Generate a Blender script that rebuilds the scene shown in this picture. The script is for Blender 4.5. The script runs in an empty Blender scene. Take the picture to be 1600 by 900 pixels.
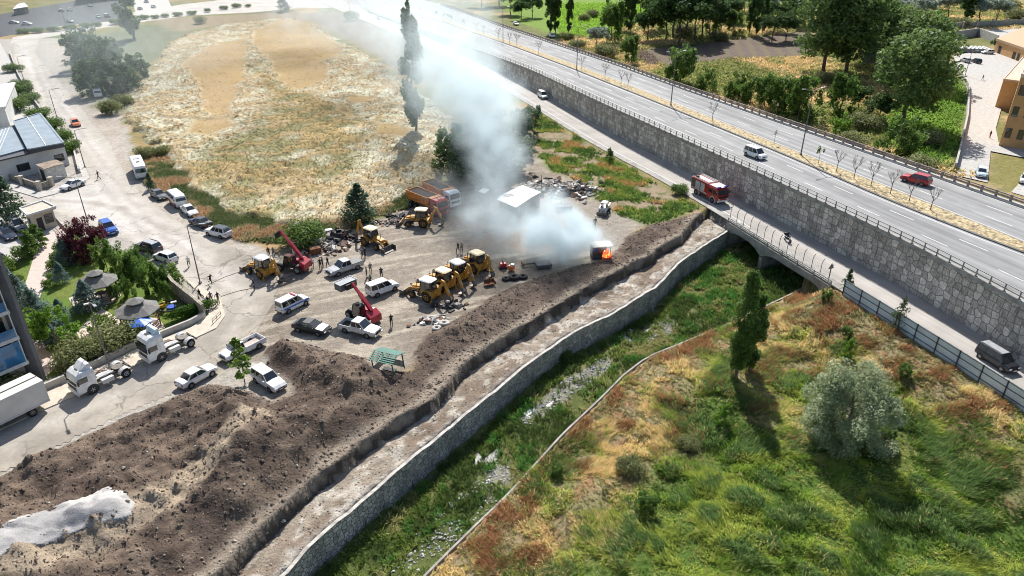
import bpy, bmesh, math, random
import numpy as np
from mathutils import Vector, Matrix, Euler
# ---------------------------------------------------------------- camera, sky, sun, exposure
SC = bpy.context.scene
R = math.radians
CAM_H, PITCH, FPX = 45.0, R(27.9), 1113.0        # drone height (m), downward pitch, focal length in 1600-px units
cd = bpy.data.cameras.new("camera"); cam = bpy.data.objects.new("camera", cd); SC.collection.objects.link(cam)
cam.location = (0, 0, CAM_H); cam.rotation_euler = (R(90) - PITCH, 0, 0)
cd.sensor_width = 36; cd.lens = 36 * FPX / 1600; cd.clip_start = 0.5; cd.clip_end = 3000
SC.camera = cam
SUN_AZ, SUN_EL = R(0.5), R(43)
w = bpy.data.worlds.new("World"); SC.world = w; w.use_nodes = True
wn = w.node_tree.nodes; wl = w.node_tree.links
sky = wn.new("ShaderNodeTexSky"); sky.sky_type = 'NISHITA'; sky.sun_disc = False
sky.sun_elevation = SUN_EL; sky.sun_rotation = SUN_AZ % (2 * math.pi); sky.air_density = 1.0; sky.dust_density = 1.5
wn["Background"].inputs[1].default_value = 0.09
wl.new(sky.outputs[0], wn["Background"].inputs[0])
sd = bpy.data.lights.new("sun", 'SUN'); sd.energy = 4.8; sd.angle = R(0.55); sd.color = (1.0, 0.965, 0.91)
sun = bpy.data.objects.new("sun", sd); SC.collection.objects.link(sun)
sv = Vector((math.sin(SUN_AZ) * math.cos(SUN_EL), math.cos(SUN_AZ) * math.cos(SUN_EL), math.sin(SUN_EL)))
sun.rotation_euler = sv.to_track_quat('Z', 'Y').to_euler(); sun.location = sv * 300
SC.view_settings.view_transform = 'Standard'; SC.view_settings.look = 'None'
SC.view_settings.exposure = 0.6; SC.view_settings.gamma = 1
SC.render.engine = 'CYCLES'
cy = SC.cycles
cy.use_denoising = True; cy.max_bounces = 6; cy.diffuse_bounces = 3; cy.glossy_bounces = 2; cy.transmission_bounces = 4
cy.volume_bounces = 3; cy.transparent_max_bounces = 96; cy.volume_step_rate = 1.5; cy.volume_max_steps = 128
cy.caustics_reflective = False; cy.caustics_refractive = False; cy.sample_clamp_indirect = 6; cy.pixel_filter_type = 'BLACKMAN_HARRIS'; cy.filter_width = 1.05

# ---------------------------------------------------------------- helpers
rnd = random.Random(7); RS = np.random.RandomState(11)
COL = SC.collection
def P(x, y, z=0.0):
    """world point at height z seen at photo pixel (x, y)"""
    u = (x - 800) / FPX; v = (y - 450) / FPX
    c, s = math.cos(PITCH), math.sin(PITCH)
    dy = c - v * s; dz = -s - v * c; t = (z - CAM_H) / dz
    return Vector((u * t, dy * t, z))
def pts2(lst, z=0.0): return np.array([P(a, b, z)[:2] for a, b in lst])

def tag(o, label=None, cat=None, group=None, kind=None):
    if label: o['label'] = label
    if cat: o['category'] = cat
    if group: o['group'] = group
    if kind: o['kind'] = kind
    return o
def empty(name, loc=(0, 0, 0), rz=0.0, label=None, cat=None, group=None, kind=None):
    o = bpy.data.objects.new(name, None); COL.objects.link(o); o.location = loc; o.rotation_euler = (0, 0, rz)
    o.empty_display_size = 0.3
    return tag(o, label, cat, group, kind)
def link(name, me, parent=None, loc=None, rot=None, scale=None):
    o = bpy.data.objects.new(name, me); COL.objects.link(o)
    if parent: o.parent = parent
    if loc is not None: o.location = loc
    if rot is not None: o.rotation_euler = rot
    if scale is not None: o.scale = scale
    return o
def copy_tree(o, parent=None):
    c = o.copy(); COL.objects.link(c)
    if parent: c.parent = parent
    for ch in list(o.children): copy_tree(ch, c)
    return c

class MB:
    """collects simple shapes into one mesh"""
    def __init__(s): s.v = []; s.f = []; s.m = []; s.sm = []
    def add(s, vs, fs, mi=0, smooth=False):
        b = len(s.v); s.v.extend([tuple(p) for p in vs])
        for f in fs: s.f.append([b + i for i in f]); s.m.append(mi); s.sm.append(smooth)
        return s
    def box(s, c, d, rz=0.0, mi=0, taper=1.0, M=None):
        hx, hy, hz = d[0] / 2, d[1] / 2, d[2] / 2; ca, sa = math.cos(rz), math.sin(rz); vs = []
        for z, t in ((-hz, 1), (hz, taper)):
            for x, y in ((-hx, -hy), (hx, -hy), (hx, hy), (-hx, hy)):
                x *= t; y *= t
                p = Vector((c[0] + x * ca - y * sa, c[1] + x * sa + y * ca, c[2] + z)); vs.append(M @ p if M else p)
        return s.add(vs, [(3, 2, 1, 0), (4, 5, 6, 7), (0, 1, 5, 4), (1, 2, 6, 5), (2, 3, 7, 6), (3, 0, 4, 7)], mi)
    def tube(s, p0, p1, r0, r1=None, n=8, mi=0, caps=True, smooth=True):
        r1 = r0 if r1 is None else r1; p0 = Vector(p0); p1 = Vector(p1); d = p1 - p0
        if d.length < 1e-6: return s
        q = d.to_track_quat('Z', 'Y'); vs = []
        for p, r in ((p0, r0), (p1, r1)):
            for i in range(n):
                a = 2 * math.pi * i / n; vs.append(p + q @ Vector((math.cos(a) * r, math.sin(a) * r, 0)))
        s.add(vs, [(i, (i + 1) % n, n + (i + 1) % n, n + i) for i in range(n)], mi, smooth)
        if caps: s.add(vs[:n], [tuple(range(n))[::-1]], mi); s.add(vs[n:], [tuple(range(n))], mi)
        return s
    def path(s, pts, r, n=6, mi=0):
        for a, b in zip(pts, pts[1:]): s.tube(a, b, r, r, n, mi)
        return s
    def bar(s, p0, p1, w, h, mi=0):
        """box beam from p0 to p1"""
        p0 = Vector(p0); p1 = Vector(p1); d = p1 - p0; L = d.length; q = d.to_track_quat('X', 'Z')
        vs = [p0 + q @ Vector((x * L, y * w / 2, z * h / 2)) for x in (0, 1) for y, z in ((-1, -1), (1, -1), (1, 1), (-1, 1))]
        return s.add(vs, [(3, 2, 1, 0), (4, 5, 6, 7), (0, 1, 5, 4), (1, 2, 6, 5), (2, 3, 7, 6), (3, 0, 4, 7)][:0] + [(0, 1, 2, 3), (7, 6, 5, 4), (0, 4, 5, 1), (1, 5, 6, 2), (2, 6, 7, 3), (3, 7, 4, 0)], mi)
    def loft(s, rings, mi=0, caps=True, smooth=False, closed=True):
        n = len(rings[0]); vs = [p for r in rings for p in r]; fs = []
        for k in range(len(rings) - 1):
            for i in range(n if closed else n - 1):
                j = (i + 1) % n; fs.append((k * n + i, k * n + j, (k + 1) * n + j, (k + 1) * n + i))
        s.add(vs, fs, mi, smooth)
        if caps and closed: s.add(rings[0], [tuple(range(n))[::-1]], mi); s.add(rings[-1], [tuple(range(n))], mi)
        return s
    def prism(s, poly, z0, z1, mi=0):
        n = len(poly); a = sum(poly[i][0] * poly[(i + 1) % n][1] - poly[(i + 1) % n][0] * poly[i][1] for i in range(n))
        if a < 0: poly = poly[::-1]
        vs = [(p[0], p[1], z0) for p in poly] + [(p[0], p[1], z1) for p in poly]
        return s.add(vs, [tuple(range(n))[::-1], tuple(range(n, 2 * n))] + [(i, (i + 1) % n, n + (i + 1) % n, n + i) for i in range(n)], mi)
    def sideprism(s, prof, y0, y1, mi=0, smooth=False):
        """profile in (x, z) extruded along y"""
        n = len(prof); vs = [(p[0], y0, p[1]) for p in prof] + [(p[0], y1, p[1]) for p in prof]
        return s.add(vs, [tuple(range(n)), tuple(range(n, 2 * n))[::-1]] + [(i, n + i, n + (i + 1) % n, (i + 1) % n) for i in range(n)], mi, smooth)
    def mesh(s, name, mats):
        me = bpy.data.meshes.new(name); me.from_pydata(s.v, [], s.f)
        for m in (mats if isinstance(mats, (list, tuple)) else [mats]): me.materials.append(m)
        me.polygons.foreach_set('material_index', s.m); me.polygons.foreach_set('use_smooth', s.sm)
        me.update()
        bm = bmesh.new(); bm.from_mesh(me); bmesh.ops.recalc_face_normals(bm, faces=bm.faces[:]); bm.to_mesh(me); bm.free()
        return me
    def build(s, name, mats, parent=None, bevel=0, loc=None, rot=None):
        o = link(name, s.mesh(name, mats), parent, loc, rot)
        if bevel:
            b = o.modifiers.new('bevel', 'BEVEL'); b.width = bevel; b.segments = 2; b.limit_method = 'ANGLE'; b.angle_limit = R(35)
        return o

# ---- numpy noise
def _hash(i, j, seed):
    n = (i.astype(np.int64) * 374761393 + j.astype(np.int64) * 668265263 + seed * 1274126177) & 0x7fffffff
    n = ((n ^ (n >> 13)) * 1103515245) & 0x7fffffff
    return ((n ^ (n >> 16)) & 0xffff) / 65535.0
def vnoise(x, y, seed=0):
    i = np.floor(x); j = np.floor(y); fx = x - i; fy = y - j
    fx = fx * fx * (3 - 2 * fx); fy = fy * fy * (3 - 2 * fy)
    a = _hash(i, j, seed); b = _hash(i + 1, j, seed); c = _hash(i, j + 1, seed); d = _hash(i + 1, j + 1, seed)
    return (a * (1 - fx) + b * fx) * (1 - fy) + (c * (1 - fx) + d * fx) * fy
def fbm(x, y, sc, oct=4, seed=0, gain=0.5, ridged=False):
    t = 0; a = 1.0; s = 0; f = 1.0 / sc
    for o in range(oct):
        c, q = math.cos(0.6 * o), math.sin(0.6 * o)
        n = vnoise((x * c - y * q) * f + 13.7 * o, (x * q + y * c) * f - 7.3 * o, seed + o)
        if ridged: n = 1 - np.abs(2 * n - 1)
        t = t + a * n; s += a; a *= gain; f *= 2.03
    return t / s
def inpoly(x, y, poly):
    r = np.zeros(x.shape, bool); n = len(poly)
    for i in range(n):
        x0, y0 = poly[i]; x1, y1 = poly[(i + 1) % n]
        if y0 == y1: continue
        c = ((y0 > y) != (y1 > y)) & (x < (x1 - x0) * (y - y0) / (y1 - y0) + x0)
        r ^= c
    return r
def pldist(x, y, pl, closed=False):
    d = np.full(x.shape, 1e9); n = len(pl)
    for i in range(n if closed else n - 1):
        ax, ay = pl[i]; bx, by = pl[(i + 1) % n]; dx, dy = bx - ax, by - ay; L = dx * dx + dy * dy + 1e-9
        t = np.clip(((x - ax) * dx + (y - ay) * dy) / L, 0, 1)
        d = np.minimum(d, np.hypot(x - ax - t * dx, y - ay - t * dy))
    return d
def smooth(a, b, x): t = np.clip((x - a) / (b - a), 0, 1); return t * t * (3 - 2 * t)

# ---- materials
MATS = {}
def nd(nt, t, **kw):
    n = nt.nodes.new(t)
    for k, v in kw.items(): setattr(n, k, v)
    return n
def mat(name, col, rough=0.8, metal=0.0, var=0.12, scale=2.0, bump=0.0, bscale=None, col2=None, coord='Object', spec=0.5, emit=None, coat=0, mix=(0.35, 0.65)):
    if name in MATS: return MATS[name]
    m = bpy.data.materials.new(name); m.use_nodes = True; nt = m.node_tree; b = nt.nodes["Principled BSDF"]
    b.inputs["Roughness"].default_value = rough; b.inputs["Metallic"].default_value = metal
    b.inputs["Specular IOR Level"].default_value = spec
    if coat: b.inputs["Coat Weight"].default_value = coat
    tc = nd(nt, "ShaderNodeTexCoord"); ns = nd(nt, "ShaderNodeTexNoise"); ns.inputs["Scale"].default_value = scale; ns.inputs["Detail"].default_value = 5
    nt.links.new(tc.outputs[coord], ns.inputs["Vector"])
    mr = nd(nt, "ShaderNodeMapRange"); mr.inputs[1].default_value = mix[0]; mr.inputs[2].default_value = mix[1]
    nt.links.new(ns.outputs["Fac"], mr.inputs[0])
    mx = nd(nt, "ShaderNodeMix", data_type='RGBA')
    c1 = tuple(max(0, c * (1 - var)) for c in col[:3]) + (1,); c2 = tuple(min(1, c * (1 + var)) for c in (col2 or col)[:3]) + (1,)
    mx.inputs[6].default_value = c1; mx.inputs[7].default_value = c2
    nt.links.new(mr.outputs[0], mx.inputs[0]); nt.links.new(mx.outputs[2], b.inputs["Base Color"])
    if bump:
        n2 = nd(nt, "ShaderNodeTexNoise"); n2.inputs["Scale"].default_value = bscale or scale * 4; n2.inputs["Detail"].default_value = 6
        nt.links.new(tc.outputs[coord], n2.inputs["Vector"])
        bp = nd(nt, "ShaderNodeBump"); bp.inputs["Strength"].default_value = 1; bp.inputs["Distance"].default_value = bump
        nt.links.new(n2.outputs["Fac"], bp.inputs["Height"]); nt.links.new(bp.outputs[0], b.inputs["Normal"])
    if emit:
        b.inputs["Emission Color"].default_value = tuple(emit[:3]) + (1,); b.inputs["Emission Strength"].default_value = emit[3]
    MATS[name] = m; return m
def mat_attr(name, rough=0.95, var=0.35, scale=1.2, bump=0.05, bscale=3.0, trans=0.0, spec=0.2, aniso=None, fine=0.25):
    """base colour from the mesh's Col attribute times procedural speckle"""
    if name in MATS: return MATS[name]
    m = bpy.data.materials.new(name); m.use_nodes = True; nt = m.node_tree; b = nt.nodes["Principled BSDF"]
    b.inputs["Roughness"].default_value = rough; b.inputs["Specular IOR Level"].default_value = spec
    at = nd(nt, "ShaderNodeAttribute", attribute_name="Col"); src = at.outputs["Color"]
    tc = nd(nt, "ShaderNodeTexCoord"); vec = tc.outputs["Object"]
    if aniso:
        mp = nd(nt, "ShaderNodeMapping"); mp.inputs["Scale"].default_value = aniso[:3]; mp.inputs["Rotation"].default_value = (0, 0, aniso[3])
        nt.links.new(vec, mp.inputs[0]); vec = mp.outputs[0]
    if var:
        for sc, am in ((scale, var), (scale * 6, fine)):
            ns = nd(nt, "ShaderNodeTexNoise"); ns.inputs["Scale"].default_value = sc; ns.inputs["Detail"].default_value = 6; ns.inputs["Roughness"].default_value = 0.65
            nt.links.new(vec, ns.inputs["Vector"])
            mr = nd(nt, "ShaderNodeMapRange"); mr.inputs[1].default_value = 0.3; mr.inputs[2].default_value = 0.7
            mr.inputs[3].default_value = 1 - am; mr.inputs[4].default_value = 1 + am
            nt.links.new(ns.outputs["Fac"], mr.inputs[0])
            vm = nd(nt, "ShaderNodeVectorMath", operation='SCALE'); nt.links.new(src, vm.inputs[0]); nt.links.new(mr.outputs[0], vm.inputs["Scale"]); src = vm.outputs[0]
    nt.links.new(src, b.inputs["Base Color"])
    if bump:
        n2 = nd(nt, "ShaderNodeTexNoise"); n2.inputs["Scale"].default_value = bscale; n2.inputs["Detail"].default_value = 7; n2.inputs["Roughness"].default_value = 0.6
        nt.links.new(vec, n2.inputs["Vector"])
        bp = nd(nt, "ShaderNodeBump"); bp.inputs["Strength"].default_value = 1; bp.inputs["Distance"].default_value = bump
        nt.links.new(n2.outputs["Fac"], bp.inputs["Height"]); nt.links.new(bp.outputs[0], b.inputs["Normal"])
    if trans:
        tr = nd(nt, "ShaderNodeBsdfTranslucent"); nt.links.new(src, tr.inputs[0])
        ms = nd(nt, "ShaderNodeMixShader"); ms.inputs[0].default_value = trans
        out = nt.nodes["Material Output"]; nt.links.new(b.outputs[0], ms.inputs[1]); nt.links.new(tr.outputs[0], ms.inputs[2]); nt.links.new(ms.outputs[0], out.inputs[0])
    MATS[name] = m; return m

def npmesh(name, V, F, C=None, mat_=None, smooth_=False, uv=None):
    """fast mesh from arrays; F is (n,k) ; C per-vertex rgb"""
    me = bpy.data.meshes.new(name); V = np.asarray(V, np.float32); F = np.asarray(F, np.int32)
    me.vertices.add(len(V)); me.vertices.foreach_set('co', V.ravel())
    k = F.shape[1]; me.loops.add(F.size); me.loops.foreach_set('vertex_index', F.ravel())
    me.polygons.add(len(F)); me.polygons.foreach_set('loop_start', np.arange(0, F.size, k, dtype=np.int32))
    me.polygons.foreach_set('use_smooth', np.full(len(F), smooth_))
    if C is not None:
        a = me.attributes.new('Col', 'FLOAT_COLOR', 'POINT'); cc = np.ones((len(V), 4), np.float32); cc[:, :3] = C; a.data.foreach_set('color', cc.ravel())
    if uv is not None:
        u = me.uv_layers.new(name='UVMap'); u.data.foreach_set('uv', np.asarray(uv, np.float32)[F.ravel()].ravel())
    if mat_: me.materials.append(mat_)
    me.update(calc_edges=True); return me
def gridmesh(name, X, Y, Z, C, m, mask=None, smooth_=True):
    ny, nx = X.shape; idx = np.arange(ny * nx).reshape(ny, nx)
    F = np.stack([idx[:-1, :-1], idx[:-1, 1:], idx[1:, 1:], idx[1:, :-1]], -1).reshape(-1, 4)
    if mask is not None:
        F = F[mask[:-1, :-1].ravel()]
        used = np.zeros(ny * nx, bool); used[F.ravel()] = True; re = np.cumsum(used) - 1
        V = np.stack([X.ravel(), Y.ravel(), Z.ravel()], 1)[used]; return npmesh(name, V, re[F], C.reshape(-1, 3)[used], m, smooth_)
    return npmesh(name, np.stack([X.ravel(), Y.ravel(), Z.ravel()], 1), F, C.reshape(-1, 3), m, smooth_)
def ordinal(i): return ['first', 'second', 'third', 'fourth', 'fifth', 'sixth', 'seventh', 'eighth', 'ninth', 'tenth', 'eleventh', 'twelfth', 'thirteenth', 'fourteenth', 'fifteenth', 'sixteenth', 'seventeenth', 'eighteenth', 'nineteenth', 'twentieth', 'twenty-first', 'twenty-second', 'twenty-third', 'twenty-fourth', 'twenty-fifth', 'twenty-sixth', 'twenty-seventh', 'twenty-eighth', 'twenty-ninth', 'thirtieth', 'thirty-first', 'thirty-second'][i]
# ---------------------------------------------------------------- highway frame: s along the road, e across it
HD = np.array([-0.344, 0.939]); HD = HD / np.linalg.norm(HD); HN = np.array([HD[1], -HD[0]])   # HN points to the far (north-east) side
def zh(s): return np.interp(s, [30, 43, 89, 134, 194, 250, 295, 350, 388, 460], [6.25, 6.2, 5.9, 5.6, 4.7, 3.0, 1.6, 0.5, 0.03, 0.03])
def PH(x, y, dz=0.0):
    z = 4.0
    for _ in range(12):
        p = P(x, y, z + dz); z = float(zh(p.x * HD[0] + p.y * HD[1]))
    return p
def se(p): return (p[0] * HD[0] + p[1] * HD[1], p[0] * HN[0] + p[1] * HN[1])
def xy(s, e): return (s * HD[0] + e * HN[0], s * HD[1] + e * HN[1])
def fline(px, f):
    q = sorted(se(f(a, b)) for a, b in px); S = [a for a, _ in q]; Ev = [b for _, b in q]
    # straight extrapolation at both ends
    S = [S[0] - 60] + S + [S[-1] + 150]
    Ev = [Ev[0] - 60 * (Ev[1] - Ev[0]) / (S[2] - S[1])] + Ev + [Ev[-1] + 150 * (Ev[-1] - Ev[-3]) / (S[-2] - S[-4])]
    S = np.array(S); Ev = np.array(Ev)
    ss = np.arange(S[0], S[-1], 4.0); ee = np.interp(ss, S, Ev); k = np.ones(9) / 9
    pad = np.concatenate([ee[:1] + (ee[0] - ee[4:0:-1]), ee, ee[-1:] + (ee[-1] - ee[-2:-6:-1])]); ee = np.convolve(pad, k, 'valid')[:len(ss)]
    return lambda s: np.interp(s, ss, ee)
G0 = lambda a, b: P(a, b, 0)
E_WALL = fline([(1600, 564), (1532, 517), (1412, 451), (1312, 393), (1200, 336), (1090, 277), (985, 224), (832, 137), (742, 92), (661, 53), (577, 19)], G0)
E_NC = fline([(1600, 397), (1500, 361), (1390, 315), (1290, 271), (1200, 230), (1120, 200), (1050, 170), (975, 140), (900, 110), (800, 72), (695, 35), (590, 0)], PH)
E_NF = fline([(1600, 379), (1512, 343), (1425, 307), (1325, 268), (1215, 226), (1120, 188), (1050, 160), (975, 130), (900, 102), (800, 66), (695, 30), (598, 0)], PH)
E_FR = fline([(1600, 325), (1500, 290), (1400, 255), (1320, 226), (1282, 213), (1200, 186), (1100, 151), (1012, 120), (925, 89), (860, 67), (800, 47), (710, 14), (657, 0)], PH)
E_FL = fline([(1600, 639), (1527, 591), (1432, 527), (1347, 475), (1280, 435), (1145, 350), (1065, 299), (925, 227), (840, 172), (737, 110), (620, 54), (530, 17)], G0)

# ---------------------------------------------------------------- channel frame: s along, d across (towards the field)
C0 = np.array([-18.5, 38.4]); CD = np.array([0.613, 0.790]); CN = np.array([0.790, -0.613])
def sd_(p): q = np.array(p[:2]) - C0; return float(q @ CD), float(q @ CN)
def cline(px, z, ext=(14, 14)):
    q = sorted(sd_(P(a, b, z)) for a, b in px); S = [a for a, _ in q]; D = [b for _, b in q]
    S = [S[0] - ext[0] * 3] + S + [S[-1] + 60]; D = [D[0]] + D + [D[-1]]
    return lambda s, S=S, D=D: np.interp(s, S, D)
ZB = -1.35                                                             # level of the masonry berm
WALL_PX = [(430, 912), (450, 895), (494, 847), (572, 780), (650, 714), (697, 675), (772, 615), (800, 590), (890, 524), (947, 497), (990, 472), (1025, 450), (1070, 405), (1132, 365)]
D_WALL = cline(WALL_PX, ZB)
D_CUT = cline([(335, 900), (400, 831), (457, 777), (510, 732), (555, 697), (575, 685), (595, 670), (645, 640), (682, 617), (720, 575), (732, 562), (800, 518), (850, 487), (913, 450), (975, 417), (1020, 397), (1025, 388), (1065, 368), (1085, 340)], 0.1)
D_LOW = cline([(667, 897), (750, 810), (800, 761), (820, 740), (882, 675), (950, 610), (975, 585), (1012, 557), (1082, 525), (1135, 504), (1200, 475), (1262, 446)], -3.2)
MOUND = pts2([(-120, 800), (0, 745), (60, 715), (110, 692), (185, 657), (240, 634), (285, 614), (330, 599), (365, 606), (392, 612), (425, 628), (455, 615), (440, 590), (412, 572), (415, 545), (440, 531), (470, 533), (520, 548), (575, 560), (590, 578), (640, 578), (648, 550), (662, 525), (700, 505), (740, 483), (770, 462), (805, 446), (850, 430), (900, 415), (940, 408), (958, 395), (975, 372), (1010, 352), (1045, 345), (1085, 333), (1115, 332), (1150, 350)], 0)
MOUND_POLY = np.vstack([MOUND, [[40, 104], [20, 84], [-5, 52], [-25, 22], [-60, 10]]])
YARD_POLY = pts2([(345, 560), (380, 520), (400, 440), (425, 400), (470, 372), (540, 365), (600, 340), (640, 315), (700, 300), (760, 262), (820, 240), (860, 262), (905, 285), (960, 330), (1010, 350), (958, 395), (900, 420), (700, 520), (560, 600), (420, 590)])

# fine/coarse tensor grid for the ground
def axis(segs):
    a = [segs[0][0]]
    for lo, hi, st in segs: a += list(np.arange(lo, hi, st))[1:] + [hi]
    return np.array(sorted(set(np.round(a, 3))))
GX = axis([(-900, -400, 50), (-400, -130, 5), (-130, -62, 0.9), (-62, 72, 0.33), (72, 150, 0.9), (150, 400, 4), (400, 900, 50)])
GY = axis([(-60, 20, 8), (20, 34, 2), (34, 112, 0.33), (112, 160, 0.6), (160, 260, 1.0), (260, 450, 2.5), (450, 1100, 40)])
X, Y = np.meshgrid(GX, GY)
Sx = (X - C0[0]) * CD[0] + (Y - C0[1]) * CD[1]; Dx = (X - C0[0]) * CN[0] + (Y - C0[1]) * CN[1]
HS = X * HD[0] + Y * HD[1]; HE = X * HN[0] + Y * HN[1]
def ground_height(X, Y):
    Sx = (X - C0[0]) * CD[0] + (Y - C0[1]) * CD[1]; Dx = (X - C0[0]) * CN[0] + (Y - C0[1]) * CN[1]
    HS = X * HD[0] + Y * HD[1]; HE = X * HN[0] + Y * HN[1]
    dw, dc, dl = D_WALL(Sx), D_CUT(Sx), D_LOW(Sx); n1 = fbm(X, Y, 9, 4, 3); n2 = fbm(X, Y, 1.6, 3, 5)
    jag = (fbm(X, Y, 2.2, 3, 41) - 0.5) * 1.3
    Z = (fbm(X, Y, 25, 3, 8) - 0.95) * 0.06 * smooth(60, 20, np.abs(Dx))       # gentle yard relief
    # spoil heaps
    inm = inpoly(X, Y, MOUND_POLY) & (Dx < dc + 0.4)
    e0 = pldist(X, Y, MOUND); e1 = dc - Dx
    prof = smooth(0, 3.2, e0) * smooth(1.0, 3.4, e1 + (fbm(X, Y, 2.5, 2, 47) - .5) * 1.6) * (.35 + .65 * smooth(1.5, 7, e1))
    wide = smooth(3, 16, e0 + e1)
    big = fbm(X, Y, 7.5, 2, 21); rid = fbm(X * 0.8 + Y * 0.55, Y * 0.8 - X * 0.55, 4.0, 4, 23, 0.55, True)
    hm = prof * (0.55 + 1.2 * wide) * (0.25 + 1.1 * smooth(0.25, 0.75, big) + 0.55 * (rid - 0.45)) + prof * 0.8 * (fbm(X, Y, 1.3, 4, 25, 0.6) - 0.45)
    clod = (np.maximum(fbm(X, Y, 0.8, 2, 27) - 0.55, 0)) * 1.1 * smooth(0.0, 1.5, e0)
    hm = hm * 1.25 + clod * prof + 0.1 + prof * .45 * (fbm(X, Y, 3.2, 4, 29, .62, True) - .55) + prof * .42 * (fbm(X, Y, .75, 2, 30) - .5)
    # two wheel-flattened tracks through the heap
    tr = P(300, 770); 
    Z = np.where(inm, hm, Z)
    # berm and stream
    below = Dx >= dc - .3
    ramp = smooth(0, .34, Dx - dc - (fbm(X, Y, 3.0, 3, 43) - .5) * .9)
    zb = ZB + (n2 - 0.5) * 0.42 + (fbm(X, Y, 0.7, 3, 51) - 0.5) * 0.25
    zb = zb + 0.9 * smooth(60, 90, Sx) * smooth(6, 0, e1 * 0 + (Dx - dc)) * 0
    Z = np.where(below & (Dx < dw - 0.3), zb * ramp + np.minimum(Z, .45) * (1 - ramp), Z)
    bed = -4.35 + 0.9 * (n1 - 0.45) + 0.5 * (n2 - 0.5)
    field = -2.5 + 1.3 * (fbm(X, Y, 14, 3, 61) - 0.5) + 0.9 * (fbm(X, Y, 3.0, 3, 62) - 0.5)
    road_r = smooth(14, 1.5, (E_FL(HS) - HE))                                  # up to the frontage road
    field = field + (-0.15 - field) * road_r * smooth(0, 6, Dx - dl)
    lowbank = smooth(0.2, 7, Dx - dl); field = np.where(Dx < dl + 8, (-3.35) * (1 - lowbank) + field * lowbank, field)
    inch = (Dx >= dw - 0.3) & (Dx < dl + 0.15)
    Z = np.where(inch, bed, Z); Z = np.where(Dx >= dl + 0.15, field, Z)
    past = (HE > E_FL(HS) + 0.2)                                               # beyond the frontage road edge: far side
    deep = inch & (HE < E_FL(HS) + 30)
    Z = np.where(past & ~deep, -0.06, Z)
    return Z
Z = ground_height(X, Y)
past = HE > E_FL(HS) + 0.2
farside = HE > E_FR(HS) + 1
Z = np.where(farside, 0.5 * (fbm(X, Y, 30, 3, 71) - 0.9), Z)
dw, dc, dl = D_WALL(Sx), D_CUT(Sx), D_LOW(Sx)
NEAR = ~farside

def rgb(*c): return np.array(c, float)
def lay(C, m, c): return C * (1 - m[..., None]) + np.asarray(c) * m[..., None]
def zone(px, soft=2.0, z=0.0, wob=2.0):
    """soft-edged mask of a pixel-measured ground polygon"""
    pl = pts2(px, z); x0, y0 = pl.min(0) - soft * 2 - wob; x1, y1 = pl.max(0) + soft * 2 + wob
    m = np.zeros(X.shape); ix = np.where((GX > x0) & (GX < x1))[0]; iy = np.where((GY > y0) & (GY < y1))[0]
    if len(ix) < 1 or len(iy) < 1: return m
    sl = (slice(iy[0], iy[-1] + 1), slice(ix[0], ix[-1] + 1)); xs, ys = X[sl], Y[sl]
    wx = (fbm(xs, ys, 5, 3, 91) - 0.5) * 2 * wob; wy = (fbm(xs, ys, 5, 3, 92) - 0.5) * 2 * wob
    ins = inpoly(xs + wx, ys + wy, pl); d = pldist(xs + wx, ys + wy, pl, True); d = np.where(ins, d, -d)
    m[sl] = smooth(-soft, soft, d); return m
A_SOIL, A_SOIL2 = rgb(.088, .064, .050), rgb(.150, .112, .084)
A_TAN, A_DUST = rgb(.245, .21, .17), rgb(.42, .37, .31)
A_GRN, A_LIME, A_OLIVE = rgb(.065, .11, .02), rgb(.13, .19, .035), rgb(.17, .16, .06)
A_DRY, A_STRAW, A_RUST = rgb(.33, .23, .115), rgb(.46, .36, .20), rgb(.25, .125, .06)
n_a = fbm(X, Y, 18, 4, 101); n_b = fbm(X, Y, 4, 4, 102); n_c = fbm(X, Y, 1.2, 3, 103); n_d = fbm(X, Y, 40, 3, 104)
# base: dry grass / weeds
C = A_OLIVE + (A_DRY - A_OLIVE) * smooth(.35, .65, n_a)[..., None]; C = lay(C, smooth(.5, .7, n_b) * .6, A_GRN)
C = lay(C, zone([(-200, 70), (20, 60), (230, 60), (215, 120), (190, 190), (260, 320), (440, 400), (330, 600), (100, 700), (-200, 800)], 1.0), rgb(.36, .335, .30))
# yard dirt
yard = zone([(300, 620), (345, 560), (380, 520), (400, 440), (425, 400), (470, 372), (540, 365), (600, 340), (640, 312), (700, 300), (760, 262), (800, 215), (830, 235), (850, 262), (905, 285), (960, 330), (1010, 350), (960, 400), (900, 430), (700, 540), (560, 620), (400, 640)], 1.2)
C = lay(C, yard, A_TAN); C = lay(C, yard * smooth(.5, .7, n_b) * .55, rgb(.33, .29, .235)); C = lay(C, yard * smooth(.50, .66, n_a) * .75, rgb(.165, .135, .105))
tread = fbm(X * .35 + Y * .2, Y * 2.2 - X * .9, 2.0, 3, 120); C = lay(C, yard * smooth(.52, .68, tread) * .55, rgb(.45, .40, .32))
burn = zone([(735, 330), (800, 300), (870, 330), (930, 385), (900, 400), (800, 392), (740, 380)], 3); C = lay(C, burn * .55, rgb(.24, .16, .11)); C = lay(C, burn * smooth(.5, .65, n_b) * .6, rgb(.34, .2, .11))
# weedy plot between yard and frontage road
plot = zone([(835, 175), (1085, 325), (1010, 352), (960, 335), (905, 288), (850, 262), (800, 205), (815, 170)], 1.5)
C = lay(C, plot, rgb(.27, .21, .14)); C = lay(C, plot * smooth(.44, .56, n_b), A_LIME); C = lay(C, plot * smooth(.55, .68, n_c) * .6, A_GRN); C = lay(C, plot * smooth(.57, .66, n_a) * .7, A_RUST)
grav = zone([(905, 340), (935, 395), (960, 385), (1000, 352), (940, 318), (880, 300), (850, 275), (835, 290)], 2); C = lay(C, grav * .8, rgb(.27, .24, .2))
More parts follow.
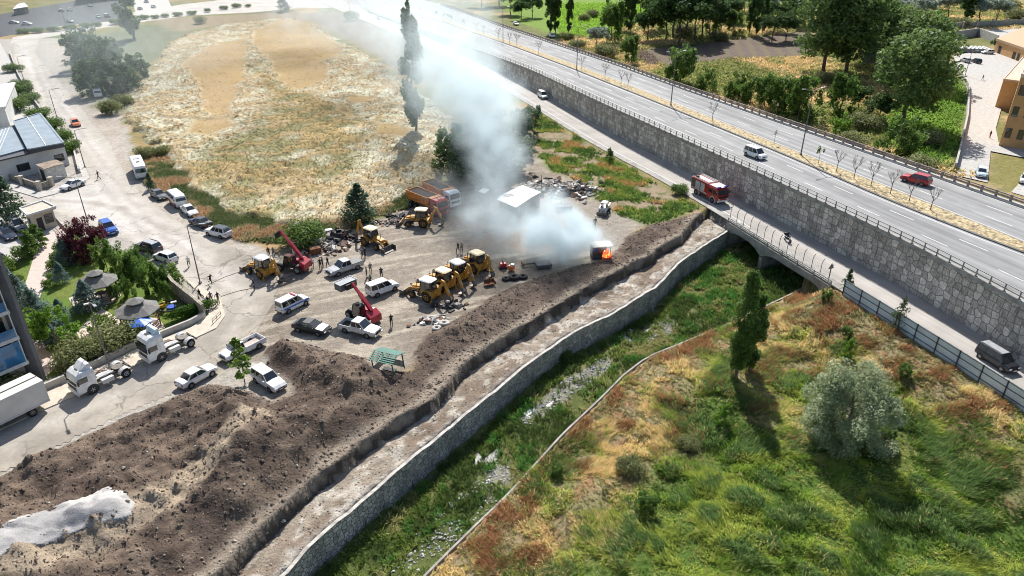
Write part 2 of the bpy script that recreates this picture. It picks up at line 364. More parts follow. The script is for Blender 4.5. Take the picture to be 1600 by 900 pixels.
# left gravel shoulder
sh = zone([(60, 62), (110, 66), (125, 100), (150, 150), (180, 175), (200, 240), (235, 300), (300, 338), (400, 390), (380, 520), (300, 440), (200, 320), (150, 200)], 1.5)
C = lay(C, sh, rgb(.40, .355, .30)); C = lay(C, sh * smooth(.5, .65, n_b) * .5, rgb(.30, .255, .2))
# far upper left scrub behind road
C = lay(C, zone([(110, 62), (240, 40), (270, 70), (220, 110), (180, 150), (130, 130)], 3) * .9, rgb(.10, .125, .06)); C = lay(C, zone([(120, 60), (440, 12), (470, 20), (300, 45), (235, 105), (190, 180), (150, 170), (105, 120)], 2) * .85, rgb(.135, .145, .085))
# bare grey plot beside the highway
C = lay(C, zone([(465, 22), (530, 18), (640, 60), (700, 90), (760, 130), (660, 130), (560, 70), (500, 40)], 2), rgb(.20, .165, .13))
C = lay(C, zone([(240, 30), (470, 18), (490, 35), (420, 30), (270, 50)], 2), rgb(.24, .19, .12))
C = lay(C, zone([(-140, 800), (0, 735), (110, 680), (240, 622), (330, 582), (430, 560), (430, 640), (330, 612), (240, 640), (110, 700), (0, 760), (-140, 840)], 1.0), rgb(.34, .31, .27))
# park lawn
LAWN_PX = [(100, 352), (150, 385), (215, 395), (290, 450), (325, 490), (318, 505), (200, 555), (75, 590), (0, 640), (-60, 600), (-30, 440), (30, 395), (60, 380)]
lawn = zone(LAWN_PX, .6, 0, .3); C = lay(C, lawn, rgb(.105, .165, .03)); C = lay(C, lawn * smooth(.5, .65, n_b) * .5, rgb(.17, .18, .045))
# far side of the highway
farz = farside.astype(float); C = lay(C, farz, rgb(.155, .16, .055)); C = lay(C, farz * smooth(.42, .6, n_a), rgb(.32, .245, .125)); C = lay(C, farz * smooth(.5, .65, n_b) * .6, rgb(.09, .12, .03))
C = lay(C, zone([(760, -40), (900, -60), (1180, -60), (1180, 0), (1100, 30), (980, 40), (930, 60), (860, 52), (800, 30)], 3), rgb(.15, .235, .035))
C = lay(C, zone([(1180, -60), (1300, -60), (1320, 30), (1180, 30)], 3), rgb(.24, .25, .09))
pl1 = zone([(1000, 78), (1260, 48), (1300, 60), (1275, 85), (1130, 92), (1050, 104), (1035, 96)], 2); C = lay(C, pl1, rgb(.135, .10, .082))
pl2 = zone([(1000, 78), (1035, 96), (1028, 103), (990, 92)], 1); C = lay(C, pl2, rgb(.13, .1, .08))
rows = (np.sin((X * .5 + Y * .86) * 2.6) > .2).astype(float); C = lay(C, pl1 * rows * .4, rgb(.17, .16, .07))
C = lay(C, zone([(1420, 120), (1500, 120), (1510, 150), (1500, 230), (1480, 262), (1400, 235), (1380, 190)], 2), rgb(.10, .165, .028))
C = lay(C, zone([(1550, 238), (1600, 245), (1700, 260), (1640, 320), (1580, 298), (1543, 285)], 1.5), rgb(.20, .18, .06))
C = lay(C, zone([(1500, -30), (1700, -60), (1800, 30), (1600, 30), (1540, 10)], 3), rgb(.38, .29, .14))
# spoil, berm, bed, field
inm = (inpoly(X, Y, MOUND_POLY) & (Dx < dc + .4)).astype(float); e0 = pldist(X, Y, MOUND)
C = lay(C, inm * smooth(0, 1.0, e0), A_SOIL); C = lay(C, inm * smooth(.45, .62, n_b) * .85, A_SOIL2); C = lay(C, inm * smooth(.50, .60, fbm(X, Y, 2.4, 4, 131)) * smooth(.40, .55, n_a) * .8, rgb(.075, .056, .046)); C = lay(C, inm * smooth(.58, .70, n_c) * .5, rgb(.21, .16, .12)); C = lay(C, inm * smooth(.56, .68, n_a) * .5, rgb(.14, .105, .083))
edge = inm * smooth(2.0, .6, dc - Dx + (n_b - .5) * 2.4); C = lay(C, edge * .85, rgb(.27, .225, .175))
trk = P(150, 830); tdist = pldist(X, Y, pts2([(60, 900), (160, 845), (215, 800), (280, 770), (330, 720), (400, 670)], 1)); C = lay(C, inm * smooth(2.2, .5, tdist + (n_b - .5) * 2) * .85, rgb(.36, .29, .21))
cut_shade = ((Dx >= dc + .1) & (Dx < dc + .75) & NEAR).astype(float); C = lay(C, cut_shade, rgb(.085, .07, .056))  # same soil on the cut face, its shade painted in as a darker colour
berm = ((Dx >= dc + .5) & (Dx < dw) & NEAR).astype(float); C = lay(C, berm, rgb(.28, .235, .185)); C = lay(C, berm * smooth(.46, .60, n_b) * .85, rgb(.18, .135, .10)); C = lay(C, berm * smooth(.55, .62, fbm(X, Y, .9, 4, 133)) * .8, rgb(.46, .42, .36))
C = lay(C, berm * smooth(1.3, .1, dw - Dx) * .65, rgb(.40, .375, .34))
inch = ((Dx >= dw) & (Dx < dl + .15) & NEAR).astype(float); C = lay(C, inch, rgb(.08, .10, .03)); C = lay(C, inch * smooth(.5, .65, n_b), rgb(.15, .15, .06))
fld = ((Dx >= dl + .15) & ~past).astype(float)
C = lay(C, fld, A_GRN * 1.1)
dry_edge = smooth(13, 5, (Dx - dl) + (n_a - .5) * 16) + smooth(12, 4, (E_FL(HS) - HE) + (n_a - .5) * 10)
dry_edge = np.clip(dry_edge + smooth(.60, .70, n_a) * .8, 0, 1) * (1 - smooth(.58, .70, n_b) * .6)
C = lay(C, fld * dry_edge, rgb(.25, .20, .11)); C = lay(C, fld * dry_edge * smooth(.48, .62, n_c) * .7, A_RUST)
FIELD_DRY = dry_edge
ROCKY = zone([(640, 855), (700, 800), (760, 735), (790, 720), (800, 745), (770, 800), (700, 870), (650, 905), (600, 905)], .6, -4.6, .8) + zone([(960, 530), (1050, 495), (1060, 515), (990, 545)], .5, -4.6, .5) + zone([(800, 660), (880, 600), (950, 560), (960, 575), (890, 625), (830, 670)], .4, -4.6, .5)
C = lay(C, inch * np.clip(ROCKY, 0, 1) * smooth(.48, .6, n_b) * .8, rgb(.24, .23, .19))
STREAK = smooth(.47, .56, fbm(Sx, Dx * 3.2, 3.2, 4, 151)) * np.clip(ROCKY, 0, 1)
G_MAT = mat_attr("ground_soil_and_grass", .96, .25, 1.1, .14, 3.2, spec=.15, fine=.3)
gr = link("ground", gridmesh("ground", X, Y, Z, np.clip(C, 0, 1), G_MAT)); tag(gr, kind='structure')
def gz(x, y):
    """ground height at scalar or array position (from the finished grid)"""
    x = np.atleast_1d(np.asarray(x, float)); y = np.atleast_1d(np.asarray(y, float))
    i = np.clip(np.searchsorted(GX, x) - 1, 0, len(GX) - 2); j = np.clip(np.searchsorted(GY, y) - 1, 0, len(GY) - 2)
    fx = (x - GX[i]) / (GX[i + 1] - GX[i]); fy = (y - GY[j]) / (GY[j + 1] - GY[j])
    return Z[j, i] * (1 - fx) * (1 - fy) + Z[j, i + 1] * fx * (1 - fy) + Z[j + 1, i] * (1 - fx) * fy + Z[j + 1, i + 1] * fx * fy
def gsample(A, x, y):
    i = np.clip(np.searchsorted(GX, x) - 1, 0, len(GX) - 1); j = np.clip(np.searchsorted(GY, y) - 1, 0, len(GY) - 1); return A[j, i]
# ---------------------------------------------------------------- roads
M_ASPH = mat("asphalt_pale", (.275, .275, .272), .9, var=.07, scale=.35, bump=.004, bscale=30)
def road_wear(m, ang, lo=.70, hi=1.14):
    """wheel-darkened lanes and patches stretched along the road"""
    nt = m.node_tree; b = nt.nodes["Principled BSDF"]; src = b.inputs["Base Color"].links[0].from_socket; L = nt.links.new; tc = nd(nt, "ShaderNodeTexCoord")
    mp = nd(nt, "ShaderNodeMapping"); mp.vector_type = 'POINT'; mp.inputs["Rotation"].default_value = (0, 0, -ang); L(tc.outputs["Object"], mp.inputs[0]); m2 = nd(nt, "ShaderNodeVectorMath", operation='MULTIPLY'); L(mp.outputs[0], m2.inputs[0])
    m2.inputs[1].default_value = (.02, .75, 1); ns = nd(nt, "ShaderNodeTexNoise"); ns.inputs["Scale"].default_value = 1; ns.inputs["Detail"].default_value = 4; L(m2.outputs[0], ns.inputs["Vector"])
    m3 = nd(nt, "ShaderNodeVectorMath", operation='MULTIPLY'); L(mp.outputs[0], m3.inputs[0]); m3.inputs[1].default_value = (.06, .22, 1); vo = nd(nt, "ShaderNodeTexVoronoi", feature='F1'); vo.inputs["Scale"].default_value = 1; L(m3.outputs[0], vo.inputs["Vector"]); sp = nd(nt, "ShaderNodeSeparateColor"); L(vo.outputs["Color"], sp.inputs[0])
    r1 = nd(nt, "ShaderNodeMapRange"); r1.inputs[1].default_value = .35; r1.inputs[2].default_value = .65; r1.inputs[3].default_value = lo; r1.inputs[4].default_value = hi; L(ns.outputs["Fac"], r1.inputs[0])
    r2 = nd(nt, "ShaderNodeMapRange"); r2.inputs[1].default_value = .0; r2.inputs[2].default_value = 1; r2.inputs[3].default_value = .93; r2.inputs[4].default_value = 1.05; L(sp.outputs[0], r2.inputs[0])
    mu = nd(nt, "ShaderNodeMath", operation='MULTIPLY'); L(r1.outputs[0], mu.inputs[0]); L(r2.outputs[0], mu.inputs[1]); sc = nd(nt, "ShaderNodeVectorMath", operation='SCALE'); L(src, sc.inputs[0]); L(mu.outputs[0], sc.inputs["Scale"]); L(sc.outputs[0], b.inputs["Base Color"])
road_wear(M_ASPH, math.atan2(HD[1], HD[0]))
M_ASPH2 = mat("asphalt_dusty", (.42, .385, .345), .93, var=.16, scale=.12, bump=.006, bscale=12, coord='Object', mix=(.3, .7))
M_ASPHF = mat("asphalt_frontage", (.37, .345, .315), .93, var=.10, scale=.25, bump=.004, bscale=20)
road_wear(M_ASPHF, math.atan2(HD[1], HD[0]), .85, 1.1)
M_CONC = mat("concrete_pale", (.42, .40, .37), .9, var=.15, scale=1.3, bump=.006)
M_CONCD = mat("concrete_weathered", (.30, .285, .26), .9, var=.25, scale=.8, bump=.01)
M_WHITE = mat("paint_white_worn", (.62, .62, .60), .8, var=.14, scale=2)
M_DRYG = mat("median_dry_grass", (.30, .225, .12), .95, var=.45, scale=2.2, bump=.08, bscale=7, col2=(.42, .34, .2))
M_KERB = mat("kerb_dark", (.12, .115, .11), .9, var=.3, scale=1.5)
M_PAVE = mat("paving_beige", (.50, .44, .36), .9, var=.12, scale=1.2)
M_PINK = mat("paving_pink", (.52, .43, .38), .9, var=.08, scale=1.5, bump=.004)
M_STEEL = mat("rail_grey_steel", (.30, .30, .29), .55, .6, var=.15)
M_RUSTRAIL = mat("rail_brown_rust", (.17, .125, .105), .75, .2, var=.3, scale=1.2)
SS = np.arange(-10, 460, 3.0)
def strip(name, eL, eR, dz, m, s0=-10, s1=460, z=None, kind='structure', uvs=False):
    ss = np.arange(s0, s1, 3.0); V = []; F = []
    for k, s in enumerate(ss):
        zz = float(zh(s)) + dz if z is None else z
        for e in (eL(s), eR(s)):
            x, y = xy(s, float(e)); V.append((x, y, zz))
        if k: F.append((2 * k - 2, 2 * k - 1, 2 * k + 1, 2 * k))
    o = link(name, npmesh(name, V, F, None, m)); tag(o, kind=kind); return o
# the raised highway body (embankment between the two walls)
def highway_body():
    ss = np.arange(-10, 460, 3.0); V = []; F = []
    for k, s in enumerate(ss):
        zt = float(zh(s)) - .02; a = float(E_WALL(s)) + .35; b = float(E_FR(s)) + .5
        for e, z in ((a, -.5), (a, zt), (b, zt), (b + .4 + zt * 1.3, -.6)): x, y = xy(s, e); V.append((x, y, z))
        if k:
            for q in range(3): F.append((4 * k - 4 + q, 4 * k - 3 + q, 4 * k + 1 + q, 4 * k + q))
    o = link("highway_embankment", npmesh("highway_embankment", V, F, None, mat("embankment_soil", (.25, .2, .12), .95, var=.3, scale=.4, bump=.05))); tag(o, kind='structure')
highway_body()
EW = lambda s: E_WALL(s) + .45
strip("highway_near_carriageway", EW, lambda s: E_NC(s) - .02, .0, M_ASPH)
strip("highway_far_carriageway", lambda s: E_NF(s) + .02, lambda s: E_FR(s) + .45, .0, M_ASPH)
# median: kerb step and dry grass
def raised(name, eL, eR, h, m, s0=-10, s1=460, base=None, step=3.0):
    ss = np.arange(s0, s1, step); V = []; F = []
    for k, s in enumerate(ss):
        zb = (float(zh(s)) if base is None else base); a, b = float(eL(s)), float(eR(s))
        for e, z in ((a, zb - .05), (a, zb + h), (b, zb + h), (b, zb - .05)): x, y = xy(s, e); V.append((x, y, z))
        if k:
            for q in range(3): F.append((4 * k - 4 + q, 4 * k - 3 + q, 4 * k + 1 + q, 4 * k + q))
    n = 4 * len(ss); F += [(0, 1, 2, 3), (n - 1, n - 2, n - 3, n - 4)]
    o = link(name, npmesh(name, V, F, None, m)); tag(o, kind='structure'); return o
raised("median_kerb_near", lambda s: E_NC(s) + .0, lambda s: E_NC(s) + .45, .14, M_KERB)
raised("median_grass", lambda s: E_NC(s) + .45, lambda s: E_NF(s) - .2, .13, M_DRYG)
raised("median_kerb_far", lambda s: E_NF(s) - .2, lambda s: E_NF(s), .15, M_CONCD)
# markings
def markings():
    V = []; F = []
    def seg(s0, s1, fe, w):
        b = len(V); n = max(1, int((s1 - s0) / 4))
        for k in range(n + 1):
            s = s0 + (s1 - s0) * k / n; e = fe(s); z = float(zh(s)) + .006
            V.append((*xy(s, e - w / 2), z)); V.append((*xy(s, e + w / 2), z))
            if k: F.append((b + 2 * k - 2, b + 2 * k - 1, b + 2 * k + 1, b + 2 * k))
    for fr in (.31, .64):
        f1 = lambda s, fr=fr: float(E_NC(s) + (EW(s) - E_NC(s)) * fr); f2 = lambda s, fr=fr: float(E_NF(s) + (E_FR(s) - E_NF(s)) * fr)
        s = 20 + fr * 9
        while s < 400: seg(s, s + 4.2, f1, .16); seg(s + 5, s + 9.2, f2, .16); s += 11.5
    seg(-5, 400, lambda s: float(E_NC(s)) - .6, .17); seg(-5, 400, lambda s: float(EW(s)) + .75, .12)
    seg(-5, 400, lambda s: float(E_NF(s)) + .5, .13); seg(-5, 400, lambda s: float(E_FR(s)) - .6, .13)
    o = link("highway_lane_markings", npmesh("highway_lane_markings", V, F, None, M_WHITE)); tag(o, kind='structure')
markings()
# frontage road
EFW = lambda s: E_FL(s) + 1.5
strip("frontage_road", EFW, lambda s: E_WALL(s) + .3, 0, M_ASPHF, z=.006)
strip("frontage_road_edge_line", lambda s: EFW(s) + .22, lambda s: EFW(s) + .36, 0, M_WHITE, z=.012, s0=86)
raised("frontage_sidewalk", lambda s: E_FL(s) + .05, EFW, .10, M_CONCD, base=0)
# left dusty road network: one sheet
def sheet(name, px, m, z=.01, h=0, world=None, kind='structure'):
    pl = world if world is not None else [tuple(P(a, b, z)[:2]) for a, b in px]
    mb = MB()
    if h: mb.prism(pl, z - h, z)
    else: mb.add([(x, y, z) for x, y in pl], [tuple(range(len(pl)))])
    me = mb.mesh(name, m)
    if not h:
        bm = bmesh.new(); bm.from_mesh(me); bmesh.ops.triangulate(bm, faces=bm.faces[:])
        for f in bm.faces:
            if f.normal.z < 0: f.normal_flip()
        bm.to_mesh(me); bm.free()
    o = link(name, me); tag(o, kind=kind); return o
ROAD_PX = [(20, 66), (60, 62), (52, 82), (75, 112), (112, 152), (140, 190), (165, 218), (188, 262), (215, 300), (262, 340), (330, 376), (385, 396), (428, 404), (440, 425), (425, 470), (400, 515), (350, 556), (330, 585), (285, 606), (240, 628), (180, 652), (110, 686), (0, 740), (-140, 800), (-160, 735), (0, 665), (60, 637), (130, 607), (215, 563), (300, 525), (335, 508), (345, 492), (340, 476), (320, 462), (290, 440), (245, 408), (200, 378), (150, 358), (112, 344), (90, 335), (60, 322), (40, 318), (0, 316), (-60, 310), (-60, 285), (0, 289), (40, 300), (60, 306), (90, 300), (128, 284), (140, 277), (125, 250), (100, 215), (75, 185), (50, 150), (32, 118), (20, 90)]
def dusty_road():
    pl = pts2(ROAD_PX, 0); x0, y0 = pl.min(0) - 1; x1, y1 = pl.max(0) + 1; x0 = max(x0, -290)
    gx, gy = np.meshgrid(np.arange(x0, x1, .5), np.arange(y0, y1, .5)); w_ = (fbm(gx, gy, 3, 3, 141) - .5) * 1.6
    ins = inpoly(gx, gy, pl); d = pldist(gx, gy, pl, True); d = np.where(ins, d, -d)
    n1, n2, n3 = fbm(gx, gy, 14, 3, 142), fbm(gx, gy, 3, 4, 143), fbm(gx, gy, 40, 2, 144)
    cc = np.tile(rgb(.45, .425, .39), gx.shape + (1,)); cc = lay(cc, smooth(.42, .6, n1) * .6, rgb(.52, .49, .45)); cc = lay(cc, smooth(.56, .68, n2) * .45, rgb(.35, .315, .27))
    tr_px = [[(-60, 742), (60, 690), (180, 634), (330, 560), (400, 500), (440, 450)], [(-60, 752), (60, 700), (180, 643), (330, 572), (420, 505)], [(-60, 700), (80, 648), (200, 598), (330, 528), (390, 470), (400, 420)], [(60, 90), (90, 160), (140, 230), (190, 300), (270, 380), (370, 470)], [(50, 92), (78, 162), (125, 232), (170, 300), (240, 380), (340, 450)], [(-60, 298), (60, 312), (160, 318), (250, 350), (400, 420)]]
    for t in tr_px:
        dd = pldist(gx + w_ * .6, gy + w_ * .6, pts2(t, 0)); cc = lay(cc, smooth(1.1, .25, dd) * (.30 + .35 * n2), rgb(.29, .26, .225)); cc = lay(cc, smooth(.6, .1, np.abs(dd - 1.5)) * .4, rgb(.56, .52, .47))
    edge = smooth(3.5, .2, d + w_); cc = lay(cc, edge * .7, rgb(.40, .365, .31))
    gcol = lay(np.tile(rgb(.27, .24, .20), gx.shape + (1,)), smooth(.45, .65, n2), rgb(.36, .32, .265)); yd = smooth(11, .5, pldist(gx, gy, pts2([(385, 396), (440, 400), (440, 425), (425, 470), (400, 515), (350, 556), (330, 585), (240, 628), (110, 686), (0, 740)], 0)) + (n2 - .5) * 6)
    cc = lay(cc, yd * .9, gcol)
    m = mat_attr("dusty_asphalt", .95, .10, .35, .012, 9, fine=.12, spec=.2); nt = m.node_tree; b = nt.nodes["Principled BSDF"]
    src = b.inputs["Base Color"].links[0].from_socket; tc = nd(nt, "ShaderNodeTexCoord"); ns = nd(nt, "ShaderNodeTexNoise"); ns.inputs["Scale"].default_value = .5; ns.inputs["Detail"].default_value = 4; nt.links.new(tc.outputs["Object"], ns.inputs["Vector"])
    vm_ = nd(nt, "ShaderNodeVectorMath", operation='MULTIPLY_ADD'); nt.links.new(ns.outputs["Color"], vm_.inputs[0]); vm_.inputs[1].default_value = (3, 3, 0); nt.links.new(tc.outputs["Object"], vm_.inputs[2])
    vo = nd(nt, "ShaderNodeTexVoronoi", feature='DISTANCE_TO_EDGE'); vo.inputs["Scale"].default_value = .13; nt.links.new(vm_.outputs[0], vo.inputs["Vector"])
    mr = nd(nt, "ShaderNodeMapRange"); mr.inputs[1].default_value = .004; mr.inputs[2].default_value = .014; mr.inputs[3].default_value = .62; mr.inputs[4].default_value = 1; nt.links.new(vo.outputs["Distance"], mr.inputs[0])
    # cracks only in patches
    ns2 = nd(nt, "ShaderNodeTexNoise"); ns2.inputs["Scale"].default_value = .05; nt.links.new(tc.outputs["Object"], ns2.inputs["Vector"]); m2 = nd(nt, "ShaderNodeMapRange"); m2.inputs[1].default_value = .45; m2.inputs[2].default_value = .55; m2.inputs[3].default_value = 1; m2.inputs[4].default_value = 0; nt.links.new(ns2.outputs["Fac"], m2.inputs[0])
    mx_ = nd(nt, "ShaderNodeMath", operation='MAXIMUM'); nt.links.new(mr.outputs[0], mx_.inputs[0]); nt.links.new(m2.outputs[0], mx_.inputs[1])
    sc = nd(nt, "ShaderNodeVectorMath", operation='SCALE'); nt.links.new(src, sc.inputs[0]); nt.links.new(mx_.outputs[0], sc.inputs["Scale"]); nt.links.new(sc.outputs[0], b.inputs["Base Color"])
    o = link("dusty_road", gridmesh("dusty_road", gx, gy, np.full(gx.shape, .012), cc, m, mask=d + np.where(yd > .3, 0, w_ * .35) > 0)); tag(o, kind='structure')
dusty_road()
sheet("top_road_near_lane", [(16, 68), (110, 52), (200, 37), (300, 24), (400, 19), (470, 12), (560, 12), (640, 30), (700, 10), (560, -25), (300, 5), (200, 27), (110, 44), (20, 58)], M_ASPH2, .004)
sheet("top_road_far_lane", [(60, 46), (170, 33), (300, 14), (400, 4), (480, -6), (470, -16), (380, -4), (290, 6), (180, 24), (60, 38)], M_ASPH2, .008)
sheet("parking_lot_ground", [(-60, 30), (0, 22), (180, -10), (210, 30), (100, 40), (0, 58), (-60, 60)], mat("lot_asphalt_shade", (.035, .04, .048), .9), .012)  # shadow of trees and buildings painted into the lot's asphalt colour
sheet("upper_lot_ground", [(196, -20), (250, -30), (270, 16), (215, 26)], M_CONC, .012)
sheet("left_compound_paving", [(-60, 60), (0, 66), (18, 100), (35, 140), (75, 195), (60, 210), (-60, 230)], M_CONC, .008)
sheet("forecourt_paving", [(-60, 325), (40, 330), (100, 348), (105, 365), (60, 385), (20, 412), (-60, 440)], M_CONC, .016)
sheet("park_path_paving", [(62, 372), (100, 352), (112, 368), (88, 400), (60, 470), (40, 500), (20, 500), (36, 455)], M_PINK, .022)
sheet("park_walk_by_gazebo", [(107, 466), (135, 454), (140, 462), (116, 480)], M_PINK, .022)
sheet("park_walk_lower", [(145, 492), (160, 482), (205, 510), (250, 500), (258, 512), (190, 535), (135, 548), (120, 520)], M_PINK, .026)
sheet("apartment_paving", [(60, 592), (30, 500), (42, 515), (85, 545), (100, 560), (70, 590)], M_PINK, .022)
sheet("right_access_road", [(1490, 88), (1540, 75), (1610, 95), (1570, 150), (1556, 200), (1560, 222), (1640, 240), (1600, 246), (1548, 236), (1543, 285), (1500, 275), (1492, 262), (1508, 210), (1512, 140), (1500, 115)], M_CONC, .03)
sheet("right_access_ramp", [(1580, 300), (1640, 318), (1700, 300), (1600, 278)], M_CONC, .03)
sheet("upper_right_road", [(1462, 58), (1490, 48), (1530, 44), (1610, 40), (1700, 60), (1600, 68), (1560, 57), (1530, 52), (1480, 60)], M_CONC, .02)
# pavement along the park side of the dusty road
SIDE_OUT = [(-140, 745), (0, 671), (60, 643), (130, 613), (215, 569), (300, 530), (338, 512), (352, 492), (345, 470), (322, 453), (292, 436)]
SIDE_IN = [(292, 430), (262, 415), (318, 462), (326, 480), (326, 492), (300, 510), (206, 548), (120, 592), (60, 618), (0, 648), (-140, 705)]
sheet("sidewalk", SIDE_OUT + [(250, 405)] + SIDE_IN[1:], M_PAVE, .13, h=.2)
sheet("sidewalk_corner_left", [(-60, 262), (0, 276), (60, 300), (80, 297), (128, 276), (118, 240), (124, 240), (140, 278), (128, 287), (85, 303), (60, 309), (40, 303), (0, 291), (-60, 280)], M_CONC, .13, h=.2)
# ---------------------------------------------------------------- masonry materials (UV in metres: u along, v up)
def mat_stones(name, c_lo, c_hi, c_joint, size, joint=.06, rand=.8, bump=.05, odd=None, rough=.9, streak=0.0):
    m = bpy.data.materials.new(name); m.use_nodes = True; nt = m.node_tree; b = nt.nodes["Principled BSDF"]; b.inputs["Roughness"].default_value = rough
    L = nt.links.new; uv = nd(nt, "ShaderNodeTexCoord").outputs["UV"]
    mp = nd(nt, "ShaderNodeMapping"); mp.inputs["Scale"].default_value = (1 / size[0], 1 / size[1], 1); L(uv, mp.inputs[0])
    ve = nd(nt, "ShaderNodeTexVoronoi", voronoi_dimensions='2D', feature='DISTANCE_TO_EDGE'); vc = nd(nt, "ShaderNodeTexVoronoi", voronoi_dimensions='2D', feature='F1')
    for v in (ve, vc): v.inputs["Scale"].default_value = 1; v.inputs["Randomness"].default_value = rand; L(mp.outputs[0], v.inputs["Vector"])
    sep = nd(nt, "ShaderNodeSeparateColor"); L(vc.outputs["Color"], sep.inputs[0])
    mx = nd(nt, "ShaderNodeMix", data_type='RGBA'); mx.inputs[6].default_value = (*c_lo, 1); mx.inputs[7].default_value = (*c_hi, 1); L(sep.outputs[0], mx.inputs[0]); col = mx.outputs[2]
    ns = nd(nt, "ShaderNodeTexNoise"); ns.inputs["Scale"].default_value = 2.5; ns.inputs["Detail"].default_value = 6; L(uv, ns.inputs["Vector"])
    if odd:
        # a share of the stones is whole, pale and flat; the others are split into upright bars
        gt = nd(nt, "ShaderNodeMath", operation='GREATER_THAN'); gt.inputs[1].default_value = odd[0]; L(sep.outputs[1], gt.inputs[0])
        m3 = nd(nt, "ShaderNodeMix", data_type='RGBA'); m3.inputs[7].default_value = (*odd[1], 1); L(gt.outputs[0], m3.inputs[0]); L(col, m3.inputs[6]); col = m3.outputs[2]
        wv = nd(nt, "ShaderNodeTexNoise"); wv.inputs["Scale"].default_value = 1.0; wv.inputs["Detail"].default_value = 2
        mp2 = nd(nt, "ShaderNodeMapping"); mp2.inputs["Scale"].default_value = (9, .9, 1); L(uv, mp2.inputs[0]); L(mp2.outputs[0], wv.inputs["Vector"])
        r2 = nd(nt, "ShaderNodeMapRange"); r2.inputs[1].default_value = .4; r2.inputs[2].default_value = .52; r2.inputs[3].default_value = .62; r2.inputs[4].default_value = 1.0; L(wv.outputs["Fac"], r2.inputs[0])
        mm = nd(nt, "ShaderNodeMath", operation='MAXIMUM'); L(r2.outputs[0], mm.inputs[0]); L(gt.outputs[0], mm.inputs[1])
        sc = nd(nt, "ShaderNodeVectorMath", operation='SCALE'); L(col, sc.inputs[0]); L(mm.outputs[0], sc.inputs["Scale"]); col = sc.outputs[0]
    r = nd(nt, "ShaderNodeMapRange"); r.inputs[1].default_value = .3; r.inputs[2].default_value = .7; r.inputs[3].default_value = .72; r.inputs[4].default_value = 1.25; L(ns.outputs["Fac"], r.inputs[0])
    s1 = nd(nt, "ShaderNodeVectorMath", operation='SCALE'); L(col, s1.inputs[0]); L(r.outputs[0], s1.inputs["Scale"])
    mp3 = nd(nt, "ShaderNodeMapping"); mp3.inputs["Scale"].default_value = (.55, .16, 1); L(uv, mp3.inputs[0]); n3 = nd(nt, "ShaderNodeTexNoise"); n3.inputs["Scale"].default_value = 1; n3.inputs["Detail"].default_value = 6; L(mp3.outputs[0], n3.inputs["Vector"])
    r3 = nd(nt, "ShaderNodeMapRange"); r3.inputs[1].default_value = .35; r3.inputs[2].default_value = .62; r3.inputs[3].default_value = .74; r3.inputs[4].default_value = 1.12; L(n3.outputs["Fac"], r3.inputs[0]); s0 = nd(nt, "ShaderNodeVectorMath", operation='SCALE'); L(s1.outputs[0], s0.inputs[0]); L(r3.outputs[0], s0.inputs["Scale"]); s1 = s0
    e = nd(nt, "ShaderNodeMapRange"); e.inputs[1].default_value = joint * .5; e.inputs[2].default_value = joint; L(ve.outputs["Distance"], e.inputs[0])
    mj = nd(nt, "ShaderNodeMix", data_type='RGBA'); mj.inputs[6].default_value = (*c_joint, 1); L(e.outputs[0], mj.inputs[0]); L(s1.outputs[0], mj.inputs[7])
    L(mj.outputs[2], b.inputs["Base Color"])
    ad = nd(nt, "ShaderNodeMath", operation='MULTIPLY_ADD'); ad.inputs[1].default_value = .35; L(ns.outputs["Fac"], ad.inputs[0]); L(e.outputs[0], ad.inputs[2])
    bp = nd(nt, "ShaderNodeBump"); bp.inputs["Distance"].default_value = bump; L(ad.outputs[0], bp.inputs["Height"]); L(bp.outputs[0], b.inputs["Normal"])
    MATS[name] = m; return m
M_HEX = mat_stones("wall_hex_stones", (.40, .365, .315), (.52, .48, .42), (.16, .15, .14), (.98, .98), .045, .45, .05, odd=(.66, (.58, .54, .47)))
M_RUBBLE = mat_stones("rubble_masonry", (.30, .29, .27), (.54, .525, .49), (.11, .105, .095), (.52, .42), .08, .95, .09)
M_RUBBLE2 = mat_stones("garden_stone_wall", (.30, .26, .21), (.45, .40, .33), (.2, .18, .15), (.5, .3), .08, .8, .03)
def wall_sheet(name, pts, zb, zt, th, m, mtop=None, parent=None):
    """wall along pts (2-D), from zb to zt (lists or numbers), thickness th to the left; UV in metres"""
    n = len(pts); pts = [Vector(p) for p in pts]; V = []; UV = []; F = []; MI = []; u = 0
    zb = [zb] * n if not hasattr(zb, '__len__') else zb; zt = [zt] * n if not hasattr(zt, '__len__') else zt
    for i, p in enumerate(pts):
        a = pts[max(0, i - 1)]; b = pts[min(n - 1, i + 1)]; t = (b - a).normalized(); nn = Vector((-t.y, t.x))
        if i: u += (p - pts[i - 1]).length
        q = p + nn * th
        for (c, z, v) in ((p, zb[i], zb[i]), (p, zt[i], zt[i]), (q, zt[i], zt[i] + th), (q, zb[i], zt[i] + th + zt[i] - zb[i])): V.append((c.x, c.y, z)); UV.append((u, v))
        if i:
            o = 4 * i
            for k in range(3): F.append((o - 4 + k, o + k, o + k + 1, o - 3 + k)); MI.append(1 if (k == 1 and mtop) else 0)
    F += [(0, 1, 2, 3), (4 * n - 1, 4 * n - 2, 4 * n - 3, 4 * n - 4)]; MI += [0, 0]
    me = npmesh(name, V, F, None, m, False, UV)
    if mtop: me.materials.append(mtop)
    me.polygons.foreach_set('material_index', MI)
    return link(name, me, parent)
